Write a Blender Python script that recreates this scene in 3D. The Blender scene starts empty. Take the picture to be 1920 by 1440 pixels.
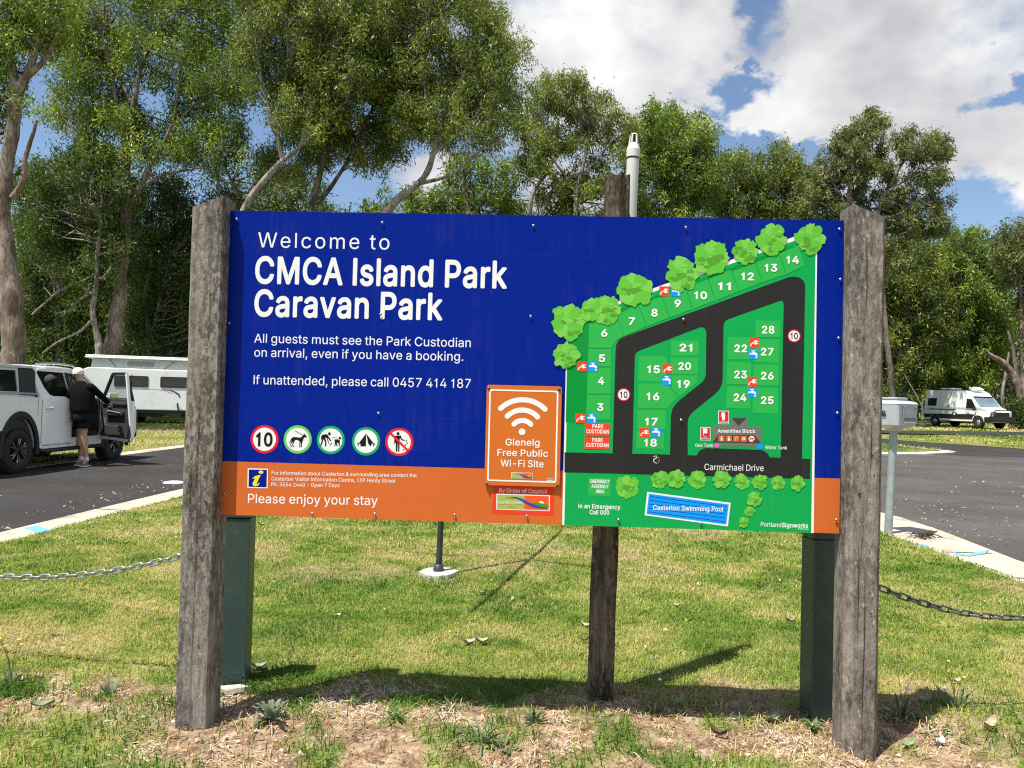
import bpy, bmesh, math, random
import numpy as np
from mathutils import Vector, Matrix
from mathutils.geometry import tessellate_polygon, delaunay_2d_cdt

SC = bpy.context.scene
COL = SC.collection
R = math.radians
rng = np.random.default_rng(7)
random.seed(7)

# ------------------------------------------------------------------ camera
PITCH, ROLL, FPX, CAMH = 0.0224731, 0.02488306, 1443.0, 1.49
cF = np.array([0, math.cos(PITCH), math.sin(PITCH)])
_r0 = np.array([1.0, 0, 0]); _u0 = np.array([0, -math.sin(PITCH), math.cos(PITCH)])
cR = math.cos(ROLL) * _r0 + math.sin(ROLL) * _u0
cU = math.cos(ROLL) * _u0 - math.sin(ROLL) * _r0
cam_d = bpy.data.cameras.new('camera')
cam = bpy.data.objects.new('camera', cam_d); COL.objects.link(cam)
cam.matrix_world = Matrix(((cR[0], cU[0], -cF[0], 0), (cR[1], cU[1], -cF[1], 0), (cR[2], cU[2], -cF[2], CAMH), (0, 0, 0, 1)))
cam_d.sensor_fit = 'HORIZONTAL'; cam_d.sensor_width = 36.0
cam_d.lens = 36.0 * FPX / 1920.0
cam_d.clip_start = 0.05; cam_d.clip_end = 4000
SC.camera = cam

# ------------------------------------------------------------------ light
SUN_A, SUN_B = 0.312, 0.278                   # how far a shadow runs right / away per metre of height
sun_d = bpy.data.lights.new('sun', 'SUN'); sun_d.energy = 5.0; sun_d.angle = R(0.5); sun_d.color = (1.0, 0.95, 0.87)
sun = bpy.data.objects.new('sun', sun_d); COL.objects.link(sun)
sun.rotation_mode = 'QUATERNION'
sun.rotation_quaternion = Vector((SUN_A, SUN_B, -1.0)).to_track_quat('-Z', 'Y')
SUN_EL = math.atan2(1.0, math.hypot(SUN_A, SUN_B))
SUN_ROT = math.atan2(-SUN_A, -SUN_B)

SC.view_settings.view_transform = 'Standard'; SC.view_settings.look = 'None'
SC.view_settings.exposure = 0.82; SC.view_settings.gamma = 1.0
SC.view_settings.use_curve_mapping = False

world = bpy.data.worlds.new('World'); SC.world = world; world.use_nodes = True
wt = world.node_tree; wt.nodes.clear()
def wn(t, **k):
    n = wt.nodes.new(t)
    for a, b in k.items(): setattr(n, a, b)
    return n
def wm(op, a, b=None, c=None, clamp=False):
    n = wn('ShaderNodeMath', operation=op, use_clamp=clamp)
    for i, v in enumerate((a, b, c)):
        if v is None: continue
        if isinstance(v, (int, float)): n.inputs[i].default_value = v
        else: wt.links.new(v, n.inputs[i])
    return n.outputs[0]
sky = wn('ShaderNodeTexSky', sky_type='NISHITA', sun_disc=False)
sky.sun_elevation = SUN_EL; sky.sun_rotation = SUN_ROT % (2 * math.pi)
sky.altitude = 60; sky.air_density = 1.0; sky.dust_density = 0.25; sky.ozone_density = 2.0
tc = wn('ShaderNodeTexCoord'); sp = wn('ShaderNodeSeparateXYZ'); wt.links.new(tc.outputs['Generated'], sp.inputs[0])
az0 = wm('ARCTAN2', sp.outputs[0], sp.outputs[1]); el0 = wm('ARCSINE', sp.outputs[2])
# cloud field: coverage from broad soft masses in azimuth / elevation, broken up by noise
def noise(scale, detail, rough, dz=0.0, sz=1.5):
    mp = wn('ShaderNodeMapping'); mp.inputs['Scale'].default_value = (1, 1, sz); mp.inputs['Location'].default_value = (0.3, 0.1, dz)
    wt.links.new(tc.outputs['Generated'], mp.inputs[0])
    n = wn('ShaderNodeTexNoise'); n.inputs['Scale'].default_value = scale; n.inputs['Detail'].default_value = detail
    n.inputs['Roughness'].default_value = rough
    wt.links.new(mp.outputs[0], n.inputs['Vector']); return n.outputs['Fac']
az = wm('ADD', az0, wm('MULTIPLY', wm('SUBTRACT', noise(8.0, 6, 0.6, 1.7), 0.5), 0.24))
el = wm('ADD', el0, wm('MULTIPLY', wm('SUBTRACT', noise(8.0, 6, 0.6, 5.1), 0.5), 0.18))
CLOUDS = [(4, 24.5, 11.5, 7.0, 1), (14, 26, 13, 6.5, 1), (24, 24.5, 11, 7, 1), (29, 19.0, 11.5, 6.5, 1), (20, 19.5, 7, 3.2, 1), (12.8, 20.3, 3.2, 1.7, 1), (16.6, 19.5, 2.2, 1.3, 1),
          (33, 15.5, 6.5, 2.6, 1), (8, 21.5, 10, 5, 1), (4, 15.0, 6, 4.5, 1), (-6.5, 15.2, 3.2, 2.0, 1), (10, 32, 22, 9, 1), (2.5, 12.6, 2.5, 2.0, 1),
          (40, 30, 14, 12, 1), (60, 22, 20, 9, 1), (95, 32, 38, 24, 1), (140, 40, 30, 25, 1), (-70, 26, 18, 8, 1), (-110, 35, 25, 12, 1), (150, 30, 25, 10, 1), (-160, 45, 25, 12, 1), (0, 62, 40, 10, 1)]  # widest unseen masses, right of and behind the camera, added to brighten shaded sides
cov = None
for c in CLOUDS:
    a0, e0, ra, re = c[:4]
    dx = wm('DIVIDE', wm('SUBTRACT', az, R(a0)), R(ra)); dy = wm('DIVIDE', wm('SUBTRACT', el, R(e0)), R(re))
    q = wm('SUBTRACT', 1.0, wm('SQRT', wm('ADD', wm('MULTIPLY', dx, dx), wm('MULTIPLY', dy, dy))))
    cov = q if cov is None else wm('MAXIMUM', cov, q)
cov = wm('MAXIMUM', cov, -0.6)
n1 = noise(5.5, 9, 0.58); n2 = noise(17.0, 7, 0.6, 3.0)
# blue holes in the cover
hole = None
for a0, e0, ra, re in ((17.1, 27.4, 3.0, 4.8), (15.4, 21.2, 2.6, 2.0), (16.6, 23.4, 1.0, 1.6), (14.6, 17.9, 4.8, 1.5), (19.3, 17.6, 2.6, 1.2), (32.3, 20.0, 2.8, 1.2), (32.0, 12.2, 8.5, 3.4)):
    dx = wm('DIVIDE', wm('SUBTRACT', az, R(a0)), R(ra)); dy = wm('DIVIDE', wm('SUBTRACT', el, R(e0)), R(re))
    q = wm('SUBTRACT', 1.0, wm('SQRT', wm('ADD', wm('MULTIPLY', dx, dx), wm('MULTIPLY', dy, dy))), clamp=True)
    hole = q if hole is None else wm('MAXIMUM', hole, q)
dens = wm('ADD', cov, wm('ADD', wm('MULTIPLY', wm('SUBTRACT', n1, 0.5), 1.15), wm('MULTIPLY', wm('SUBTRACT', n2, 0.5), 0.40)))
dens = wm('SUBTRACT', dens, wm('MULTIPLY', hole, 1.5))
mr = wn('ShaderNodeMapRange', interpolation_type='SMOOTHSTEP')
mr.inputs['From Min'].default_value = -0.28; mr.inputs['From Max'].default_value = 0.62
wt.links.new(dens, mr.inputs['Value'])
horizon_fade = wm('MULTIPLY', mr.outputs[0], wm('MULTIPLY', wm('SUBTRACT', el0, R(3)), 12.0, clamp=True), clamp=True)
n3 = noise(6.0, 4, 0.45, 0.06)
shade = wn('ShaderNodeMapRange'); shade.inputs['From Min'].default_value = 0.38; shade.inputs['From Max'].default_value = 0.62
shade.inputs['To Min'].default_value = 0.0; shade.inputs['To Max'].default_value = 1.0
wt.links.new(wm('ADD', wm('MULTIPLY', n3, 0.82), wm('MULTIPLY', n2, 0.18)), shade.inputs['Value'])
ccol = wn('ShaderNodeMix', data_type='RGBA')
ccol.inputs[6].default_value = (3.9, 3.95, 4.15, 1); ccol.inputs[7].default_value = (6.9, 6.85, 6.8, 1)
wt.links.new(shade.outputs[0], ccol.inputs[0])
wmix = wn('ShaderNodeMix', data_type='RGBA')
wt.links.new(horizon_fade, wmix.inputs[0]); wt.links.new(sky.outputs[0], wmix.inputs[6]); wt.links.new(ccol.outputs[2], wmix.inputs[7])
bg = wn('ShaderNodeBackground'); bg.inputs['Strength'].default_value = 0.085
wt.links.new(wmix.outputs[2], bg.inputs[0])
wo = wn('ShaderNodeOutputWorld'); wt.links.new(bg.outputs[0], wo.inputs[0])

SC.cycles.use_denoising = False
SC.cycles.filter_width = 1.15
SC.cycles.max_bounces = 6; SC.cycles.transparent_max_bounces = 8
SC.cycles.diffuse_bounces = 3; SC.cycles.glossy_bounces = 3; SC.cycles.transmission_bounces = 4
SC.cycles.sample_clamp_indirect = 6.0

# ------------------------------------------------------------------ pixel <-> place
def gz(Y): return 0.0132 * min(max(Y - 25.0, 0.0), 45.0)
def ray(x, y): return cF + cR * ((x - 960) / FPX) + cU * ((720 - y) / FPX)
def at(x, y, depth):
    d = ray(x, y); t = depth / d[1]
    return Vector((d[0] * t, depth, CAMH + d[2] * t))
def G(x, y, dz=0.0):
    d = ray(x, y); lo, hi = 0.5, 400.0
    for _ in range(50):
        m = (lo + hi) / 2
        if CAMH + d[2] * m > gz(d[1] * m) + dz: lo = m
        else: hi = m
    return Vector((d[0] * lo, d[1] * lo, gz(d[1] * lo) + dz))

# ------------------------------------------------------------------ materials
def N(nt, t, **k):
    n = nt.nodes.new(t)
    for a, b in k.items(): setattr(n, a, b)
    return n
def new_mat(name):
    m = bpy.data.materials.new(name); m.use_nodes = True
    nt = m.node_tree; b = nt.nodes['Principled BSDF']
    return m, nt, b
def ramp(nt, fac, stops):
    r = N(nt, 'ShaderNodeValToRGB'); e = r.color_ramp.elements
    while len(e) < len(stops): e.new(0.5)
    for i, (p, c) in enumerate(stops): e[i].position = p; e[i].color = (c[0], c[1], c[2], 1)
    nt.links.new(fac, r.inputs[0]); return r.outputs[0]
def nz(nt, scale, detail=4, rough=0.55, stretch=(1, 1, 1), coord='Object', dist=0.0):
    t = N(nt, 'ShaderNodeTexCoord'); mp = N(nt, 'ShaderNodeMapping'); mp.inputs['Scale'].default_value = stretch
    nt.links.new(t.outputs[coord], mp.inputs[0])
    n = N(nt, 'ShaderNodeTexNoise'); n.inputs['Scale'].default_value = scale; n.inputs['Detail'].default_value = detail
    n.inputs['Roughness'].default_value = rough; n.inputs['Distortion'].default_value = dist
    nt.links.new(mp.outputs[0], n.inputs['Vector']); return n.outputs['Fac']
def bump(nt, b, h, strength=0.3, dist=0.01):
    n = N(nt, 'ShaderNodeBump'); n.inputs['Strength'].default_value = strength; n.inputs['Distance'].default_value = dist
    nt.links.new(h, n.inputs['Height']); nt.links.new(n.outputs[0], b.inputs['Normal'])
def mixc(nt, fac, a, b):
    m = N(nt, 'ShaderNodeMix', data_type='RGBA')
    for i, v in ((0, fac), (6, a), (7, b)):
        if isinstance(v, tuple): m.inputs[i].default_value = (v[0], v[1], v[2], 1)
        elif isinstance(v, (int, float)): m.inputs[i].default_value = v
        else: nt.links.new(v, m.inputs[i])
    return m.outputs[2]
_mats = {}
def paint(name, rgb, rough=0.4, var=0.06, metallic=0.0, scale=6.0, coat=0.0, spec=0.5, dirt=None):
    if name in _mats: return _mats[name]
    m, nt, b = new_mat(name)
    lo = tuple(c * (1 - var) for c in rgb); hi = tuple(min(1, c * (1 + var)) for c in rgb)
    col = ramp(nt, nz(nt, scale, 5, 0.6), [(0.3, lo), (0.7, hi)])
    if dirt:
        f = ramp(nt, nz(nt, scale * 1.7, 7, 0.7), [(0.52, (0, 0, 0)), (0.75, (1, 1, 1))])
        col = mixc(nt, f, col, dirt)
    nt.links.new(col, b.inputs['Base Color'])
    b.inputs['Roughness'].default_value = rough; b.inputs['Metallic'].default_value = metallic
    b.inputs['Coat Weight'].default_value = coat; b.inputs['Specular IOR Level'].default_value = spec
    _mats[name] = m; return m
def glass(name, tint, dark):
    if name in _mats: return _mats[name]
    m, nt, b = new_mat(name); nt.nodes.remove(b)
    out = [n for n in nt.nodes if n.type == 'OUTPUT_MATERIAL'][0]
    tr = N(nt, 'ShaderNodeBsdfTransparent'); tr.inputs[0].default_value = (*tint, 1)
    gl = N(nt, 'ShaderNodeBsdfGlossy'); gl.inputs['Roughness'].default_value = 0.03; gl.inputs[0].default_value = (0.9, 0.95, 1, 1)
    df = N(nt, 'ShaderNodeBsdfDiffuse'); df.inputs[0].default_value = (0.012, 0.013, 0.015, 1)
    m1 = N(nt, 'ShaderNodeMixShader'); m1.inputs[0].default_value = dark
    nt.links.new(tr.outputs[0], m1.inputs[1]); nt.links.new(df.outputs[0], m1.inputs[2])
    lw = N(nt, 'ShaderNodeLayerWeight'); lw.inputs[0].default_value = 0.5
    pw = N(nt, 'ShaderNodeMath', operation='POWER'); nt.links.new(lw.outputs['Facing'], pw.inputs[0]); pw.inputs[1].default_value = 4.0
    fr = N(nt, 'ShaderNodeMath', operation='MULTIPLY_ADD'); nt.links.new(pw.outputs[0], fr.inputs[0]); fr.inputs[1].default_value = 0.60; fr.inputs[2].default_value = 0.05
    m2 = N(nt, 'ShaderNodeMixShader'); nt.links.new(fr.outputs[0], m2.inputs[0])
    nt.links.new(m1.outputs[0], m2.inputs[1]); nt.links.new(gl.outputs[0], m2.inputs[2])
    nt.links.new(m2.outputs[0], out.inputs[0]); _mats[name] = m; return m

# ------------------------------------------------------------------ scene graph
def tag(o, label=None, cat=None, group=None, kind=None):
    if label: o['label'] = label
    if cat: o['category'] = cat
    if group: o['group'] = group
    if kind: o['kind'] = kind
    return o
def empty(name, loc, label, cat, group=None, rotz=0.0):
    o = bpy.data.objects.new(name, None); COL.objects.link(o)
    o.location = loc; o.rotation_euler = (0, 0, rotz); o.empty_display_size = 0.2
    return tag(o, label, cat, group)
def wloc(p):
    v = Vector((0, 0, 0))
    while p is not None: v += Vector(p.location); p = p.parent
    return v
class MB:
    def __init__(s): s.v = []; s.f = []; s.m = []; s.s = []
    def add(s, vs, fs, m=0, smooth=False):
        o = len(s.v); s.v += [tuple(p) for p in vs]
        for f in fs: s.f.append([i + o for i in f]); s.m.append(m); s.s.append(smooth)
    def box(s, c, size, m=0, M=None):
        x, y, z = (q / 2 for q in size); c = Vector(c)
        vs = [Vector((a * x, b * y, d * z)) for d in (-1, 1) for b in (-1, 1) for a in (-1, 1)]
        vs = [c + (M @ p if M else p) for p in vs]
        s.add(vs, [(0, 2, 3, 1), (4, 5, 7, 6), (0, 1, 5, 4), (2, 6, 7, 3), (0, 4, 6, 2), (1, 3, 7, 5)], m)
    def tube(s, path, rad, n=8, m=0, caps=True, smooth=True, closed=False):
        P = [Vector(p) for p in path]; k = len(P)
        if isinstance(rad, (int, float)): rad = [rad] * k
        up = None; vs = []
        for i in range(k):
            if closed: t = P[(i + 1) % k] - P[i - 1]
            else: t = P[min(i + 1, k - 1)] - P[max(i - 1, 0)]
            if t.length < 1e-9: t = Vector((0, 0, 1))
            t.normalize()
            if up is None:
                up = Vector((0, 0, 1)) if abs(t.z) < 0.9 else Vector((0, 1, 0))
            a = t.cross(up)
            if a.length < 1e-6: a = t.orthogonal()
            a.normalize(); b = a.cross(t).normalized(); up = b
            for j in range(n):
                th = 2 * math.pi * j / n
                vs.append(P[i] + (a * math.cos(th) + b * math.sin(th)) * rad[i])
        fs = []
        for i in range(k if closed else k - 1):
            i2 = (i + 1) % k
            for j in range(n):
                j2 = (j + 1) % n
                fs.append((i * n + j, i * n + j2, i2 * n + j2, i2 * n + j))
        s.add(vs, fs, m, smooth)
        if caps and not closed:
            s.add(vs[:n], [tuple(range(n))[::-1]], m); s.add(vs[-n:], [tuple(range(n))], m)
    def lathe(s, prof, c=(0, 0, 0), ax='Z', n=24, m=0, smooth=True, M=None):
        c = Vector(c); vs = []
        for r, h in prof:
            for j in range(n):
                th = 2 * math.pi * j / n; a, b = r * math.cos(th), r * math.sin(th)
                p = Vector((a, b, h)) if ax == 'Z' else (Vector((h, a, b)) if ax == 'X' else Vector((b, h, a)))
                vs.append(c + (M @ p if M else p))
        fs = [(i * n + j, i * n + (j + 1) % n, (i + 1) * n + (j + 1) % n, (i + 1) * n + j) for i in range(len(prof) - 1) for j in range(n)]
        s.add(vs, fs, m, smooth)
    def prism(s, loops, to3, d, m=0):
        """loops: outline then holes, 2-D; to3(u, v, w) -> point; from w=0 to w=d."""
        if not isinstance(loops[0][0], (tuple, list)): loops = [loops]
        tri = tessellate_polygon([[Vector((p[0], p[1], 0)) for p in l] for l in loops])
        flat = [p for l in loops for p in l]; k = len(flat)
        vs = [to3(p[0], p[1], 0) for p in flat] + [to3(p[0], p[1], d) for p in flat]
        fs = [(t[0], t[1], t[2]) for t in tri] + [(t[2] + k, t[1] + k, t[0] + k) for t in tri]
        o = 0
        for l in loops:
            q = len(l)
            for i in range(q):
                j = (i + 1) % q; fs.append((o + i, o + j, k + o + j, k + o + i))
            o += q
        s.add(vs, fs, m)
    def build(s, name, mats, parent=None, world=False, bevel=0.0, seg=2, kind=None, fix=True, angle=35):
        me = bpy.data.meshes.new(name)
        off = wloc(parent) if (world and parent is not None) else Vector((0, 0, 0))
        me.from_pydata([(p[0] - off.x, p[1] - off.y, p[2] - off.z) for p in s.v], [], s.f)
        for q in (mats if isinstance(mats, (list, tuple)) else [mats]): me.materials.append(q)
        me.polygons.foreach_set('material_index', s.m); me.polygons.foreach_set('use_smooth', s.s)
        if bevel or fix:
            bm = bmesh.new(); bm.from_mesh(me)
            if bevel: bmesh.ops.remove_doubles(bm, verts=bm.verts, dist=1e-5)
            if fix: bmesh.ops.recalc_face_normals(bm, faces=bm.faces)
            if bevel:
                bmesh.ops.dissolve_limit(bm, angle_limit=R(2), verts=bm.verts, edges=bm.edges, delimit={'MATERIAL'})
                ed = [e for e in bm.edges if len(e.link_faces) == 2 and e.calc_face_angle(0) > R(angle)]
                bmesh.ops.bevel(bm, geom=ed, offset=bevel, segments=seg, affect='EDGES', profile=0.6, clamp_overlap=True)
            bm.to_mesh(me); bm.free()
        me.update()
        o = bpy.data.objects.new(name, me); COL.objects.link(o)
        if parent is not None: o.parent = parent
        if kind: o['kind'] = kind
        return o
def arr_mesh(name, V, F, mats, parent=None, attrs=None, kind=None, smooth=False, midx=None):
    """V (n,3), F (m,k) all faces with k corners."""
    V = np.asarray(V, dtype=np.float32); F = np.asarray(F, dtype=np.int32); k = F.shape[1]
    me = bpy.data.meshes.new(name)
    me.vertices.add(len(V)); me.vertices.foreach_set('co', V.ravel())
    me.loops.add(F.size); me.loops.foreach_set('vertex_index', F.ravel())
    me.polygons.add(len(F)); me.polygons.foreach_set('loop_start', np.arange(0, F.size, k, dtype=np.int32))
    try: me.polygons.foreach_set('loop_total', np.full(len(F), k, dtype=np.int32))
    except Exception: pass
    for q in (mats if isinstance(mats, (list, tuple)) else [mats]): me.materials.append(q)
    if midx is not None: me.polygons.foreach_set('material_index', np.asarray(midx, dtype=np.int32))
    me.polygons.foreach_set('use_smooth', np.full(len(F), smooth, dtype=bool))
    for an, av in (attrs or {}).items():
        a = me.attributes.new(an, 'FLOAT', 'POINT'); a.data.foreach_set('value', np.asarray(av, dtype=np.float32))
    me.update(calc_edges=True)
    o = bpy.data.objects.new(name, me); COL.objects.link(o)
    if parent is not None: o.parent = parent
    if kind: o['kind'] = kind
    return o
def copy_tree(o, parent=None):
    c = o.copy(); COL.objects.link(c)
    if parent is not None: c.parent = parent
    for ch in [q for q in o.children]: copy_tree(ch, c)
    return c
# value noise for placing things
_perm = np.random.default_rng(3).random((256, 256))
def vnoise(x, y):
    xi = np.floor(x).astype(int); yi = np.floor(y).astype(int); fx = x - xi; fy = y - yi
    fx = fx * fx * (3 - 2 * fx); fy = fy * fy * (3 - 2 * fy)
    g = lambda a, b: _perm[a % 256, b % 256]
    return (g(xi, yi) * (1 - fx) + g(xi + 1, yi) * fx) * (1 - fy) + (g(xi, yi + 1) * (1 - fx) + g(xi + 1, yi + 1) * fx) * fy
def fbm(x, y, o=4):
    s = 0; a = 0.5; t = 0
    for i in range(o):
        s = s + a * vnoise(x * 2 ** i + 17 * i, y * 2 ** i + 31 * i); t += a; a *= 0.55
    return s / t
# ================================================================== ground, roads, kerbs
ROADZ = -0.045
def shear(Y): return np.vectorize(gz)(Y)
def sheet(name, poly, dz, m, kind='structure', cuts=(25.0, 70.0)):
    """flat polygon following the gentle rise of the ground (split where the slope changes)"""
    tri = tessellate_polygon([[Vector((p[0], p[1], 0)) for p in poly]])
    bm = bmesh.new(); vs = [bm.verts.new((p[0], p[1], 0)) for p in poly]
    for t in tri:
        try: bm.faces.new([vs[i] for i in t])
        except ValueError: pass
    for y in cuts:
        bmesh.ops.bisect_plane(bm, geom=bm.verts[:] + bm.edges[:] + bm.faces[:], plane_co=(0, y, 0), plane_no=(0, 1, 0))
    for v in bm.verts: v.co.z = gz(v.co.y) + dz
    bmesh.ops.recalc_face_normals(bm, faces=bm.faces)
    for f in bm.faces:
        if f.normal.z < 0: f.normal_flip()
    me = bpy.data.meshes.new(name); bm.to_mesh(me); bm.free(); me.materials.append(m)
    o = bpy.data.objects.new(name, me); COL.objects.link(o)
    if kind: o['kind'] = kind
    return o

def grass_ground(name, use_attr):
    m, nt, b = new_mat(name)
    n1 = nz(nt, 0.55, 4, 0.6); n2 = nz(nt, 3.0, 5, 0.65); n3 = nz(nt, 60.0, 3, 0.7)
    mixn = N(nt, 'ShaderNodeMath', operation='ADD'); nt.links.new(n1, mixn.inputs[0]); nt.links.new(n2, mixn.inputs[1])
    half = N(nt, 'ShaderNodeMath', operation='MULTIPLY'); nt.links.new(mixn.outputs[0], half.inputs[0]); half.inputs[1].default_value = 0.5
    col = ramp(nt, half.outputs[0], [(0.36, (0.065, 0.12, 0.020)), (0.48, (0.14, 0.175, 0.038)), (0.58, (0.27, 0.245, 0.085)), (0.70, (0.37, 0.31, 0.14))])
    fine = ramp(nt, n3, [(0.3, (0.45, 0.45, 0.45)), (0.7, (1.25, 1.25, 1.25))])
    mul = N(nt, 'ShaderNodeMix', data_type='RGBA', blend_type='MULTIPLY'); mul.inputs[0].default_value = 1.0
    nt.links.new(col, mul.inputs[6]); nt.links.new(fine, mul.inputs[7]); col = mul.outputs[2]
    if use_attr:
        a = N(nt, 'ShaderNodeAttribute', attribute_name='dirt')
        d1 = nz(nt, 9.0, 8, 0.72); d2 = nz(nt, 55.0, 5, 0.7)
        dc = ramp(nt, d1, [(0.36, (0.12, 0.072, 0.045)), (0.5, (0.30, 0.205, 0.135)), (0.66, (0.50, 0.39, 0.275))])
        df = ramp(nt, d2, [(0.3, (0.5, 0.47, 0.45)), (0.65, (1.15, 1.15, 1.15))])
        mu = N(nt, 'ShaderNodeMix', data_type='RGBA', blend_type='MULTIPLY'); mu.inputs[0].default_value = 1.0
        nt.links.new(dc, mu.inputs[6]); nt.links.new(df, mu.inputs[7])
        col = mixc(nt, a.outputs['Fac'], col, mu.outputs[2])
        bump(nt, b, d2, 0.6, 0.012)
    else:
        bump(nt, b, n3, 0.5, 0.03)
    nt.links.new(col, b.inputs['Base Color']); b.inputs['Roughness'].default_value = 0.95; b.inputs['Specular IOR Level'].default_value = 0.1
    return m
M_lawn = grass_ground('lawn_soil', True); M_field = grass_ground('field_grass', False)

def asphalt(name, base):
    m, nt, b = new_mat(name)
    big = nz(nt, 0.45, 7, 0.7); fine = nz(nt, 140.0, 2, 0.8); chip = nz(nt, 38.0, 3, 0.85)
    col = ramp(nt, big, [(0.3, tuple(c * 0.68 for c in base)), (0.5, base), (0.7, tuple(c * 1.4 for c in base))])
    sp_ = ramp(nt, fine, [(0.35, (0.5, 0.5, 0.5)), (0.6, (1.2, 1.2, 1.2)), (0.75, (2.2, 2.15, 2.1))])
    mu = N(nt, 'ShaderNodeMix', data_type='RGBA', blend_type='MULTIPLY'); mu.inputs[0].default_value = 1.0
    nt.links.new(col, mu.inputs[6]); nt.links.new(sp_, mu.inputs[7])
    lit = ramp(nt, chip, [(0.64, (0, 0, 0)), (0.74, (0.8, 0.8, 0.8))])
    col = mixc(nt, lit, mu.outputs[2], (0.24, 0.21, 0.18))
    nt.links.new(col, b.inputs['Base Color']); b.inputs['Roughness'].default_value = 0.85; b.inputs['Specular IOR Level'].default_value = 0.25
    bump(nt, b, fine, 0.5, 0.006); return m
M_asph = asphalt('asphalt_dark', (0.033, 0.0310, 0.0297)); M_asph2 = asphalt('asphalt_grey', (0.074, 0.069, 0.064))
def concrete(name, base):
    m, nt, b = new_mat(name)
    a = nz(nt, 2.2, 7, 0.7); f = nz(nt, 90, 3, 0.7)
    col = ramp(nt, a, [(0.34, tuple(c * 0.50 for c in base)), (0.44, tuple(c * 0.82 for c in base)), (0.54, base), (0.7, tuple(min(1, c * 1.15) for c in base))])
    sp_ = ramp(nt, f, [(0.3, (0.7, 0.7, 0.68)), (0.7, (1.1, 1.1, 1.1))])
    mu = N(nt, 'ShaderNodeMix', data_type='RGBA', blend_type='MULTIPLY'); mu.inputs[0].default_value = 1.0
    nt.links.new(col, mu.inputs[6]); nt.links.new(sp_, mu.inputs[7])
    nt.links.new(mu.outputs[2], b.inputs['Base Color']); b.inputs['Roughness'].default_value = 0.9
    bump(nt, b, f, 0.35, 0.004); return m
M_conc = concrete('kerb_concrete', (0.50, 0.43, 0.34)); M_conc2 = concrete('pale_concrete', (0.52, 0.49, 0.43))

# one wide sheet to the horizon; the asphalt, the verges and the lawn lie on it
sheet('ground', [(-900, -60), (900, -60), (900, 1400), (-900, 1400)], -0.075, M_field)
L_lawn = [(-4.89, -6), (-4.89, 4), (-4.88, 7.4), (-4.83, 9.2), (-4.70, 11.1), (-4.45, 13.5), (-4.1, 16), (-3.5, 19), (-2.6, 22)]
L_road = [(-5.36, -6), (-5.36, 4), (-5.35, 8.1), (-5.28, 10.2), (-5.18, 12.2), (-4.95, 14.5), (-4.6, 17), (-4.0, 20), (-3.1, 23)]
L_far = [(-9.9, -6), (-9.85, 8), (-9.75, 14), (-9.68, 17), (-9.62, 19.4), (-9.50, 23.2), (-8.9, 27), (-7.6, 31), (-5, 35)]
R_lawn = [(4.54, -6), (4.54, 4), (4.54, 6.8), (4.58, 8.7), (4.52, 9.4), (4.2, 11.4), (3.5, 14), (2.4, 17), (0.6, 20.4)]
R_road = [(5.2, -6), (5.22, 6), (5.27, 7.9), (5.38, 8.7), (5.54, 9.9), (5.60, 11.2), (5.2, 13.2), (4.3, 16), (3.0, 19), (1.0, 22.6)]
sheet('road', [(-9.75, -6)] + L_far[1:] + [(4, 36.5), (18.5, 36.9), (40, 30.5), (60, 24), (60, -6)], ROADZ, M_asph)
sheet('road', [(4.9, -5.9), (4.9, 10), (4.2, 14), (2.5, 18), (6, 25.6), (11.5, 27.0), (19.2, 26.6), (35, 24), (59, 20), (59, -5.9)], ROADZ + 0.005, M_asph2)
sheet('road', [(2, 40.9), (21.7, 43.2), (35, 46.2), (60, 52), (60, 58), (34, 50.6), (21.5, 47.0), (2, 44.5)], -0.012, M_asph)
# far grass: strip right of the road, island with a kerb, verge beyond the left road
sheet('verge', [(19.6, 39.2), (17.6, 37.6), (19.0, 35.0), (21.3, 31.7), (32, 27.5), (60, 22), (60, 46), (31, 43.6), (24.5, 42.2)], -0.034, M_field)
def ribbon(name, inner, outer, dz_in, dz_out, m, drop=0.06, lip=0.0):
    """kerb strip between two edge lines: top face plus a vertical face on the road side"""
    V = []; F = []
    for (a, b_) in zip(inner, outer):
        za, zb = gz(a[1]), gz(b_[1])
        V += [(a[0], a[1], za + dz_in - drop), (a[0], a[1], za + dz_in), (b_[0], b_[1], zb + dz_out), (b_[0], b_[1], zb + dz_out - drop)]
    for i in range(len(inner) - 1):
        for k in range(3):
            F.append((i * 4 + k, i * 4 + k + 1, i * 4 + 5 + k, i * 4 + 4 + k))
    mb = MB(); mb.add(V, F); mb.add([V[0], V[1], V[2], V[3]], [(0, 1, 2, 3)])
    return mb.build(name, m, kind='structure')
def resample(line, ys):
    x = [p[0] for p in line]; y = [p[1] for p in line]
    return [(float(np.interp(q, y, x)), q) for q in ys]
def kerb_seg(name, inner, outer, n, m, dz_in, dz_out):
    t = np.linspace(0, 1, n)
    def rs(l):
        P = np.array(l, float); d = np.r_[0, np.cumsum(np.hypot(*np.diff(P, axis=0).T))]; d /= d[-1]
        return [(float(np.interp(q, d, P[:, 0])), float(np.interp(q, d, P[:, 1]))) for q in t]
    return ribbon(name, rs(inner), rs(outer), dz_in, dz_out, m)
kl = kerb_seg('kerb', L_lawn, L_road, 60, M_conc, 0.004, -0.022)
kr = kerb_seg('kerb', R_lawn, R_road, 60, M_conc, 0.004, -0.026)
kf = kerb_seg('kerb', [(p[0] - 0.02, p[1]) for p in L_far], [(p[0] + 0.32, p[1]) for p in L_far], 50, M_conc, -0.012, -0.036)
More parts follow.
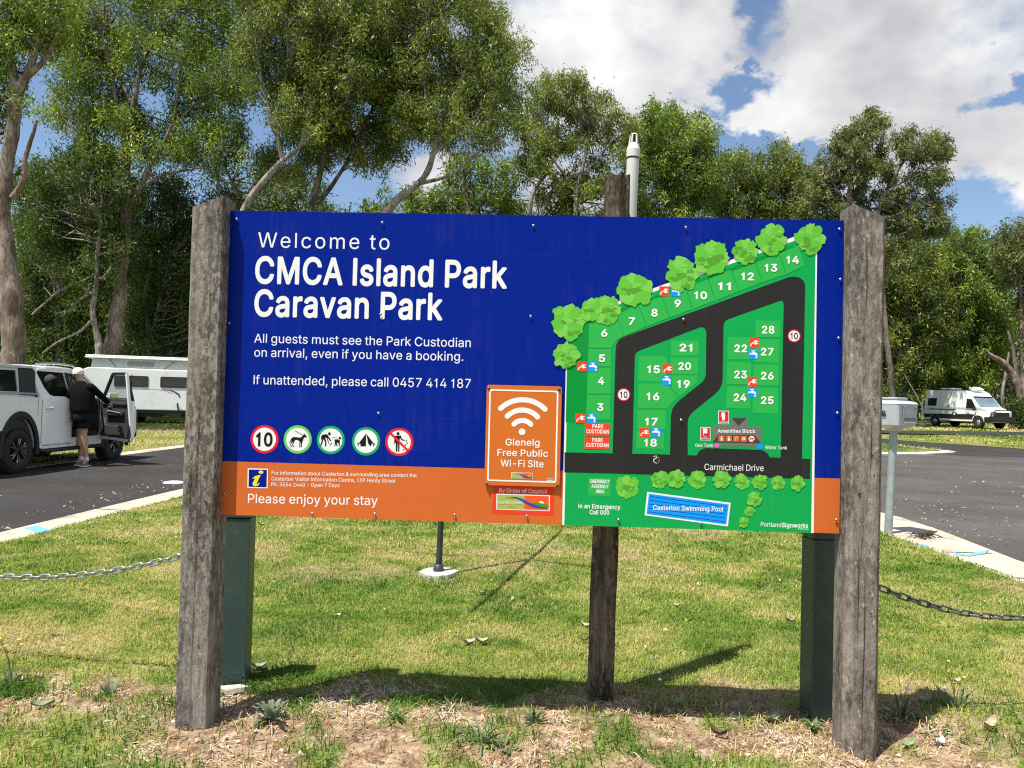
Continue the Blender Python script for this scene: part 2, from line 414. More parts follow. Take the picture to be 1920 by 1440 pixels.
# joints cut across the left kerb and the surveyor's blue paint on both kerbs
M_blue = paint('blue_marking_paint', (0.10, 0.36, 0.62), 0.8, 0.3, scale=30, dirt=(0.35, 0.32, 0.27))
M_joint = paint('kerb_joint_dark', (0.05, 0.045, 0.04), 0.95, 0.2)
def on_kerb(name, poly, z, m, parent, d=0.004):
    mb = MB(); mb.prism(poly, lambda u, v, w: (u, v, z(u, v) + w), d); return mb.build(name, m, parent)
zl = lambda u, v: 0.006 + (-0.022 - 0.004) * min(max((float(np.interp(v, [p[1] for p in L_lawn], [p[0] for p in L_lawn])) - u) / 0.5, 0), 1)
zr = lambda u, v: 0.006 + (-0.026 - 0.004) * min(max((u - float(np.interp(v, [p[1] for p in R_lawn][:6], [p[0] for p in R_lawn][:6]))) / 0.95, 0), 1)
p1, p2, p3, p4 = G(45, 987), G(70, 984), G(96, 996), G(74, 1001)
on_kerb('paint_mark', [p1[:2], p2[:2], p3[:2], p4[:2]], zl, M_blue, kl)
q = [G(x, y) for x, y in ((1788, 1036), (1812, 1040), (1846, 1031), (1855, 1027), (1848, 1036), (1818, 1043), (1790, 1040))]
on_kerb('paint_mark', [p[:2] for p in q], zr, M_blue, kr)
q = [G(x, y) for x, y in ((1722, 1021), (1738, 1022), (1738, 1026), (1722, 1025))]
on_kerb('paint_mark', [p[:2] for p in q], zr, M_blue, kr)
for yj in (9.65, 13.0, 6.4):
    a = float(np.interp(yj, [p[1] for p in L_lawn], [p[0] for p in L_lawn])); b_ = float(np.interp(yj, [p[1] for p in L_road], [p[0] for p in L_road]))
    on_kerb('joint', [(a, yj), (b_, yj + .25), (b_, yj + .275), (a, yj + .022)], zl, M_joint, kl, 0.002)
for yj in (7.0, 8.2):
    a = 4.6; on_kerb('joint', [(a, yj), (5.2, yj + .1), (5.2, yj + .12), (a, yj + .02)], zr, M_joint, kr, 0.002)
# verge left of the left road, slightly proud of the kerb
sheet('verge', [(-60, -6), (-9.93, -6)] + [(p[0] - 0.03, p[1]) for p in L_far[1:]] + [(-5.5, 36), (-60, 36)], -0.008, M_field)
# white disc set in the left road
c = G(326, 900); mb = MB(); mb.lathe([(0.0, 0.018), (0.13, 0.016), (0.17, 0.004), (0.18, -0.01)], (c.x, c.y, ROADZ + 0.004), n=20)
tag(mb.build('road_disc', paint('white_road_disc', (0.75, 0.75, 0.74), 0.6, 0.1)), 'flat white disc lying on the dark asphalt left of the sign post', 'road disc')
# traffic island: kerb rim with grass inside, its tip towards the right
tip = [(-2, 24.2), (6, 25.4), (12.4, 26.0), (14.6, 26.8), (16.1, 27.9), (16.55, 28.6), (16.2, 29.4), (15.7, 31.4), (10, 32.6), (2, 33.2), (-2, 33.0)]
def inset(poly, d):
    P = np.array(poly); c_ = P.mean(0); out = []
    n_ = len(P)
    for i in range(n_):
        a, b_, c2 = P[i - 1], P[i], P[(i + 1) % n_]
        t1 = (b_ - a) / np.linalg.norm(b_ - a); t2 = (c2 - b_) / np.linalg.norm(c2 - b_)
        nrm = np.array([-(t1 + t2)[1], (t1 + t2)[0]]); nrm /= np.linalg.norm(nrm)
        out.append(tuple(b_ + nrm * d))
    return out
ins = inset(tip, 0.42)
kerb_seg('kerb', ins + [ins[0]], tip + [tip[0]], 70, M_conc2, 0.03, 0.01)
sheet('verge', inset(tip, 0.40), 0.02, M_field)

# the lawn the sign stands on: fine grid near the camera
def dirt_mask(x, y):
    e = fbm(x * 1.3 + 5, y * 1.3 + 9, 4); e2 = fbm(x * 4.1 + 40, y * 4.1, 3)
    edge = 4.06 + 0.10 * np.sin(x * 1.1) + (e - 0.5) * 1.3
    m = np.clip((edge - y) / 0.28, 0, 1)
    m = m * np.clip(1.0 + (e2 - 0.53) * 5.0, 0.10, 1)
    # green tongues at the lower left and lower right, bare earth round the posts
    gl = np.clip((-1.35 - x) / 0.35, 0, 1) * np.clip((3.62 + 0.25 * (e - .5) - y) / 0.18, 0, 1)
    m = m * (1 - 0.80 * gl)
    gr = np.clip((x - 1.95) / 0.4, 0, 1)
    m = m * (1 - 0.55 * gr)
    for (px_, py_) in ((-1.33, 3.5), (1.5, 3.42), (0.5, 3.85)):
        m = np.maximum(m, np.clip(1.25 - np.hypot((x - px_) / 0.46, (y - py_) / 0.26), 0, 1))
    far = np.clip((fbm(x * 0.9 + 60, y * 0.9 + 7, 3) - 0.63) * 4, 0, 0.5)
    return np.clip(np.maximum(m, far * (y > 4)), 0, 1)
def lawn_z(x, y):
    near = np.clip((4.6 - y) / 1.2, 0, 1)
    z = (fbm(x * 2.2, y * 2.2, 4) - 0.5) * 0.10 * near + (fbm(x * 9, y * 9, 3) - 0.5) * 0.040 * near
    z = z + (fbm(x * 0.7 + 9, y * 0.7, 2) - 0.5) * 0.05 * np.clip((y - 4.0) / 2, 0, 1) * np.clip((4.2 - np.abs(x)) / 1.0, 0, 1)
    return z
def lawn_patch(name, y0, y1, ny, nx):
    ys = np.linspace(y0, y1, ny)
    xl = np.interp(ys, [p[1] for p in L_lawn], [p[0] for p in L_lawn]); xr = np.interp(ys, [p[1] for p in R_lawn], [p[0] for p in R_lawn])
    t = np.linspace(0, 1, nx)
    X = xl[:, None] + (xr - xl)[:, None] * t[None]; Y = np.repeat(ys[:, None], nx, 1)
    Z = lawn_z(X, Y)
    Z[:, 0] = 0.0; Z[:, -1] = 0.0
    V = np.stack([X, Y, Z], -1).reshape(-1, 3)
    i = np.arange(ny - 1)[:, None] * nx + np.arange(nx - 1)[None]
    F = np.stack([i, i + 1, i + nx + 1, i + nx], -1).reshape(-1, 4)
    return arr_mesh(name, V, F, M_lawn, attrs={'dirt': dirt_mask(X, Y).ravel()}, kind='structure', smooth=True)
lawn_patch('lawn', -5.9, 2.2, 20, 60)
lawn_patch('lawn', 2.2, 5.6, 130, 330)
lawn_patch('lawn', 5.6, 20.3, 150, 110)
# outlines of the sign lettering: character, advance, loops (cap height 716)
GLYPHS = {}
for _l in '''&630:277 -10,211 -3,155 17,110 47,76 87,55 134,48 187,53 230,67 267,89 299,119 330,156 361,198 393,304 472,318 483,333 496,347 511,358 528,366 547,369 570,363 601,346 626,318 643,284 649,259 646,236 638,218 624,204 607,196 586,193 561,196 535,204 511,219 487,237 461,260 432,287 400,616 0,512 0,241 326,170 412,143 448,123 484,110 521,106 561,112 606,128 645,154 677,189 702,232 718,282 723,331 718,374 702,408 678,434 647,450 610,456 569,453 538,444 509,429 482,410 457,387 434,360 412,217 306,179 275,155 246,141 216,136 185,141 152,154 123,174 99,202 81,234 69,272 65,313 70,353 83,391 105,424 134,452 170,473 213,487 262,491 316,574 316,570 253,558 202,541 162,522 130,503 106,486 87,469 66,429 33,382 9,329 -5
,264:53 -168,95 100,193 100,119 -168
-638:474 344,474 264,160 264,160 344
.264:134 -6,110 -2,89 12,74 33,70 58,74 83,89 103,110 117,134 122,159 117,180 103,194 83,198 58,194 33,180 12,159 -2
0638:319 -10,245 1,183 34,133 87,97 160,80 218,71 284,67 358,71 431,81 497,97 556,134 628,184 682,246 715,319 726,393 715,455 682,504 628,541 556,557 497,567 431,570 358,567 284,557 218,541 160,505 87,455 34,393 1;319 70,368 78,408 104,441 145,465 202,479 273,484 358,479 442,465 514,441 571,408 612,368 638,319 647,270 638,229 612,197 571,173 514,159 442,154 358,159 273,173 202,197 145,229 104,270 78
1638:108 0,108 77,550 77,550 0;388 716,388 0,299 0,299 631,295 631,121 504,121 601,279 716
2638:90 0,90 67,330 322,367 362,397 397,421 429,437 460,447 490,451 523,446 559,433 589,412 614,384 632,352 643,315 647,276 643,242 630,215 609,195 582,183 548,179 509,92 509,100 570,121 623,156 666,201 698,256 719,317 726,377 719,431 699,475 668,508 627,529 578,536 524,533 485,522 447,503 408,473 364,431 313,376 253,215 85,215 80,548 80,548 0
3638:307 -10,244 -4,187 14,137 42,99 81,73 129,62 185,154 185,162 151,178 123,202 100,233 83,268 73,308 70,350 74,387 86,419 105,443 131,458 164,463 204,459 242,445 276,421 306,387 329,341 343,283 348,221 348,221 421,405 631,405 636,98 636,98 716,524 716,524 648,297 392,297 407,371 406,434 388,485 356,522 313,545 261,553 204,545 145,521 93,484 50,434 18,375 -3
4638:56 148,56 223,347 716,437 716,153 234,153 229,581 229,581 148;396 0,396 171,396 206,396 447,482 447,482 0
5638:311 -10,251 -3,197 16,152 45,117 85,93 131,84 184,172 184,179 153,194 125,216 102,244 85,276 74,311 70,352 75,389 91,419 115,442 147,457 185,461 228,456 272,441 311,418 344,387 369,349 384,307 390,271 387,236 378,204 364,180 346,95 356,135 716,516 716,516 636,212 636,188 424,192 424,218 443,250 457,285 466,323 469,370 465,414 452,452 430,486 401,513 366,533 325,546 280,550 230,542 164,519 106,483 58,434 21,377 -2
6638:319 -10,256 -2,200 21,154 57,119 105,97 162,89 228,95 281,112 336,144 401,193 479,355 716,453 716,212 368,205 368,216 387,232 405,252 420,275 432,302 440,331 442,392 435,444 415,488 382,520 338,541 284,547 221,540 158,518 102,482 56,436 20,381 -2;319 68,358 73,392 88,421 112,442 143,456 180,461 221,456 263,442 300,421 331,392 354,358 369,319 373,279 369,245 354,216 331,194 301,180 265,176 223,180 180,194 143,216 112,245 88,279 73
7638:136 0,455 631,455 636,87 636,87 716,550 716,550 631,232 0
8638:319 -10,250 -3,191 16,142 47,104 87,81 135,73 190,78 234,92 275,113 310,142 339,176 361,215 372,215 376,167 397,130 433,107 481,99 535,106 587,127 633,161 672,205 701,258 719,319 726,378 719,431 701,475 672,509 633,530 587,537 535,529 481,506 433,469 397,423 376,423 372,460 361,494 339,523 310,545 275,559 234,564 190,556 135,533 87,495 47,446 16,386 -3;319 69,363 73,401 85,432 104,455 129,469 160,474 195,469 233,454 265,430 293,398 314,361 327,319 331,276 327,238 314,207 293,183 265,167 233,162 195,167 160,181 129,204 104,235 85,274 73;319 407,354 411,386 423,412 441,432 465,445 495,449 529,445 562,433 591,413 615,387 633,355 644,319 647,282 644,250 633,223 615,204 591,191 562,187 529,191 495,204 465,223 441,250 423,282 411
9638:318 726,381 718,437 695,483 659,518 611,540 554,547 488,542 435,525 380,493 315,444 237,282 0,184 0,424 348,432 348,421 329,405 311,385 296,361 284,335 276,307 274,246 281,193 301,150 334,117 378,96 432,89 495,97 558,119 614,154 660,201 696,256 718;318 648,279 643,245 628,216 604,195 573,181 536,176 495,181 453,195 416,216 385,245 362,279 347,318 343,358 347,392 362,421 385,443 415,456 452,461 493,456 536,443 573,421 604,392 628,358 643
A675:23 0,284 716,389 716,652 0,556 0,404 426,389 470,372 524,351 590,327 673,345 673,320 590,300 522,282 468,268 426,120 0;155 200,155 280,520 280,520 200
B642:85 0,85 716,339 716,407 710,463 691,506 661,536 622,554 577,560 526,556 484,544 451,525 423,501 402,474 387,443 375,443 369,477 362,511 346,542 320,566 286,583 243,588 192,582 140,563 94,531 55,485 25,424 6,347 0;175 80,345 80,416 88,464 112,491 148,500 192,496 227,482 259,460 286,430 307,393 320,349 325,175 325;175 402,335 402,372 406,406 417,434 435,455 459,468 489,473 524,465 568,440 604,398 628,338 636,175 636
C718:376 -10,317 -5,262 10,211 35,167 69,129 111,98 162,75 221,61 286,57 358,61 430,75 495,98 553,129 604,167 647,211 681,262 706,317 721,376 726,429 722,479 710,525 690,566 663,601 629,630 589,652 542,666 490,575 490,564 525,548 555,528 581,503 603,475 620,444 632,411 639,376 642,314 633,258 608,212 568,176 512,153 442,146 358,153 274,176 204,212 148,259 107,314 83,376 74,411 77,444 84,475 97,503 113,528 135,548 161,564 191,575 226,666 226,652 174,631 128,602 87,566 53,525 26,479 6,429 -6
D707:308 0,135 0,135 80,302 80,382 89,447 114,498 154,533 210,555 279,562 359,555 439,534 507,499 562,450 603,387 627,311 636,131 636,131 716,317 716,384 711,443 697,496 673,562 621,610 550,632 494,645 430,650 359,645 288,632 224,610 167,579 117,540 76,494 43,439 19,377 5;175 716,175 0,85 0,85 716
E589:85 0,85 716,524 716,524 636,175 636,175 402,500 402,500 322,175 322,175 80,528 80,528 0
F577:85 0,85 716,519 716,519 636,175 636,175 392,487 392,487 311,175 311,175 0
G732:378 -10,317 -5,261 10,210 35,166 69,128 112,97 163,75 221,61 286,57 358,61 430,75 495,97 553,128 604,165 647,210 681,259 706,314 721,373 726,428 721,479 709,526 688,568 660,603 626,632 586,654 541,667 491,574 491,561 524,545 553,525 579,501 601,474 618,444 631,410 639,373 642,313 633,258 609,211 568,176 512,153 442,146 358,153 274,176 204,212 148,259 108,315 83,378 74,435 81,485 100,526 131,558 173,577 225,584 285,611 280,398 280,398 360,673 360,673 282,663 199,635 128,589 70,530 26,459 -1
H728:85 0,85 716,175 716,175 407,552 407,552 716,643 716,643 0,552 0,552 326,175 326,175 0
I423:44 0,44 80,166 80,166 636,44 636,44 716,379 716,379 636,257 636,257 80,379 80,379 0
K657:147 205,147 304,171 336,196 367,220 398,246 427,271 456,298 484,512 716,631 716,325 388,321 389;85 0,85 716,175 716,175 470,174 317,175 272,175 0;524 0,264 365,321 435,631 0
L553:85 0,85 716,175 716,175 80,508 80,508 0
M884:85 0,85 716,213 716,390 263,404 224,421 173,438 118,453 69,432 69,447 116,464 171,481 223,496 263,670 716,799 716,799 0,710 0,710 409,710 460,711 519,712 581,714 643,722 643,711 610,700 576,678 511,658 453,642 409,481 0,403 0,240 409,224 452,204 508,182 574,158 643,167 643,169 586,170 523,171 462,172 409,172 0
N737:85 0,85 716,192 716,483 257,496 237,511 212,527 183,545 150,564 115,582 77,570 75,566 114,564 152,563 188,562 221,561 274,561 716,652 716,652 0,544 0,284 408,250 465,230 498,208 536,151 636,168 639,172 540,175 462,176 409,176 0
O751:376 -10,317 -5,262 10,212 35,167 69,129 111,98 162,75 221,61 286,57 358,61 430,75 495,98 553,129 604,167 647,212 681,262 706,317 721,376 726,435 721,490 706,540 681,584 647,622 604,653 553,676 495,689 430,694 358,689 286,676 221,653 162,622 111,584 69,540 35,490 10,435 -5;376 74,437 83,492 107,539 147,575 203,598 273,605 358,598 443,575 513,539 569,492 609,437 633,376 642,314 633,259 609,212 568,176 513,153 442,146 358,153 273,176 203,212 147,259 107,314 83
P626:85 0,85 716,331 716,407 708,468 686,515 651,549 605,569 550,575 489,569 428,549 374,515 327,468 292,407 269,331 261,154 261,154 341,327 341,378 346,418 360,448 383,469 413,481 449,485 489,481 530,469 565,448 595,418 617,378 631,327 636,175 636,175 0
R632:85 0,85 716,332 716,408 709,469 688,516 654,549 610,569 556,576 495,569 435,549 382,516 338,469 306,407 285,332 278,136 278,136 359,329 359,379 363,419 376,449 396,470 423,482 456,486 495,482 535,470 570,449 598,419 619,379 632,328 636,175 636,175 0;497 0,324 322,426 322,602 0
S629:315 -12,242 -6,179 13,128 44,90 85,65 135,54 192,147 192,155 154,174 123,201 100,234 83,273 73,315 69,361 73,402 85,437 104,464 129,481 160,486 196,482 227,467 252,445 272,416 288,382 301,345 313,259 337,180 367,121 407,85 459,73 524,81 581,105 630,144 671,194 701,253 719,320 726,386 719,445 700,494 671,531 631,555 585,564 532,475 532,460 580,425 616,376 638,317 645,273 642,235 630,204 612,181 589,167 560,162 529,168 496,184 469,209 449,238 434,269 422,299 413,372 393,404 383,438 371,473 355,505 334,533 309,555 278,570 240,575 195,567 139,544 89,506 47,455 15,391 -6
T631:45 636,45 716,587 716,587 636,361 636,361 0,271 0,271 636
U728:364 -12,285 -3,217 22,161 61,119 112,93 174,85 244,85 716,175 716,175 251,181 202,198 159,226 123,263 96,310 78,364 73,419 78,465 96,503 123,530 159,547 202,553 251,553 716,643 716,643 244,635 174,609 112,567 61,512 22,443 -3
V675:287 0,23 716,119 716,271 290,285 248,303 193,324 125,349 43,330 43,355 127,376 194,393 248,407 290,556 716,652 716,391 0
W966:218 0,23 716,116 716,230 276,239 241,247 205,263 132,270 94,277 56,266 56,274 94,281 132,289 168,297 205,315 276,431 716,534 716,650 276,659 241,668 205,684 132,692 94,700 56,687 56,694 94,702 132,710 168,718 205,736 276,849 716,942 716,746 0,641 0,518 455,506 501,494 551,484 606,473 668,492 668,482 609,471 556,460 505,447 455,324 0
X667:25 0,306 400,306 333,41 716,147 716,250 564,271 534,287 508,301 486,315 463,328 439,343 411,327 411,355 463,368 485,383 508,420 564,526 716,628 716,364 336,364 404,642 0,537 0,411 182,378 232,364 254,352 275,339 298,324 325,344 325,330 299,317 277,304 255,290 233,256 182,129 0
Y664:286 0,286 293,23 716,128 716,271 485,293 447,313 411,332 372,351 324,315 324,334 373,353 412,373 448,395 485,536 716,641 716,377 293,377 0
a548:225 -12,177 -7,133 7,96 30,67 63,49 103,43 152,47 194,61 227,82 252,109 272,141 286,176 296,213 304,251 309,329 319,355 324,373 331,384 342,388 358,388 361,385 392,375 418,360 438,338 453,309 463,275 466,240 463,210 454,185 440,166 423,151 405,141 385,58 410,80 453,111 487,147 512,187 528,230 538,273 541,303 539,336 534,370 524,402 507,431 483,454 451,469 408,474 354,474 0,389 0,389 73,383 73,372 54,355 35,332 16,303 1,267 -9;240 64,284 69,321 83,350 104,371 131,384 162,388 194,388 267,380 261,365 256,347 252,326 247,282 241,247 236,217 231,189 223,165 212,146 196,133 175,129 148,133 122,143 102,160 85,183 74,209 66
b597:323 -12,278 -7,243 5,215 23,194 44,178 65,166 83,158 83,158 0,74 0,74 716,160 716,160 449,166 449,178 467,193 487,214 507,241 525,277 537,322 541,385 533,440 507,486 467,520 412,542 344,549 266,542 187,521 119,486 64,441 23,386 -3;310 66,356 72,393 92,423 123,444 164,457 212,462 267,458 320,445 368,423 408,394 438,356 458,310 464,264 458,227 439,197 409,176 370,163 322,159 267,163 211,176 162,198 122,228 91,265 72
c557:292 -12,224 -3,164 23,116 65,79 120,56 187,48 264,56 342,79 410,116 465,164 506,224 532,292 541,330 539,366 531,399 518,429 501,456 479,478 453,496 423,509 390,426 369,419 389,409 407,396 423,380 437,362 449,341 457,317 462,292 464,243 457,204 437,174 404,153 364,140 316,136 264,140 213,153 165,174 125,204 93,243 72,292 65,318 67,341 73,363 81,381 93,397 108,410 125,421 144,428 165,511 144,498 110,480 79,458 52,431 30,401 12,367 -1,330 -9
d597:275 -12,212 -3,157 23,111 64,77 119,55 187,48 266,55 344,77 412,112 467,157 507,212 533,275 541,321 537,356 525,384 507,404 487,420 467,431 449,437 449,437 716,523 716,523 0,440 0,440 83,432 83,420 65,404 44,383 23,355 5,320 -7;288 66,333 72,370 91,400 122,421 162,434 211,439 267,434 322,422 370,400 409,371 439,333 458,288 464,242 458,204 438,174 408,153 368,140 320,136 267,140 212,153 164,174 123,204 92,242 72
e568:298 -12,226 -3,165 23,115 64,78 119,56 186,48 263,56 340,78 408,114 464,162 506,221 532,289 541,332 537,374 526,414 507,449 480,479 443,503 397,517 340,522 273,522 238,105 238,105 311,476 311,436 284,432 334,419 378,398 414,370 442,333 459,289 465,244 459,206 441,176 414,153 379,140 340,135 297,135 250,140 195,155 149,180 113,213 86,253 70,299 65,330 67,357 74,381 86,402 102,418 123,430 148,514 128,497 89,472 55,438 27,398 6,351 -7
f357:321 534,321 460,9 460,9 534;113 0,113 607,119 649,135 684,159 711,190 730,226 742,264 746,291 745,313 741,330 737,342 733,320 659,302 664,290 666,274 667,240 662,217 647,204 623,199 589,199 0
g598:291 -212,236 -208,188 -197,148 -178,116 -155,90 -128,71 -98,143 -57,155 -74,171 -93,191 -110,217 -124,250 -134,291 -137,350 -129,397 -106,428 -66,438 -8,438 96,431 96,419 78,403 58,383 39,355 22,320 11,274 7,213 14,159 37,113 75,78 127,55 192,48 269,55 346,77 413,112 467,158 507,213 533,276 541,321 537,357 525,384 507,406 487,421 466,433 449,441 449,441 534,524 534,524 -12,516 -76,493 -126,456 -165,409 -191,353 -207;288 83,333 89,371 106,401 133,422 170,435 217,440 271,435 325,422 371,401 410,371 439,334 458,288 464,242 458,204 438,174 408,153 369,140 323,136 271,140 218,153 173,175 135,205 107,243 89
h577:160 319,160 0,74 0,74 716,160 716,160 405,144 405,174 468,214 510,263 533,320 541,371 535,415 519,452 491,480 451,497 401,503 338,503 0,417 0,417 331,409 387,384 428,346 455,296 463,259 459,226 447,199 426,178 398,164 362
i235:74 0,74 534,160 534,160 0;118 623,95 627,76 640,63 658,58 680,63 702,76 721,95 733,118 737,141 733,160 721,173 702,178 680,173 658,160 640,141 627
j235:74 534,160 534,160 -42,156 -88,143 -127,121 -159,91 -182,52 -196,5 -201,-14 -201,-14 -122,3 -122,35 -117,57 -101,70 -76,74 -41;117 623,94 627,75 640,62 658,58 680,62 702,75 721,94 733,117 737,140 733,160 721,173 702,177 680,173 658,160 640,140 627
k536:155 192,155 298,170 298,400 534,507 534,259 281,249 281;74 0,74 716,160 716,160 0;414 0,208 261,269 322,524 0
l266:196 -3,142 5,104 28,82 67,74 119,74 716,160 716,160 139,162 108,169 88,183 77,206 73,226 74,239 76,254 4,228 -1,212 -3
m858:74 0,74 534,158 534,158 416,151 416,166 455,186 487,212 512,242 529,275 540,309 543,362 535,404 508,435 467,452 415,440 415,453 451,475 483,502 509,536 528,574 540,615 543,659 538,700 523,734 498,761 462,778 416,784 359,784 0,698 0,698 357,690 407,665 440,630 459,589 465,556 461,527 450,503 432,486 408,475 380,472 348,472 0,386 0,386 366,378 406,356 438,322 458,281 465,250 461,222 451,197 432,177 407,164 375,160 335,160 0
n577:160 319,160 0,74 0,74 534,157 534,158 405,144 405,174 468,214 510,263 533,320 541,371 535,415 519,452 491,479 451,497 401,503 338,503 0,417 0,417 331,409 387,384 428,346 455,296 463,259 459,226 447,199 426,178 398,164 362
o584:292 -12,224 -3,164 23,116 65,79 120,56 187,48 264,56 342,79 410,116 465,164 506,224 532,292 541,361 532,420 506,469 465,506 410,529 342,536 264,529 187,506 120,469 65,420 23,361 -3;292 65,341 72,380 93,411 125,432 165,445 213,449 264,445 316,432 363,411 404,380 437,341 457,292 464,243 457,204 437,174 404,153 364,140 316,136 264,140 213,153 165,174 125,204 93,243 72
p597:74 -201,74 534,158 534,158 449,166 449,178 467,193 487,214 507,241 525,277 537,322 541,385 533,440 507,486 467,520 412,542 344,549 266,542 187,521 119,486 64,441 23,386 -3,323 -12,278 -7,243 5,215 23,194 44,178 65,166 83,160 83,160 -201;310 66,356 72,393 92,423 123,444 164,457 212,462 267,458 320,445 368,423 408,394 438,356 458,310 464,264 458,227 439,197 409,176 370,163 322,159 267,163 211,176 162,198 122,228 91,265 72
r365:74 0,74 534,157 534,157 452,162 452,183 488,215 517,255 535,300 542,323 541,343 540,343 454,324 457,308 458,291 458,256 455,224 443,197 424,177 399,164 369,160 333,160 0
s514:256 -12,204 -7,158 5,119 25,87 53,64 89,50 133,132 150,148 112,175 85,211 69,255 64,305 70,344 88,369 114,377 145,372 170,358 191,333 207,298 218,210 239,147 261,102 293,75 334,66 385,72 429,92 467,122 498,162 521,210 536,263 541,314 537,357 524,393 504,421 477,442 445,456 408,377 390,363 419,341 444,309 462,264 468,220 463,184 446,161 421,153 390,158 363,174 342,202 326,242 314,323 295,386 273,431 241,457 200,466 150,460 105,440 66,408 34,366 9,315 -6
t320:287 534,287 460,9 460,9 534;91 663,177 663,177 137,181 107,191 86,211 74,240 70,261 72,284 75,300 2,286 -1,270 -4,253 -5,237 -6,175 3,130 30,101 73,91 131
u577:257 -7,206 -2,162 15,125 43,97 83,80 133,74 196,74 534,160 534,160 203,168 147,193 105,231 79,282 71,318 75,351 87,378 108,399 136,412 172,417 215,417 534,503 534,503 0,420 0,420 129,432 129,402 66,362 24,313 1
v548:229 0,25 534,119 534,233 218,249 170,263 122,276 75,289 29,259 29,273 75,285 122,299 170,315 218,429 534,523 534,319 0
w798:194 0,32 534,123 534,188 301,202 249,216 192,232 129,247 58,232 58,247 127,261 190,276 248,290 301,355 534,445 534,509 301,523 248,537 191,552 128,566 58,551 58,566 127,581 190,596 248,610 301,676 534,766 534,605 0,518 0,449 242,429 317,419 355,409 395,389 475,409 475,389 395,370 316,359 278,349 242,280 0
y548:67 -195,86 -121,100 -123,124 -126,146 -125,166 -118,183 -104,199 -82,212 -50,229 -2,25 534,119 534,233 218,249 170,263 122,276 75,289 29,259 29,272 75,285 122,299 170,315 218,430 534,523 534,287 -82,269 -120,248 -151,224 -174,196 -191,164 -201,129 -204,108 -204,91 -201,77 -198'''.split('\n'):
    _a, _b = _l[1:].split(':', 1)
    GLYPHS[_l[0]] = (int(_a), [[tuple(int(c) for c in p.split()) for p in q.split(',')] for q in _b.split(';')])
# plain sans forms for the three letters whose source outlines carry spurs
GLYPHS['I'] = (240, [[(76, 0), (76, 716), (164, 716), (164, 0)]])
GLYPHS['l'] = (232, [[(74, 0), (74, 716), (158, 716), (158, 0)]])
GLYPHS['1'] = (520, [[(330, 0), (244, 0), (244, 560), (215, 534), (168, 507), (114, 486), (114, 570), (176, 604), (226, 644), (262, 684), (278, 719), (330, 719)]])
# ================================================================== the park sign
YAW = -0.03662476; PD = 3.49884682
S_o = np.array([0, PD, 0.0]); S_x = np.array([math.cos(YAW), math.sin(YAW), 0]); S_n = np.array([math.sin(YAW), -math.cos(YAW), 0])
def SP(px, py):
    """where the sight line through a pixel meets the face of the board: (u, v) in metres"""
    d = ray(px, py); o = np.array([0, 0, CAMH]); t = ((S_o - o) @ S_n) / (d @ S_n); P = o + d * t
    return (float((P - S_o) @ S_x), float(P[2]))
def S3(u, v, w=0.0):
    p = S_o + S_x * u + S_n * w; return Vector((p[0], p[1], v))
U0, V1 = SP(433, 395); UR, _ = SP(1583, 413); _, V0 = SP(1573, 1000)
U0b, _ = SP(413, 965); U0 = (U0 + U0b) / 2; UR = (UR + SP(1573, 1000)[0]) / 2; V0 = (V0 + SP(413, 965)[1]) / 2; V1 = (V1 + SP(1583, 413)[1]) / 2

def vinyl(name, rgb, rough=0.38):
    m, nt, b = new_mat(name)      # printed vinyl: faintly uneven, a little dust run down it by rain
    col = ramp(nt, nz(nt, 1.3, 5, .6), [(.3, tuple(c * .955 for c in rgb)), (.7, tuple(min(1, c * 1.045) for c in rgb))])
    st = nz(nt, 1.0, 6, .7, (34, 34, 1.6)); bl = nz(nt, 3.2, 5, .65); mu = N(nt, 'ShaderNodeMath', operation='MULTIPLY'); nt.links.new(st, mu.inputs[0]); nt.links.new(bl, mu.inputs[1])
    col = mixc(nt, ramp(nt, mu.outputs[0], [(.27, (0, 0, 0)), (.46, (.035, .035, .035))]), col, (.34, .32, .28))
    nt.links.new(col, b.inputs['Base Color']); b.inputs['Roughness'].default_value = rough; b.inputs['Specular IOR Level'].default_value = .08; return m
def srgb(h):
    c = [int(h[i:i + 2], 16) / 255 for i in (0, 2, 4)]
    return tuple(x / 12.92 if x <= 0.04045 else ((x + 0.055) / 1.055) ** 2.4 for x in c)
MBLUE = vinyl('sign_blue', (0.0003, 0.0135, 0.232)); MORANGE = vinyl('sign_orange', (0.575, 0.130, 0.029))
MWHITE = vinyl('sign_white', (0.76, 0.76, 0.76)); MGREEN = vinyl('map_green', (0.006, 0.335, 0.075)); MPLOT = vinyl('map_plot_green', (0.028, 0.395, 0.070))
MDKG = vinyl('map_dark_green', (0.003, 0.255, 0.038)); MROAD = vinyl('map_road_black', (0.024, 0.023, 0.023)); MRED = vinyl('sign_red', (0.72, 0.055, 0.022))
MBLACK = vinyl('sign_black', (0.012, 0.012, 0.013)); MTAP = vinyl('tap_blue', (0.008, 0.28, 0.80)); MTREE = vinyl('map_tree_green', (0.115, 0.46, 0.045))
MTREE2 = vinyl('map_tree_shadow', (0.085, 0.30, 0.030)); MTREE3 = vinyl('map_tree_light', (0.18, 0.52, 0.075)); MGREY = vinyl('map_grey', (0.16, 0.15, 0.145)); MDGREY = vinyl('map_dark_grey', (0.055, 0.050, 0.048))
MPINK = vinyl('map_pink', (0.75, 0.10, 0.48)); MRING = vinyl('ring_green', (0.010, 0.36, 0.13)); MRINGL = vinyl('ring_light_green', (0.12, 0.55, 0.12))
MRRED = vinyl('ring_red', (0.66, 0.020, 0.035)); MYEL = vinyl('info_yellow', (0.80, 0.66, 0.02)); MOLIVE = vinyl('emblem_green', (0.36, 0.42, 0.10)); MERED = vinyl('emblem_red', (0.78, 0.10, 0.022))
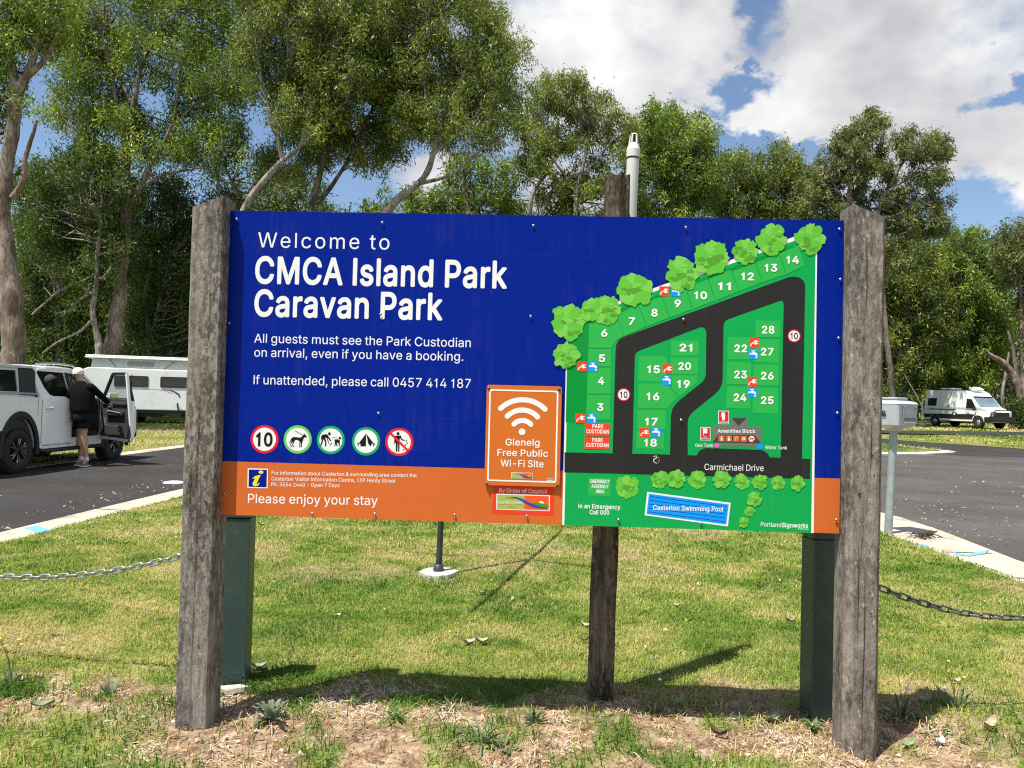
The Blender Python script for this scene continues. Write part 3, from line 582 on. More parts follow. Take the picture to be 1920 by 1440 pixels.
MHILL = vinyl('emblem_hill', (0.07, 0.27, 0.02)); MWAVE = vinyl('emblem_blue', (0.006, 0.075, 0.42)); MSEAM = vinyl('sign_blue_seam', (0.004, 0.030, 0.31)); MBROWN = vinyl('map_brown', (0.10, 0.022, 0.012))
MATS = [MBLUE, MORANGE, MWHITE, MGREEN, MPLOT, MDKG, MROAD, MRED, MBLACK, MTAP, MTREE, MTREE2, MTREE3, MGREY, MDGREY, MPINK, MRING, MRINGL, MRRED, MYEL, MOLIVE, MERED, MHILL, MWAVE, MSEAM, MBROWN]
MI = {m.name: i for i, m in enumerate(MATS)}
LAY = 0.0004
class Flat(MB):
    """thin printed shapes on the face of the board, given in photo pixels"""
    def __init__(s, base=0.0): super().__init__(); s.base = base
    def uv(s, loops, mat, layer):
        tri = tessellate_polygon([[Vector((p[0], p[1], 0)) for p in l] for l in loops])
        pts = [p for l in loops for p in l]; vs = [S3(p[0], p[1], s.base + layer * LAY) for p in pts]; fs = []
        for t in tri:
            a, b_, c = (Vector((pts[i][0], pts[i][1])) for i in t)
            cr = (b_ - a).x * (c - a).y - (b_ - a).y * (c - a).x
            if abs(cr) < 1e-12: continue
            fs.append(t if cr > 0 else (t[0], t[2], t[1]))
        s.add(vs, fs, MI[mat.name])
    def poly(s, pts, mat, layer=1, holes=()):
        s.uv([[SP(*p) for p in pts]] + [[SP(*p) for p in h] for h in holes], mat, layer)
    def disc(s, c, r, mat, layer=1, r_in=0, n=36, ry=None):
        cu, cv = SP(*c); e = SP(c[0] + r, c[1]); ru = abs(e[0] - cu); rv = ru if ry is None else abs(SP(c[0], c[1] + ry)[1] - cv)
        L = [[(cu + ru * math.cos(2 * math.pi * i / n), cv + rv * math.sin(2 * math.pi * i / n)) for i in range(n)]]
        if r_in: k = r_in / r; L.append([(cu + ru * k * math.cos(2 * math.pi * i / n), cv + rv * k * math.sin(2 * math.pi * i / n)) for i in range(n)])
        s.uv(L, mat, layer)
    def line(s, pts, w, mat, layer=1, round_=False):
        """stroke of pixel width w (number or list) along pixel points"""
        P = [Vector((p[0], p[1])) for p in pts]; n = len(P); w = [w] * n if isinstance(w, (int, float)) else w
        l = []; r = []
        for i in range(n):
            t = (P[min(i + 1, n - 1)] - P[max(i - 1, 0)]).normalized(); q = Vector((-t.y, t.x)) * (w[i] / 2)
            l.append(P[i] + q); r.append(P[i] - q)
        out = l
        def cap(c, a, b_, m_=6):
            a0 = math.atan2((a - c).y, (a - c).x); R_ = (a - c).length
            return [Vector((c.x + R_ * math.cos(a0 - math.pi * k / m_), c.y + R_ * math.sin(a0 - math.pi * k / m_))) for k in range(1, m_)]
        pts2 = list(l) + (cap(P[-1], l[-1], r[-1]) if round_ else []) + r[::-1] + (cap(P[0], r[0], l[0]) if round_ else [])
        s.poly([(p.x, p.y) for p in pts2], mat, layer)
    def arc3(s, a, b_, c, w, mat, layer=1):
        (x1, y1), (x2, y2), (x3, y3) = a, b_, c
        d = 2 * (x1 * (y2 - y3) + x2 * (y3 - y1) + x3 * (y1 - y2))
        ux = ((x1 * x1 + y1 * y1) * (y2 - y3) + (x2 * x2 + y2 * y2) * (y3 - y1) + (x3 * x3 + y3 * y3) * (y1 - y2)) / d
        uy = ((x1 * x1 + y1 * y1) * (x3 - x2) + (x2 * x2 + y2 * y2) * (x1 - x3) + (x3 * x3 + y3 * y3) * (x2 - x1)) / d
        rr = math.hypot(x1 - ux, y1 - uy); t1 = math.atan2(y1 - uy, x1 - ux); t3 = math.atan2(y3 - uy, x3 - ux)
        s.line([(ux + rr * math.cos(t1 + (t3 - t1) * k / 20), uy + rr * math.sin(t1 + (t3 - t1) * k / 20)) for k in range(21)], w, mat, layer, True)
    def text(s, body, x0, y0, x1, y1, cap, mat, layer=1, bold=0.0, track=False):
        a, b_ = Vector(SP(x0, y0)), Vector(SP(x1, y1)); k = cap / 716.0
        sy = abs(SP(x0, y0 - cap)[1] - SP(x0, y0)[1]) / 716.0
        adv = [(GLYPHS[c][0] if c != ' ' else 235) + bold * 1.2 for c in body]
        lead = min(p[0] for p in GLYPHS[body[0]][1][0]); lastc = GLYPHS[body[-1]]
        trail = lastc[0] - max(p[0] for q in lastc[1] for p in q)
        total = sum(adv) - lead - trail - bold * 0.6; W = (b_ - a).length
        if track: sx = sy; gap = (W - total * sx) / max(1, len(body) - 1)
        else: sx = W / total; gap = 0
        d = (b_ - a).normalized(); up = Vector((-d.y, d.x)); x = -lead * sx
        for c, ad in zip(body, adv):
            if c != ' ':
                gv, gt = glyph_tris(c, bold)
                vs = []
                for p in gv:
                    q = a + d * (x + (p[0] + bold * .5) * sx) + up * (p[1] * sy); vs.append(S3(q.x, q.y, s.base + layer * LAY))
                s.add(vs, gt, MI[mat.name])
            x += ad * sx + gap
_gc = {}
def glyph_tris(c, bold):
    """one glyph as triangles; a heavier weight is its outline spread outwards; overlaps are merged"""
    if (c, bold) in _gc: return _gc[(c, bold)]
    n_ = 10 if bold > 14 else 6
    offs = [(bold * math.cos(q), bold * math.sin(q)) for q in np.linspace(0, 2 * math.pi, n_ + 1)[:-1]] if bold else [(0, 0)]
    loops = [[(p[0] + ox, p[1] + oy) for p in lp] for ox, oy in offs for lp in GLYPHS[c][1]]
    V = []; E = []
    for lp in loops:
        o = len(V); V += [Vector(p) for p in lp]; E += [(o + i, o + (i + 1) % len(lp)) for i in range(len(lp))]
    ov, oe, of, _a, _b, _c = delaunay_2d_cdt(V, E, [], 0, 1e-3)
    ov = [(p.x, p.y) for p in ov]; C = np.array([[sum(ov[i][k] for i in f) / 3 for k in (0, 1)] for f in of]); wn_ = np.zeros(len(C), int)
    for lp in loops:
        L = np.array(lp); A = L; B = np.roll(L, -1, 0)
        cr = (B[None, :, 0] - A[None, :, 0]) * (C[:, None, 1] - A[None, :, 1]) - (C[:, None, 0] - A[None, :, 0]) * (B[None, :, 1] - A[None, :, 1])
        upw = (A[None, :, 1] <= C[:, None, 1]) & (B[None, :, 1] > C[:, None, 1]) & (cr > 0); dnw = (A[None, :, 1] > C[:, None, 1]) & (B[None, :, 1] <= C[:, None, 1]) & (cr < 0)
        wn_ += upw.sum(1) - dnw.sum(1)
    tr = []
    for f, w in zip(of, wn_):
        if w == 0: continue
        (x1, y1), (x2, y2), (x3, y3) = (ov[i] for i in f)
        tr.append(tuple(f) if (x2 - x1) * (y3 - y1) - (x3 - x1) * (y2 - y1) > 0 else (f[0], f[2], f[1]))
    _gc[(c, bold)] = (ov, tr); return ov, tr
def area(l): return sum(l[i - 1][0] * l[i][1] - l[i][0] * l[i - 1][1] for i in range(len(l))) / 2
def inside(p, l):
    c = False
    for i in range(len(l)):
        (x1, y1), (x2, y2) = l[i - 1], l[i]
        if (y1 > p[1]) != (y2 > p[1]) and p[0] < (x2 - x1) * (p[1] - y1) / (y2 - y1) + x1: c = not c
    return c
def offset_loop(l, d):
    n = len(l); out = []
    for i in range(n):
        a, b_, c = Vector(l[i - 1]), Vector(l[i]), Vector(l[(i + 1) % n])
        t1 = (b_ - a).normalized(); t2 = (c - b_).normalized()
        n1 = Vector((-t1.y, t1.x)); n2 = Vector((-t2.y, t2.x)); m = n1 + n2
        if m.length < 0.3: m = n1; k = 1
        else: m.normalize(); k = 1 / max(0.55, m.dot(n1))
        out.append((b_.x + m.x * d * k, b_.y + m.y * d * k))
    return out

sign = empty('park_sign', (0, PD, 0), 'large blue and orange welcome sign with a green site map between two timber posts', 'sign')
# ---- weathered timber posts
def timber(name, dark, mid, light, holes=True):
    m, nt, b = new_mat(name)
    grain = nz(nt, 5.5, 6, 0.62, (7.0, 7.0, 0.55), dist=0.4); blot = nz(nt, 3.6, 7, 0.70, (2.2, 2.2, 0.9)); speck = nz(nt, 42, 5, 0.8, (1.0, 1.0, 0.42)); hue = nz(nt, 1.1, 3, 0.5)
    c = ramp(nt, grain, [(0.30, dark), (0.45, mid), (0.68, light)])
    c = mixc(nt, ramp(nt, hue, [(0.4, (0, 0, 0)), (0.65, (0.55, 0.55, 0.55))]), c, (mid[0] * 1.05, mid[1] * 0.97, mid[2] * 0.9))
    f1 = ramp(nt, blot, [(0.45, (0, 0, 0)), (0.60, (1, 1, 1))]); c = mixc(nt, ramp(nt, speck, [(0.42, (0, 0, 0)), (0.55, (0.85, 0.85, 0.85))]), c, c)
    dk = N(nt, 'ShaderNodeMath', operation='MULTIPLY'); nt.links.new(f1, dk.inputs[0]); nt.links.new(ramp(nt, speck, [(0.40, (0.15, 0.15, 0.15)), (0.56, (0.95, 0.95, 0.95))]), dk.inputs[1])
    c = mixc(nt, dk.outputs[0], c, tuple(q * 0.42 for q in dark))
    lf = nz(nt, 30, 5, 0.8, (1.2, 1.2, 0.55)); c = mixc(nt, ramp(nt, lf, [(0.58, (0, 0, 0)), (0.68, (0.85, 0.85, 0.85))]), c, tuple(min(.6, q * 1.5) for q in light))
    zone = ramp(nt, nz(nt, 1.6, 4, .6, (2.5, 2.5, .8)), [(.40, (.12, .12, .12)), (.62, (1, 1, 1))]); fk = ramp(nt, nz(nt, 46, 4, .72, (1.0, 1.0, .5)), [(.47, (0, 0, 0)), (.55, (.82, .82, .82))])
    mk = N(nt, 'ShaderNodeMath', operation='MULTIPLY'); nt.links.new(zone, mk.inputs[0]); nt.links.new(fk, mk.inputs[1]); c = mixc(nt, mk.outputs[0], c, tuple(q * .50 for q in dark))
    nt.links.new(c, b.inputs['Base Color']); b.inputs['Roughness'].default_value = 0.92; b.inputs['Specular IOR Level'].default_value = 0.15
    h = N(nt, 'ShaderNodeMath', operation='ADD'); nt.links.new(grain, h.inputs[0]); nt.links.new(speck, h.inputs[1])
    bump(nt, b, h.outputs[0], 0.8, 0.008); return m
M_post = timber('weathered_timber', (0.135, 0.115, 0.097), (0.245, 0.218, 0.190), (0.345, 0.316, 0.284))
def post(u_in, side, prot, label, round_=False):
    """square timber post; u_in = the face that touches the board, side = -1 left / +1 right"""
    W_ = 0.146; n_ = 46; mb = MB(); ring = []
    w0, w1 = prot, prot - W_ - 0.005                        # front and back, measured from the board's face
    def P(u, v, w): return S3(u_in + side * u, v, w)
    # outline of the section, slightly rounded arrises
    r_ = 0.006; sec = []
    cr = [(0 + r_, w0), (W_ - (0.035 if round_ else r_), w0), (W_, w0 - (0.045 if round_ else r_)), (W_, w1 + r_), (W_ - r_, w1), (r_, w1), (0, w1 + r_), (0, w0 - r_)]
    k = len(cr); vs = []
    for i in range(n_ + 1):
        t = i / n_; ch = (.008 + .030 * (1 - t) ** 1.5) if round_ else 0
        for (u, w) in (cr if not round_ else [(ch, w0), (W_ - .010 - ch * .35, w0), (W_, w0 - .010 - ch * .4), (W_, w1 + r_), (W_ - r_, w1), (r_, w1), (0, w1 + r_), (0, w0 - ch * 1.1)]):
            top = 2.392 - (0.056 * (u / W_)) - 0.028 * max(0, (w0 - w - .0) / W_) * 0
            v = -0.12 + (top + 0.12) * t
            j = 0.0007 * math.sin(v * 7 + u * 40) + 0.0005 * math.sin(v * 23 + w * 50)
            uu = u + j * (1 if u > W_ / 2 else 0); vs.append(P(uu, v, w + j * 0.6))
    fs = [(i * k + a, i * k + (a + 1) % k, (i + 1) * k + (a + 1) % k, (i + 1) * k + a) for i in range(n_) for a in range(k)]
    fs.append(tuple(range(n_ * k, n_ * k + k))); fs.append(tuple(range(k))[::-1])
    mb.add(vs, fs)
    # drying cracks and knots
    ck = MB(); gg = np.random.default_rng(5 + side)
    for u_, v0_, v1_ in ((0.075, 0.03, 1.1), (0.082, 1.05, 1.5), (0.05, 1.7, 2.1), (0.112, 0.9, 1.25)) if side < 0 else ((0.07, 0.03, .8), (0.06, 1.9, 2.25), (0.09, 1.2, 1.45), (0.045, .5, .9)):
        vv = np.linspace(v0_, v1_, 14); uu = u_ + np.cumsum(gg.normal(0, .0011, 14)); wd = 0.0011 * np.sin(np.linspace(0.1, 3.0, 14)) + .0003
        L_ = [P(a - c, v, w0 + .0035) for a, v, c in zip(uu, vv, wd)] + [P(a + c, v, w0 + .0035) for a, v, c in zip(uu[::-1], vv[::-1], wd[::-1])]
        ck.add(L_, [(i, i + 1, 26 - i, 27 - i) for i in range(13)])
    for _ in range(9 if side < 0 else 14):
        u_, v_ = gg.uniform(.025, .12), gg.uniform(.2, 2.25); ru, rv = gg.uniform(.0015, .005), gg.uniform(.002, .007)
        ck.add([P(u_, v_, w0 + .004)] + [P(u_ + ru * math.cos(a), v_ + rv * math.sin(a), w0 + .0032) for a in np.linspace(0, 2 * math.pi, 9)[:-1]], [(0, 1 + i, 1 + (i + 1) % 8) for i in range(8)])
    mb.add(ck.v, ck.f, 1)
    o = mb.build('timber_post', [M_post, paint('timber_crack', (0.022, 0.017, 0.013), 0.95, 0.2)], sign, world=True); tag(o, label)
    return o
post(U0 - 0.001, -1, 0.075, 'grey weathered square timber post at the left end of the sign')
post(UR + 0.004, 1, 0.085, 'grey weathered timber post with a worn front corner at the right end of the sign', True)

# ---- the board
mb = MB(); mb.prism([(U0, V0), (UR, V0), (UR, V1), (U0, V1)], lambda u, v, w: S3(u, v, w), -0.006)
board = mb.build('board', [MBLUE], sign, world=True)
f = Flat(); e1 = SP(415, 866.7); e2 = SP(909, 876.6); e3 = SP(1527.6, 895.9); vb = (e1[1] + e2[1] + e3[1]) / 3
f.uv([[(U0, V0), (UR, V0), (UR, vb), (U0, vb)]], MORANGE, 1); f.build('orange_band', MATS, board, world=True, fix=False)
f = Flat()   # faint edges of overlaid blue vinyl
f.line([(448, 468), (930, 478), (1120, 481)], 0.9, MSEAM, 1); f.line([(1130, 542), (1200, 543)], 1.0, MSEAM, 1); f.line([(760, 783), (900, 786)], 1.0, MSEAM, 1)
f.build('vinyl_seam', MATS, board, world=True, fix=False)
f = Flat(); f.text('Welcome to', 483.5, 463.7, 730, 468, 28.0, MWHITE, 1, 0, True); f.build('heading_lettering', MATS, board, world=True, fix=False)
f = Flat(); f.text('CMCA Island Park', 478.5, 530, 949, 539.5, 48, MWHITE, 1, 30); f.build('heading_lettering', MATS, board, world=True, fix=False)
f = Flat(); f.text('Caravan Park', 477, 591.6, 828, 599, 47.5, MWHITE, 1, 30); f.build('heading_lettering', MATS, board, world=True, fix=False)
f = Flat(); f.text('All guests must see the Park Custodian', 476.6, 642.3, 882.6, 651, 16.6, MWHITE, 1, 3); f.build('notice_lettering', MATS, board, world=True, fix=False)
f = Flat(); f.text('on arrival, even if you have a booking.', 476.6, 668.6, 868.5, 676.7, 16.6, MWHITE, 1, 3); f.build('notice_lettering', MATS, board, world=True, fix=False)
f = Flat(); f.text('If unattended, please call 0457 414 187', 475.4, 720.3, 882.4, 727.6, 16.8, MWHITE, 1, 3); f.build('notice_lettering', MATS, board, world=True, fix=False)
f = Flat(); f.text('For information about Casterton & surrounding area contact the', 509.4, 889.8, 781, 894.8, 6.9, MWHITE, 2, 6); f.build('information_lettering', MATS, board, world=True, fix=False)
f = Flat(); f.text('Casterton Visitor Information Centre, 139 Henty Street', 509.2, 900.8, 741.5, 905.0, 6.9, MWHITE, 2, 6); f.build('information_lettering', MATS, board, world=True, fix=False)
f = Flat(); f.text('Ph. 5554 2440 - Open 7 Days', 508.8, 911.5, 636.6, 913.6, 6.9, MWHITE, 2, 6); f.build('information_lettering', MATS, board, world=True, fix=False)
f = Flat(); f.text('Please enjoy your stay', 465, 943.0, 708, 947.2, 17.2, MWHITE, 2, 6); f.build('information_lettering', MATS, board, world=True, fix=False)
# ---- round pictograms
def rz(ax, ay, s): return lambda pts: [(ax + x / s, ay + y / s) for x, y in pts]
Z3 = rz(460, 790, 11.294); Z4 = rz(620, 790, 11.294)
def roundel(c, r, ring, name):
    f = Flat(); f.disc(c, r, ring, 1); f.disc(c, r * 0.82, MWHITE, 2); return f
f = roundel((496, 823.6), 26.3, MRRED, 0); f.text('10', 480.6, 835.6, 510, 836.2, 24, MBLACK, 3, 40); f.build('speed_roundel', MATS, board, world=True, fix=False)
f = roundel((558.2, 824), 26.3, MRINGL, 0)
f.poly(Z3([(1308, 325), (1292, 338), (1262, 340), (1238, 350), (1226, 400), (1206, 440), (1197, 500), (1199, 548), (1178, 548), (1172, 450), (1163, 445), (1163, 548), (1143, 548), (1148, 420), (1100, 392), (1052, 398), (1032, 440), (1012, 490), (1036, 542), (1008, 542), (994, 495), (1006, 450), (990, 445), (968, 490), (988, 542), (962, 544), (950, 490), (974, 430), (982, 395), (934, 468), (925, 460), (962, 390), (985, 350), (1020, 330), (1090, 335), (1150, 345), (1190, 335), (1215, 295), (1240, 278), (1253, 250), (1264, 280), (1288, 302)]), MBLACK, 3)
f.line(Z3([(1055, 200), (1210, 288)]), 1.0, MBLACK, 3); f.build('dog_lead_roundel', MATS, board, world=True, fix=False)
f = roundel((620.2, 825), 26.3, MRING, 0)
f.disc(Z3([(1782, 262)])[0], 2.5, MBLACK, 3, ry=3.0)
f.poly(Z3([(1610, 305), (1640, 282), (1722, 270), (1748, 290), (1822, 408), (1804, 424), (1742, 345), (1776, 458), (1760, 466), (1722, 350), (1690, 345), (1718, 420), (1714, 528), (1686, 528), (1690, 435), (1652, 372), (1642, 440), (1608, 526), (1586, 515), (1618, 420), (1604, 350)]), MBLACK, 3)
f.poly(Z3([(1792, 480), (1830, 452), (1838, 455), (1822, 490), (1806, 496)]), MBLACK, 3)
f.line(Z3([(1770, 484), (1812, 514)]), 0.6, MBLACK, 3)
f.poly(Z4([(66, 376), (90, 385), (160, 378), (196, 400), (192, 528), (172, 528), (165, 460), (130, 450), (148, 526), (126, 528), (106, 470), (98, 528), (80, 528), (88, 430), (84, 400)]), MBLACK, 3)
f.poly(Z4([(178, 315), (190, 322), (234, 360), (222, 376), (200, 382), (172, 370)]), MBLACK, 3)
f.line(Z4([(22, 372), (40, 350), (70, 337), (112, 340), (146, 358)]), 0.6, MBLACK, 3); f.build('dog_waste_roundel', MATS, board, world=True, fix=False)
f = roundel((686.4, 827.5), 26.3, MRING, 0)
f.poly(Z4([(755, 256), (746, 528), (630, 528), (632, 468), (610, 470), (586, 492), (602, 526), (586, 532), (568, 492), (554, 472), (568, 462), (588, 470)]), MBLACK, 3)
f.poly(Z4([(757, 262), (916, 474), (936, 462), (946, 472), (930, 492), (908, 536), (894, 530), (906, 496), (870, 466), (850, 526), (818, 508), (790, 450)]), MBLACK, 3)
f.build('tent_roundel', MATS, board, world=True, fix=False)
f = roundel((748.6, 828.7), 26.3, MRRED, 0)
f.disc(Z4([(1427, 258)])[0], 2.9, MBLACK, 3)
f.poly(Z4([(1370, 302), (1488, 300), (1512, 376), (1570, 390), (1565, 412), (1498, 402), (1466, 345), (1460, 460), (1456, 642), (1430, 642), (1427, 470), (1419, 470), (1412, 642), (1380, 642), (1380, 420), (1366, 472), (1344, 472), (1348, 370), (1354, 316)]), MBLACK, 3)
for q in ((1600, 413), (1620, 462), (1585, 500), (1545, 605)): f.disc(Z4([q])[0], 1.35, MBLACK, 3, n=12)
f.line(Z4([(1262, 246), (1648, 628)]), 4.2, MRRED, 4); f.build('no_litter_roundel', MATS, board, world=True, fix=False)
# ---- information square
f = Flat(); f.poly([(464.6, 878), (502.6, 878.9), (501.9, 915.6), (463.9, 914.6)], MWHITE, 2); f.poly([(466.8, 880.2), (500.6, 881), (499.9, 913.4), (466.1, 912.5)], MBLUE, 3)
Z6 = rz(440, 780, 5.3333)
f.disc(Z6([(264, 561)])[0], 4.6, MYEL, 4, ry=3.0)
f.poly(Z6([(176, 628), (205, 600), (262, 588), (250, 612), (222, 672), (226, 684), (244, 666), (250, 672), (236, 694), (206, 702), (184, 694), (180, 672), (208, 622)]), MYEL, 4)
f.build('information_symbol', MATS, board, world=True, fix=False)
# ---- council panel
def emblem(f, X, lay, full=True):
    f.poly(X([(490, 822), (1450, 850), (1445, 1136), (482, 1106)]), MWHITE, lay)
    f.poly(X([(508, 838), (985, 852), (980, 1104), (500, 1090)]), MOLIVE, lay + 1)
    f.poly(X([(990, 852), (1432, 866), (1427, 1118), (985, 1104)]), MERED, lay + 1)
    f.disc(X([(1295, 1000)])[0], 47 * X.k, MWHITE, lay + 2, n=20)
    f.poly(X([(1110, 985), (1200, 978), (1290, 992), (1424, 1020), (1423, 1075), (1330, 1070), (1220, 1035)]), MHILL, lay + 3)
    f.line(X([(640, 898), (720, 886), (850, 892), (930, 922), (1040, 985), (1160, 1042), (1280, 1066), (1400, 1072)]), [0.3 * X.k * 9.6, 9 * X.k, 22 * X.k, 34 * X.k, 46 * X.k, 40 * X.k, 24 * X.k, 6 * X.k], MWAVE, lay + 4)
    if full:
        f.line(X([(690, 1050), (740, 1060), (790, 1072), (825, 1074)]), 0.9, MERED, lay + 2)
        f.text('GLENELG SHIRE', *X([(527, 998)])[0], *X([(957, 1008)])[0], 4.4, MWHITE, lay + 5, 10)
class Tr:
    def __init__(s, f_, k): s.f = f_; s.k = k
    def __call__(s, p): return [s.f(*q) for q in p]
f = Flat(); f.poly([(924.6, 909), (1039.4, 912), (1038.2, 966.8), (922.6, 963.2)], MRED, 2)
f.text('By Order of Council', 935.7, 922.9, 1024.8, 925.4, 7.6, MWHITE, 3, 4)
emblem(f, Tr(lambda x, y: (880 + x / 9.6, 840 + y / 9.6), 1 / 9.6), 3)
f.build('council_panel', MATS, board, world=True, fix=False)
# ---- site map
Z2 = lambda p: [(1020 + x / 3, 400 + y / 3) for x, y in p]
Z9 = lambda p: [(1040 + x / 3.0968, 820 + y / 3.0968) for x, y in p]
ZA = lambda p: [(1270 + x / 8, 740 + y / 8) for x, y in p]
f = Flat()
f.poly([(1063, 600), (1532.5, 428), (1525.5, 999.5), (1054.0, 984)], MWHITE, 2)
f.poly([(1066.5, 605), (1529.5, 437), (1520.6, 999.3), (1058.0, 984.1)], MGREEN, 3)
f.poly(Z2([(134, 660), (250, 615), (236, 1175), (122, 1174)]), MDKG, 4)
f.poly(Z2([(250, 612), (400, 548), (800, 400), (1325, 205), (1400, 180), (1405, 196), (1325, 222), (800, 420), (405, 572), (255, 625)]), MDKG, 4)
PL = [[(255, 622), (402, 566), (447, 690), (405, 715), (380, 757), (250, 757)], [(410, 577), (526, 505), (575, 636), (450, 690)], [(532, 510), (660, 470), (704, 588), (580, 636)], [(665, 470), (788, 420), (834, 540), (708, 586)],
      [(800, 420), (918, 372), (962, 490), (840, 538)], [(925, 372), (1048, 318), (1094, 438), (966, 490)], [(1058, 325), (1188, 282), (1226, 388), (1098, 438)], [(1195, 280), (1318, 222), (1360, 345), (1228, 388)], [(1325, 225), (1430, 180), (1465, 295), (1364, 343)],
      [(250, 762), (378, 762), (376, 862), (246, 862)], [(246, 868), (376, 868), (374, 1015), (241, 1015)], [(241, 1021), (374, 1022), (372, 1162), (236, 1160)]]
for q in PL: f.poly(Z2(q), MPLOT, 5)
for (a, t1, t2) in ([(230, 1178), (372, 1182), (370, 1254), (230, 1252)], (272, 1207, 333, 1209), (238, 1236, 364, 1239)), ([(229, 1257), (370, 1259), (368, 1328), (227, 1325)], (271, 1284, 331, 1286), (237, 1312, 363, 1315)):
    f.poly(Z2(a), MRED, 6); f.text('PARK', *Z2([t1[:2]])[0], *Z2([t1[2:]])[0], 7.0, MWHITE, 7, 30); f.text('CUSTODIAN', *Z2([t2[:2]])[0], *Z2([t2[2:]])[0], 7.0, MWHITE, 7, 30)
road = [(1058.4, 848), (1148.5, 850), (1154, 656), (1155.5, 645), (1160.5, 637), (1169, 631.8), (1478, 520), (1489, 518.4), (1499, 520.5), (1506, 526), (1509.6, 535), (1503.5, 859.5), (1519.3, 860.7), (1518.4, 897.8), (1058.2, 885.5)]
f.poly(road, MROAD, 4)
I1 = Z2([(497, 1352), (511, 805), (517, 787), (533, 775), (875, 643), (893, 642), (906, 651), (912, 672), (910, 905), (905, 925), (893, 945), (870, 965), (765, 1048), (738, 1075), (722, 1100), (713, 1140), (708, 1357)])
I2 = Z2([(808, 1360), (808, 1175), (813, 1150), (828, 1127), (850, 1107), (965, 1015), (985, 993), (998, 968), (1004, 940), (1010, 630), (1016, 612), (1030, 599), (1320, 496), (1335, 493), (1345, 500), (1347, 514), (1330, 1375), (1268, 1372), (1258, 1352), (1238, 1337), (1210, 1330), (910, 1320), (885, 1328), (868, 1342), (858, 1362)])
f.poly(I1, MGREEN, 5); f.poly(I2, MGREEN, 5)
for q in ([(715, 715), (872, 718), (868, 801), (712, 801)], [(533, 803), (690, 805), (690, 948), (530, 945)], [(712, 811), (868, 813), (865, 905), (710, 903)], [(720, 910), (862, 912), (862, 950), (760, 1030), (718, 983)], [(530, 957), (690, 957), (752, 1033), (690, 1098), (528, 1098)],
          [(525, 1107), (683, 1107), (683, 1215), (522, 1212)], [(520, 1225), (675, 1230), (672, 1325), (518, 1322)], [(1188, 603), (1330, 605), (1328, 697), (1187, 697)], [(1032, 695), (1175, 698), (1170, 823), (1030, 822)], [(1185, 708), (1322, 710), (1320, 842), (1180, 838)],
          [(1030, 835), (1165, 838), (1163, 963), (1025, 962)], [(1180, 850), (1320, 852), (1318, 970), (1176, 968)], [(1028, 974), (1163, 975), (1160, 1100), (1022, 1095)], [(1176, 980), (1316, 982), (1315, 1128), (1172, 1123)]): f.poly(Z2(q), MPLOT, 6)
NUM = {3: (315, 1090), 4: (320, 942), 5: (325, 815), 6: (338, 673), 7: (492, 607), 8: (620, 560), 9: (750, 508), 10: (880, 462), 11: (1013, 411), 12: (1143, 356), 13: (1275, 307), 14: (1397, 262), 15: (615, 878), 16: (612, 1030), 17: (603, 1172), 18: (598, 1290), 19: (783, 960), 20: (790, 860), 21: (797, 756), 22: (1105, 760), 23: (1104, 907), 24: (1101, 1036), 25: (1254, 1052), 26: (1254, 914), 27: (1254, 779), 28: (1259, 655)}
for k, (x, y) in NUM.items():
    w = 34 if k > 9 else 16
    f.text(str(k), *Z2([(x - w, y + 19)])[0], *Z2([(x + w, y + 20)])[0], 13.2, MWHITE, 8, 40)
def plug(x, y):
    s_ = lambda p: Z2([(x + a, y + b_) for a, b_ in p])
    f.poly(s_([(-27, -24), (-23, -27), (25, -26), (28, -22), (27, 25), (23, 28), (-25, 27), (-28, 23)]), MRED, 7)
    f.line(s_([(-20, 20), (-17, 8), (-6, 0), (4, 0)]), 2.0, MWHITE, 8)
    f.poly(s_([(-2, -6), (4, -14), (14, -14), (16, -10), (24, -12), (24, -7), (15, -5), (15, 3), (24, 3), (24, 8), (14, 9), (6, 11), (-2, 5)]), MWHITE, 8)
def tap(x, y):
    s_ = lambda p: Z2([(x + a, y + b_) for a, b_ in p])
    f.poly(s_([(-27, -24), (-23, -27), (25, -26), (28, -22), (27, 25), (23, 28), (-25, 27), (-28, 23)]), MTAP, 7)
    f.poly(s_([(-22, -8), (-8, -8), (-5, -12), (-5, -17), (-13, -18), (-13, -22), (10, -22), (10, -18), (3, -17), (3, -12), (14, -9), (21, -2), (22, 8), (11, 8), (9, 2), (0, 3), (-8, 1), (-22, 2)]), MWHITE, 8)
    f.disc(s_([(16, 17)])[0], 1.6, MWHITE, 8, ry=2.2, n=12)
for q in ((675, 438), (213, 862), (204, 1152), (694, 875), (565, 1232), (1181, 728), (1171, 947)): plug(*q)
for q in ((741, 440), (276, 863), (268, 1153), (690, 938), (630, 1232), (1178, 793), (1170, 1010)): tap(*q)
for q in ((448, 1020), (1406, 690)):
    c = Z2([q])[0]; f.disc(c, 12.3, MRRED, 6); f.disc(c, 10.2, MWHITE, 7); f.text('10', c[0] - 6.6, c[1] + 5.6, c[0] + 6.6, c[1] + 5.8, 11.5, MBLACK, 8, 24)
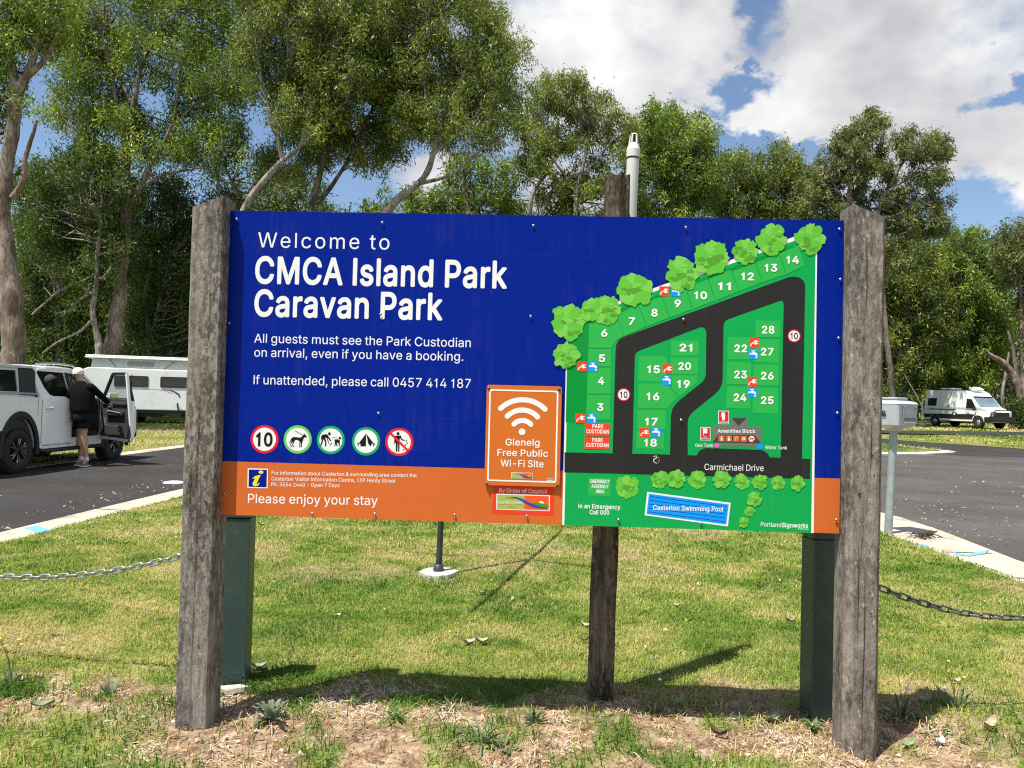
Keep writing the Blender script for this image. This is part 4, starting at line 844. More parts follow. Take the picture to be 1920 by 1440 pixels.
def maptree(c, r, seed, squash=1.0, lay=6):
    g_ = np.random.default_rng(seed)
    def blob(cx, cy, R_, m_, L_, n_=26, am=.16):
        q = 1 + g_.uniform(-am, am, n_); f.poly([(cx + R_ * q[i] * math.cos(i * 2 * math.pi / n_), cy + squash * R_ * q[i] * math.sin(i * 2 * math.pi / n_)) for i in range(n_)], m_, L_)
    blob(c[0], c[1], r * .66, MTREE, lay); k = 8
    for i in range(k):
        t = 2 * math.pi * (i + g_.uniform(-.25, .25)) / k; q = r * g_.uniform(.50, .64); blob(c[0] + q * math.cos(t), c[1] + q * math.sin(t), r * g_.uniform(.30, .40), MTREE if i % 3 else MTREE3, lay + .05 + .05 * i, 15, .22)
    for i in range(11):
        t, q = g_.uniform(0, 6.28), g_.uniform(.05, .72) * r; rr = g_.uniform(.08, .20) * r; n2 = 12; bb = g_.uniform(.5, 1.3, n2)
        mm = MTREE2 if math.sin(t) > -0.45 else MTREE3; L_ = lay + .55 + .06 * i
        f.poly([(c[0] + q * math.cos(t) + rr * 1.35 * bb[j] * math.cos(j * 6.283 / n2), c[1] + q * math.sin(t) + rr * .75 * bb[j] * math.sin(j * 6.283 / n2)) for j in range(n2)], mm, L_)
for i, (x, y, r) in enumerate(((135, 612, 98), (262, 545, 62), (345, 540, 82), (508, 428, 98), (770, 345, 96), (940, 255, 98), (1130, 215, 72), (1280, 152, 84), (1497, 145, 84), (125, 800, 74))):
    maptree(Z2([(x, y)])[0], r / 2.66, 10 + i, lay=9 + (i % 2) * 2.2)
for i, (x, y, r) in enumerate(((612, 242, 54), (705, 240, 54), (830, 245, 55), (972, 244, 55), (1085, 257, 46), (1190, 259, 46), (1295, 263, 44), (1408, 266, 44), (420, 290, 70), (1157, 360, 45), (1130, 428, 31), (1097, 492, 32))):
    maptree(Z9([(x, y)])[0], r / 2.85, 40 + i, lay=6 + (i % 2) * 2.2)
f.poly(Z9([(195, 235), (326, 238), (324, 341), (193, 338)]), MPLOT, 4)
for s_, x0, x1, y_ in (('EMERGENCY', 208, 319, 264), ('ASSEMBLY', 214, 312, 293), ('AREA', 239, 288, 322)): f.text(s_, *Z9([(x0, y_)])[0], *Z9([(x1, y_ + 2)])[0], 6.2, MWHITE, 5, 34)
f.text('In an Emergency', *Z9([(138, 410)])[0], *Z9([(381, 418)])[0], 8.0, MWHITE, 4, 22); f.text('Call 000', *Z9([(203, 446)])[0], *Z9([(316, 449)])[0], 8.0, MWHITE, 4, 22)
f.poly(Z9([(537, 316), (1022, 380), (1005, 517), (522, 452)]), MWHITE, 4); f.poly(Z9([(547, 327), (1010, 389), (995, 505), (533, 444)]), MTAP, 5)
for k in range(5):
    t = 0.12 + k * 0.19; a = Z9([(547 + (533 - 547) * t + 12, 327 + (444 - 327) * t + 2)])[0]; b_ = Z9([(1010 + (995 - 1010) * t - 14, 389 + (505 - 389) * t - 2)])[0]
    f.line([a, b_], 0.7, MBLUE, 6)
    for q in (a, b_): f.line([(q[0], q[1] - 1.8), (q[0], q[1] + 1.8)], 0.6, MBLUE, 6)
f.text('Casterton Swimming Pool', *Z9([(571, 420)])[0], *Z9([(976, 430)])[0], 8.6, MWHITE, 7, 24)
f.text('Carmichael Drive', *Z9([(869, 189)])[0], *Z9([(1213, 196)])[0], 11.6, MWHITE, 5, 0)
f.text('Portland', *Z9([(1196, 516)])[0], *Z9([(1314, 521)])[0], 8.0, MWHITE, 4, 6); f.text('Signworks', *Z9([(1319, 521)])[0], *Z9([(1470, 525)])[0], 8.0, MWHITE, 4, 30); f.text('com.au', *Z9([(1412, 535)])[0], *Z9([(1471, 537)])[0], 3.6, MWHITE, 4, 0)
# amenities block
f.poly(ZA([(530, 465), (812, 470), (806, 345), (1042, 350), (1044, 474), (1268, 482), (1258, 728), (530, 714)]), MGREY, 6)
f.poly(ZA([(818, 346), (1038, 352), (910, 466)]), MDGREY, 7); f.poly(ZA([(530, 712), (615, 598), (1150, 606), (1254, 724)]), MDGREY, 7)
f.poly(ZA([(640, 735), (1178, 742), (1176, 778), (638, 772)]), MGREY, 6)
f.text('Amenities Block', *ZA([(602, 568)])[0], *ZA([(1165, 574)])[0], 6.6, MWHITE, 8, 26)
for k, x in enumerate((615, 725, 837, 948)):
    f.poly(ZA([(x, 610 + k * 2), (x + 92, 612 + k * 2), (x + 90, 702 + k * 2), (x - 2, 700 + k * 2)]), MORANGE, 8)
    if k < 2: f.disc(ZA([(x + 46, 632 + k * 2)])[0], 1.3, MWHITE, 9, n=10); f.poly(ZA([(x + 30, 648), (x + 62, 648), (x + 54, 692), (x + 38, 692)] if k == 0 else [(x + 36, 648), (x + 56, 648), (x + 68, 680), (x + 52, 694), (x + 40, 694), (x + 26, 680)]), MWHITE, 9)
    elif k == 2: f.line(ZA([(x + 28, 690), (x + 28, 640), (x + 60, 634), (x + 66, 656)]), 1.4, MYEL, 9)
    else: f.disc(ZA([(x + 45, 660)])[0], 3.2, MWHITE, 9, r_in=1.6, n=14)
c = ZA([(1110, 662)])[0]; f.disc(c, 6.7, MRRED, 8); f.disc(c, 5.4, MWHITE, 9); f.line(ZA([(1078, 668), (1142, 652)]), 1.4, MBLACK, 10); f.line(ZA([(1076, 628), (1146, 696)]), 0.9, MRRED, 11)
for (a, ic) in (((612, 240, 772, 442), 0), ((345, 485, 495, 687), 1)):
    x0, y0, x1, y1 = a; f.poly(ZA([(x0, y0), (x1, y0 + 3), (x1, y1), (x0, y1 - 3)]), MWHITE, 6); f.poly(ZA([(x0 + 9, y0 + 9), (x1 - 9, y0 + 12), (x1 - 9, y1 - 9), (x0 + 9, y1 - 12)]), MRRED, 7)
    if ic == 0:
        f.poly(ZA([(666, 285), (680, 270), (706, 272), (714, 290), (712, 376), (668, 374)]), MWHITE, 8); f.line(ZA([(694, 264), (666, 270), (652, 330)]), 1.1, MWHITE, 8)
        f.text('FIRE', *ZA([(668, 396)])[0], *ZA([(708, 397)])[0], 1.6, MWHITE, 8, 20); f.text('EXTINGUISHER', *ZA([(628, 420)])[0], *ZA([(756, 423)])[0], 2.2, MWHITE, 8, 20)
    else:
        f.poly(ZA([(382, 505), (448, 507), (446, 580), (400, 578), (398, 610), (386, 610)]), MWHITE, 8)
        f.text('FIRE', *ZA([(398, 638)])[0], *ZA([(440, 639)])[0], 1.6, MWHITE, 8, 20); f.text('HOSE REEL', *ZA([(360, 664)])[0], *ZA([(480, 667)])[0], 2.2, MWHITE, 8, 20)
f.text('Gas Tank', *ZA([(266, 780)])[0], *ZA([(538, 784)])[0], 6.0, MWHITE, 6, 10); f.disc(ZA([(590, 762)])[0], 4.4, MPINK, 8)
f.disc(ZA([(1237, 776)])[0], 6.0, MTAP, 8); f.text('Water Tank', *ZA([(1313, 812)])[0], *ZA([(1645, 820)])[0], 6.0, MWHITE, 6, 10)
# scuffed hole in the painted road
f.disc(Z2([(628, 1386)])[0], 7.2, MDGREY, 5.4, n=14); f.disc(Z2([(622, 1382)])[0], 5.0, MBLACK, 5.6, n=11)
f.line(Z2([(612, 1368), (632, 1364), (634, 1374), (616, 1384), (618, 1398), (636, 1408)]), [.6, 1.2, 1.4, 1.8, 1.2, .5], MWHITE, 6)
for q in ((645, 1372), (650, 1390), (642, 1400)): f.disc(Z2([q])[0], .7, MWHITE, 6, n=6)
f.build('site_map', MATS, board, world=True, fix=False)
# ---- dome head screws through the board
M_screw = paint('screw_steel', (0.32, 0.32, 0.33), 0.42, 0.15, 0.9)
SCR = [(444.5, 411.5), (717, 417.8), (1000, 423.3), (995, 593.5), (714, 589.6), (709.8, 774.9), (430.3, 606), (1285.7, 426.7), (1573.3, 430), (1575, 524.3), (1571.7, 634), (1569.5, 774.3), (1281.3, 599), (1276.7, 787.7), (586, 962.4), (703.2, 963.1), (852.6, 965.2), (987.6, 967.5), (1159.5, 974.3), (1313.8, 980.8), (1567.3, 974.3), (421, 925)]
scr0 = None
def screw(px, parent, base=0.0, r=0.0052):
    u, v = SP(*px); mb = MB(); k = 10
    prof = [(r * 1.25, 0), (r * 1.2, .0012), (r, .0016), (r * .75, .0038), (r * .3, .005), (0, .0052)]
    vs = [S3(u + a * math.cos(6.283 * j / k), v + a * math.sin(6.283 * j / k), base + h + .0052) for a, h in prof for j in range(k)]
    mb.add(vs, [(i * k + j, i * k + (j + 1) % k, (i + 1) * k + (j + 1) % k, (i + 1) * k + j) for i in range(5) for j in range(k)], 0, True)
    o = mb.build('screw', M_screw, parent, world=True); return o
for q in SCR: screw(q, board)
# ---- the orange wi-fi plate screwed over it
wu = [SP(911.8, 721.4), SP(1052.9, 724.5), SP(1049.6, 912), SP(909.7, 909.8)]
ul = (wu[0][0] + wu[3][0]) / 2; ur = (wu[1][0] + wu[2][0]) / 2; vt = (wu[0][1] + wu[1][1]) / 2; vbm = (wu[2][1] + wu[3][1]) / 2
def rrect(u0, v0, u1, v1, r, n=5):
    out = []
    for (cx, cy, a0) in ((u1 - r, v1 - r, 0), (u0 + r, v1 - r, 90), (u0 + r, v0 + r, 180), (u1 - r, v0 + r, 270)):
        out += [(cx + r * math.cos(R(a0 + 90 * i / n)), cy + r * math.sin(R(a0 + 90 * i / n))) for i in range(n + 1)]
    return out
PB = 0.012
M_plate = vinyl('plate_orange', (0.58, 0.145, 0.024))
mb = MB(); mb.prism(rrect(ul, vbm, ur, vt, 0.012), lambda u, v, w: S3(u, v, PB - 0.0035 + w), 0.0035)
plate = mb.build('wifi_plate', [M_plate], sign, world=True); tag(plate, 'small orange public wi-fi plate screwed on the board left of the site map')
f = Flat(PB + 0.0003)
b0 = [SP(918, 729.7), SP(1043, 905)]; bw = 2.9 / 412
f.uv([rrect(b0[0][0], b0[1][1], b0[1][0], b0[0][1], .010), rrect(b0[0][0] + bw, b0[1][1] + bw, b0[1][0] - bw, b0[0][1] - bw, .008)[::-1]], MWHITE, 1)
f.build('border', MATS, plate, world=True, fix=False)
f = Flat(PB + 0.0003)
f.disc((979, 809.4), 6.3, MWHITE, 1); f.arc3((938.9, 765.8), (980.5, 749.6), (1022.0, 767.4), 9.8, MWHITE, 1); f.arc3((951.4, 780.2), (980, 768.9), (1008, 781.8), 9.8, MWHITE, 1); f.arc3((964, 795.2), (979.6, 788.4), (995.4, 795.7), 9.6, MWHITE, 1)
f.build('wifi_symbol', MATS, plate, world=True, fix=False)
f = Flat(PB + 0.0003)
f.text('Glenelg', 948.2, 834.7, 1011.5, 835.8, 12.4, MWHITE, 1, 18); f.text('Free Public', 932.9, 854.0, 1027.1, 856.2, 12.4, MWHITE, 1, 18); f.text('Wi-Fi Site', 938.9, 874.0, 1019, 875.9, 12.4, MWHITE, 1, 18)
f.build('lettering', MATS, plate, world=True, fix=False)
f = Flat(PB + 0.0003); emblem(f, Tr(lambda x, y: (958.9 + (x - 490) * .0416, 885 + (y - 822) * .0416), .0416), 1, False)
for y_ in (897.4, 900.2): f.line([(1025.5, y_), (1036.5, y_ + .3)], 1.1, MWHITE, 1)
f.build('emblem', MATS, plate, world=True, fix=False)
M_scrd = paint('screw_dark', (0.10, 0.085, 0.07), 0.5, 0.2, 0.7)
for q in ((916.6, 727.8), (1048.2, 730), (1044.6, 909), (913, 906.5)):
    o = screw(q, plate, PB - .0045, .0055); o.data.materials[0] = M_scrd
# steel rails behind the board that carry it between the posts
mb = MB()
for v in (V0 + 0.16, V1 - 0.16): mb.prism([(U0 - .02, v - .03), (UR + .02, v - .03), (UR + .02, v + .03), (U0 - .02, v + .03)], lambda u, v_, w: S3(u, v_, -0.0065 + w), -0.035)
mb.build('rail', paint('rail_galvanised', (0.35, 0.36, 0.37), 0.5, 0.1, 0.7), sign, world=True)
# ================================================================== smaller things round the sign
M_bgreen = paint('bollard_green', (0.034, 0.062, 0.055), 0.42, 0.12, scale=4, dirt=(0.075, 0.085, 0.06)); M_dark = paint('black_plastic', (0.015, 0.015, 0.016), 0.5, 0.15)
def bollard(loc, h, label, plate, rot=0.0, w=0.15):
    t = empty('bollard', loc, label, 'bollard', 'green square bollards of the chain fence', rot)
    mb = MB(); mb.box((0, 0, h / 2 - 0.07), (w, w, h + 0.06)); mb.build('post', M_bgreen, t, bevel=0.006)
    mb = MB(); mb.box((0, 0, h - 0.018), (w + .012, w + .012, 0.036)); mb.build('cap', M_bgreen, t, bevel=0.005)
    mb = MB(); mb.tube([(-w / 2 - .02 if loc[0] < 0 else w / 2 + .02, 0, h - .17), (0, 0, h - .17)], 0.008, 8); mb.build('eye_bolt', paint('bolt_steel', (0.4, 0.4, 0.4), 0.4, 0.1, 0.9), t)
    if plate:
        mb = MB(); mb.prism([(-w * .30, .035), (w * .36, .035), (w * .36, .085), (-w * .30, .085)], lambda u, v, k: (u, -w / 2 - k, v), 0.003)
        p = mb.build('number_plate', paint('bollard_plate', (0.020, 0.048, 0.042), 0.5, 0.1), t)
        mb = MB(); x = -w * .25
        for ch in '0640':
            for lp in [GLYPHS[ch][1]]:
                outer = [l for l in lp if area(l) < 0]; inner = [l for l in lp if area(l) >= 0]
                for o_ in outer:
                    L = [[(x + a * .00004, .044 + b_ * .000045) for a, b_ in q] for q in [o_] + [h_ for h_ in inner if inside(h_[0], o_)]]
                    mb.prism(L, lambda u, v, k: (u, -w / 2 - .0028 - k, v), 0.002)
            x += GLYPHS[ch][0] * .00004
        mb.build('number', paint('bollard_number', (0.055, 0.085, 0.075), 0.5, 0.1), p)
    return t
gl_ = G(437, 1293); gr_ = G(1530, 1352)
bollard((gl_.x - .018, gl_.y + .07, 0), 0.90, 'dark green square steel bollard behind the left timber post', True, 0.10, 0.134)
bollard((gr_.x + .045, gr_.y + .075, 0), 0.90, 'dark green square steel bollard in shade behind the right timber post', False, 0.06, 0.14)

bollard((-3.52, 4.35, 0), 0.78, 'green square steel bollard at the far left end of the pale chain', False, 0.05, 0.134)
be_ = at(2150, 1112, 3.95)
bollard((be_.x + .09, 3.95, 0), 0.74, 'green square steel bollard at the far right end of the dark chain', False, 0.0, 0.134)
# chains: separate links, each turned a quarter against the next
M_chain = paint('chain_galvanised', (0.42, 0.42, 0.42), 0.38, 0.15, 0.85); M_chaind = paint('chain_dark', (0.16, 0.16, 0.165), 0.45, 0.15, 0.8)
def link_mesh(mat):
    mb = MB(); L_, r_, w_ = 0.034, 0.0052, 0.0135; path = []
    for k in range(8): a = -math.pi / 2 + math.pi * k / 7; path.append((L_ - w_ + w_ * math.cos(a), w_ * math.sin(a), 0))
    for k in range(8): a = math.pi / 2 + math.pi * k / 7; path.append((-(L_ - w_) + w_ * math.cos(a), w_ * math.sin(a), 0))
    mb.tube(path, r_, 7, closed=True, caps=False); return mb, 2 * (L_ - r_) - .002
def chain(name, a, b, sag, label, mat):
    a, b = Vector(a), Vector(b); t = empty(name, a, label, 'chain', 'chains hung between bollards')
    mb, pitch = link_mesh(mat); first = None
    N_ = 400; pts = []
    for i in range(N_ + 1):
        s = i / N_; p = a.lerp(b, s); p.z -= sag * 4 * s * (1 - s); pts.append(p)
    d = 0.0; k = 0; target = pitch / 2
    for i in range(N_):
        seg = (pts[i + 1] - pts[i]).length
        while d + seg >= target:
            p = pts[i].lerp(pts[i + 1], (target - d) / seg); tdir = (pts[i + 1] - pts[i]).normalized()
            up = Vector((0, 0, 1)); y = up.cross(tdir).normalized(); z = tdir.cross(y)
            rot = Matrix((tdir, y, z)).transposed().to_4x4() @ Matrix.Rotation((math.pi / 2 if k % 2 else 0) + 0.35, 4, 'X')
            if first is None: o = first = mb.build('link', mat, t)
            else: o = first.copy(); COL.objects.link(o); o.parent = t
            o.matrix_local = Matrix.Translation(p - a) @ rot
            target += pitch; k += 1
        d += seg
    return t
chain('chain', (gl_.x - .09, gl_.y + .075, .73), at(-215, 1040, 4.35), 0.155, 'pale galvanised chain sagging across the lawn left of the sign', M_chain)
chain('chain', (gr_.x + .095, gr_.y + .09, .735), at(2150, 1112, 3.95), 0.19, 'dark chain hanging across the lawn right of the sign', M_chaind)

# old round timber post behind the board, with a pale vent pipe strapped to its back
M_old = timber('old_split_timber', (0.042, 0.031, 0.023), (0.115, 0.088, 0.064), (0.27, 0.215, 0.155))
c = G(1128, 1322); pc = (c.x, c.y + .08)
t = empty('old_timber_post', (pc[0], pc[1], 0), 'dark weathered split timber post rising behind the sign board', 'post')
mb = MB(); n_ = 22; ring = []; vs = []; zs = list(np.linspace(-.15, 2.66, 40))
gg = np.random.default_rng(4); amp = gg.uniform(-.004, .004, n_); crev = np.zeros(n_); crev[[3, 9, 13, 16, 19]] = -.010
tilt = (at(1157, 337, c.y + .08).x - pc[0]) / 2.6
for zi, z in enumerate(zs):
    for j in range(n_):
        a = 2 * math.pi * j / n_; r_ = 0.064 + amp[j] + crev[j] * (0.5 + 0.5 * (z / 2.6)) + .0016 * math.sin(z * 11 + j * 2.1)
        zz = z + (0.012 * math.sin(j * 1.9) - .006 if zi == len(zs) - 1 else 0)
        vs.append((r_ * math.cos(a) + tilt * max(z, 0), r_ * math.sin(a), zz))
fs = [(i * n_ + j, i * n_ + (j + 1) % n_, (i + 1) * n_ + (j + 1) % n_, (i + 1) * n_ + j) for i in range(len(zs) - 1) for j in range(n_)]
fs.append(tuple(range((len(zs) - 1) * n_, len(zs) * n_))); mb.add(vs, fs); mb.build('trunk', M_old, t)
M_pvc = paint('vent_pipe_grey', (0.56, 0.555, 0.52), 0.5, 0.05)
D_ = pc[1] + .125
pb_, pt_ = at(1181, 430, D_), at(1187, 300, D_); ax_ = (pt_ - pb_).normalized(); base = pb_ - ax_ * 0.75; off = Vector((pc[0], pc[1], 0))
top = at(1187.5, 283, D_)
mb = MB(); mb.tube([base - off, top - off], 0.0325, 20); pipe = mb.build('vent_pipe', M_pvc, t)
mb = MB(); w3 = at(1188, 262, D_)
mb.tube([top - ax_ * .035 - off, top + ax_ * .006 - off], 0.0358, 24); mb.tube([top + ax_ * .006 - off, top + ax_ * .040 - off], [0.0358, .0245], 24)
mb.tube([top + ax_ * .085 - off, top + ax_ * .092 - off], [0.020, .014], 16)
for a in np.linspace(0, 2 * math.pi, 6)[:-1] + .35:
    e = Vector((math.cos(a), math.sin(a), 0)); mb.tube([top + ax_ * .04 + e * .0225 - off, top + ax_ * .087 + e * .0165 - off], .005, 6)
mb.build('vent_cap', M_pvc, pipe)
mb = MB(); mb.tube([top - ax_ * .037 - off, top - ax_ * .044 - off], 0.0338, 20); mb.tube([top + ax_ * .04 - off, top + ax_ * .085 - off], 0.012, 10); mb.build('seal', M_dark, pipe)
mb = MB()
for z in (1.2, 2.2): mb.tube([(tilt * z + .07 * math.cos(a), .02 + .10 * math.sin(a), z) for a in np.linspace(0, 2 * math.pi, 25)[:-1]], .004, 6, closed=True, caps=False)
mb.build('strap', paint('strap_steel', (.3, .3, .3), .4, .1, .8), t)

# dark steel pole on a concrete pad (a clothes hoist: its arms are hidden behind the board, their shadow falls on the lawn)
c = G(822, 1078); M_steel = paint('dark_steel', (0.045, 0.05, 0.058), 0.45, 0.25, 0.4, scale=14, dirt=(.12, .12, .12))
t = empty('steel_pole', (c.x, c.y, 0), 'dark grey steel pole standing in a round concrete pad on the lawn behind the sign', 'pole')
lean = 0.020
mb = MB(); mb.tube([(0, 0, 0.02), (lean * 2.46, 0, 2.46)], 0.026, 16); mb.build('pole', M_steel, t)
mb = MB(); mb.lathe([(0.026, .085), (0.040, .08), (0.042, .05), (0.046, .045), (0.046, 0.0)], (0, 0, 0.01), n=20); mb.build('collar', M_steel, t)
mb = MB(); gg = np.random.default_rng(8); k = 26; rr = .16 + gg.uniform(-.018, .018, k)
mb.prism([(rr[i] * math.cos(2 * math.pi * i / k), rr[i] * math.sin(2 * math.pi * i / k)) for i in range(k)], lambda u, v, w: (u, v, w - .05), 0.085); mb.build('concrete_pad', M_conc2, t, bevel=.008)
mb = MB()
nd = Vector((c.x + SUN_A * 2.4, c.y + SUN_B * 2.4, 0))
for (e, e2) in (((860, 1155), None), ((1060, 985), None), ((640, 1026), None), ((1290, 1082), None)):
    p = G(*e); v = Vector((p.x - nd.x, p.y - nd.y, 0)); v = v.normalized() * min(v.length, 1.85)
    mb.tube([(lean * 2.4, 0, 2.4), (lean * 2.4 + v.x, v.y, 2.36)], [.021, .014], 8)
mb.build('crossbar', M_steel, t)

# grey service box on a galvanised pole by the right kerb
c = G(1665, 1000); M_box = paint('service_box_grey', (0.40, 0.43, 0.45), 0.45, 0.05, scale=3, dirt=(.30, .31, .31)); M_galv = paint('galvanised_pole', (0.36, 0.40, 0.40), 0.5, 0.2, .5, scale=9)
D_ = c.y; kx = D_ / FPX
t = empty('service_box', (c.x, c.y, 0), 'grey six sided service box with a slotted door on a galvanised pole beside the kerb', 'service box')
ctop = at(1676, 800, D_); z0 = ctop.z; dx = ctop.x - c.x
mb = MB(); mb.tube([(0, 0, -.05), (dx, 0, z0 - .02)], .047, 18); mb.build('pole', M_galv, t)
def hexring(r, z): return [(dx + r * math.cos(R(a)), r * math.sin(R(a)), z) for a in (256, 340, 350, 70, 76, 160, 166, 250)]
zt, zr_, zb = at(1676, 752, D_).z, at(1676, 758, D_).z, at(1676, 797, D_).z
mb = MB(); rings = [(.075, zb - .075), (.09, zb - .05), (.235, zb), (.240, zb + .002), (.258, zr_), (.264, zr_ + .004), (.235, zr_ + .03), (.12, zr_ + .05), (.150, zr_ + .062), (.152, zr_ + .078), (.12, zr_ + .082)]
V_ = [p for r_, z in rings for p in hexring(r_, z)]
F_ = [(i * 8 + j, i * 8 + (j + 1) % 8, (i + 1) * 8 + (j + 1) % 8, (i + 1) * 8 + j) for i in range(len(rings) - 1) for j in range(8)] + [tuple(range(8))[::-1], tuple(range(len(rings) * 8 - 8, len(rings) * 8))]
mb.add(V_, F_); head = mb.build('box', M_box, t, bevel=.006)
# the face towards the viewer lies between corners 0 and 1, the numbered one between 6 and 7
def face_pt(i, s, q, outw):
    a, b_ = Vector(hexring(.245, zb)[i]), Vector(hexring(.245, zb)[(i + 1) % 8]); e, d_ = Vector(hexring(.275, zr_)[i]), Vector(hexring(.275, zr_)[(i + 1) % 8])
    p = a.lerp(b_, s).lerp(e.lerp(d_, s), q); n_ = Vector((p.x - dx, p.y, 0)).normalized(); return p + n_ * outw
def facequad(i, s0, s1, q0, q1, outw, th, mat, name, par):
    mb = MB(); mb.prism([(s0, q0), (s1, q0), (s1, q1), (s0, q1)], lambda u, v, w: face_pt(i, u, v, outw + w), th); return mb.build(name, mat, par)
dr = facequad(0, .18, .90, .12, .72, .002, .006, M_box, 'door', head)
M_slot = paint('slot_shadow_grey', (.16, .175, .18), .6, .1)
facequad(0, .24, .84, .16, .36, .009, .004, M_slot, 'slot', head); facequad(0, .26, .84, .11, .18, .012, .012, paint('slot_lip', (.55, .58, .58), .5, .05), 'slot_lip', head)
for s_ in (.24, .84):
    p = face_pt(0, s_, .86, .003); mb = MB(); mb.lathe([(.012, 0), (.012, .006), (0, .009)], p, 'Y', 10, M=Matrix.Rotation(math.pi, 3, 'Z')); mb.build('bolt', M_slot, head)
# number on the left face
mb = MB(); x = .24
for ch in '18':
    lp = GLYPHS[ch][1]; outer = [l for l in lp if area(l) < 0]; inner = [l for l in lp if area(l) >= 0]
    for o_ in outer:
        L = [[(x + a * .00030, .42 + b_ * .00034) for a, b_ in q] for q in [offset_loop(o_, 30)] + [offset_loop(h_, 30) for h_ in inner if inside(h_[0], o_)]]
        mb.prism(L, lambda u, v, w: face_pt(6, u, v, .003 + w), .002)
    x += GLYPHS[ch][0] * .00033
mb.build('number', MBLACK, head)

# heap of dark twigs on the kerb beside that pole
p = G(1735, 1008); g_ = np.random.default_rng(12); mb = MB()
for i in range(34):
    a = g_.uniform(0, 6.28); L_ = g_.uniform(.08, .24); c_ = Vector((p.x + g_.normal(0, .10), p.y + g_.normal(0, .06), .012 + abs(g_.normal(0, .022)))); d_ = Vector((math.cos(a), math.sin(a), g_.normal(.1, .25))) * L_ / 2
    mb.tube([c_ - d_, c_ + Vector((0, 0, .01)), c_ + d_], [.006, .005, .003], 5)
tag(mb.build('twig_heap', paint('twig_dark', (.045, .034, .026), .9, .3)), 'small heap of dark dry twigs on the kerb right of the service box pole', 'twigs')

# thin pale post at the edge of the far road
c = G(1727, 797, 0.0); zz = at(1730, 746, 58.0); base_z = at(1727.5, 797, 58.0)
t = empty('marker_post', (base_z.x, 58.0, base_z.z), 'thin pale marker post standing left of the white camper van', 'post')
mb = MB(); mb.tube([(0, 0, 0), (zz.x - base_z.x, 0, zz.z - base_z.z)], .04, 8); mb.build('post', paint('marker_post_white', (.55, .55, .52), .6, .1), t)
mb = MB(); mb.lathe([(0, .10), (.16, .09), (.24, .0), (.24, -.1)], (0, 0, 0), n=12); mb.build('footing', M_conc2, t)

# ------------------------------------------------------------------ dry leaves and scraps on the lawn
def leaf_mat(name, a, b_):
    m, nt, p = new_mat(name); c_ = ramp(nt, nz(nt, 60, 5, .7), [(.3, a), (.7, b_)]); nt.links.new(c_, p.inputs['Base Color']); p.inputs['Roughness'].default_value = .8; return m
LM = {'grey': leaf_mat('dry_leaf_grey', (.16, .13, .11), (.36, .31, .27)), 'brown': leaf_mat('dry_leaf_brown', (.10, .055, .03), (.26, .16, .09)), 'tan': leaf_mat('dry_leaf_tan', (.30, .22, .14), (.52, .42, .30)),
      'white': leaf_mat('white_scrap', (.62, .62, .62), (.80, .80, .80)), 'green': leaf_mat('pale_green_leaf', (.12, .17, .08), (.24, .29, .17)), 'dark': leaf_mat('dry_leaf_dark', (.035, .025, .02), (.13, .10, .08))}
def curled_leaf(mb, c, L_, W_, rz_, curl, tiltv, seed):
    g_ = np.random.default_rng(seed); nx, ny = 9, 5; M_ = Matrix.Rotation(rz_, 3, 'Z') @ Matrix.Rotation(tiltv, 3, 'Y')
    vs = []
    for i in range(nx):
        s = i / (nx - 1); w = W_ * math.sin(math.pi * min(max(s * .96 + .02, 0), 1)) ** .7 * (1 + .12 * math.sin(i * 2.3 + seed))
        for j in range(ny):
            q = (j / (ny - 1) - .5); p = Vector(((s - .5) * L_, q * w, curl * L_ * ((2 * s - 1) ** 2 * .55 + (2 * q) ** 2 * .45) + g_.normal(0, .03) * W_))
            p = M_ @ p; vs.append((c[0] + p.x, c[1] + p.y, c[2] + p.z + .012))
    o = len(mb.v); fs = [(i * ny + j, i * ny + j + 1, (i + 1) * ny + j + 1, (i + 1) * ny + j) for i in range(nx - 1) for j in range(ny - 1)]
    mb.add(vs, fs, 0, True)
def ground_at(px, py):
    p = G(px, py)
    return Vector((p.x, p.y, float(lawn_z(np.array([p.x]), np.array([p.y]))[0])))
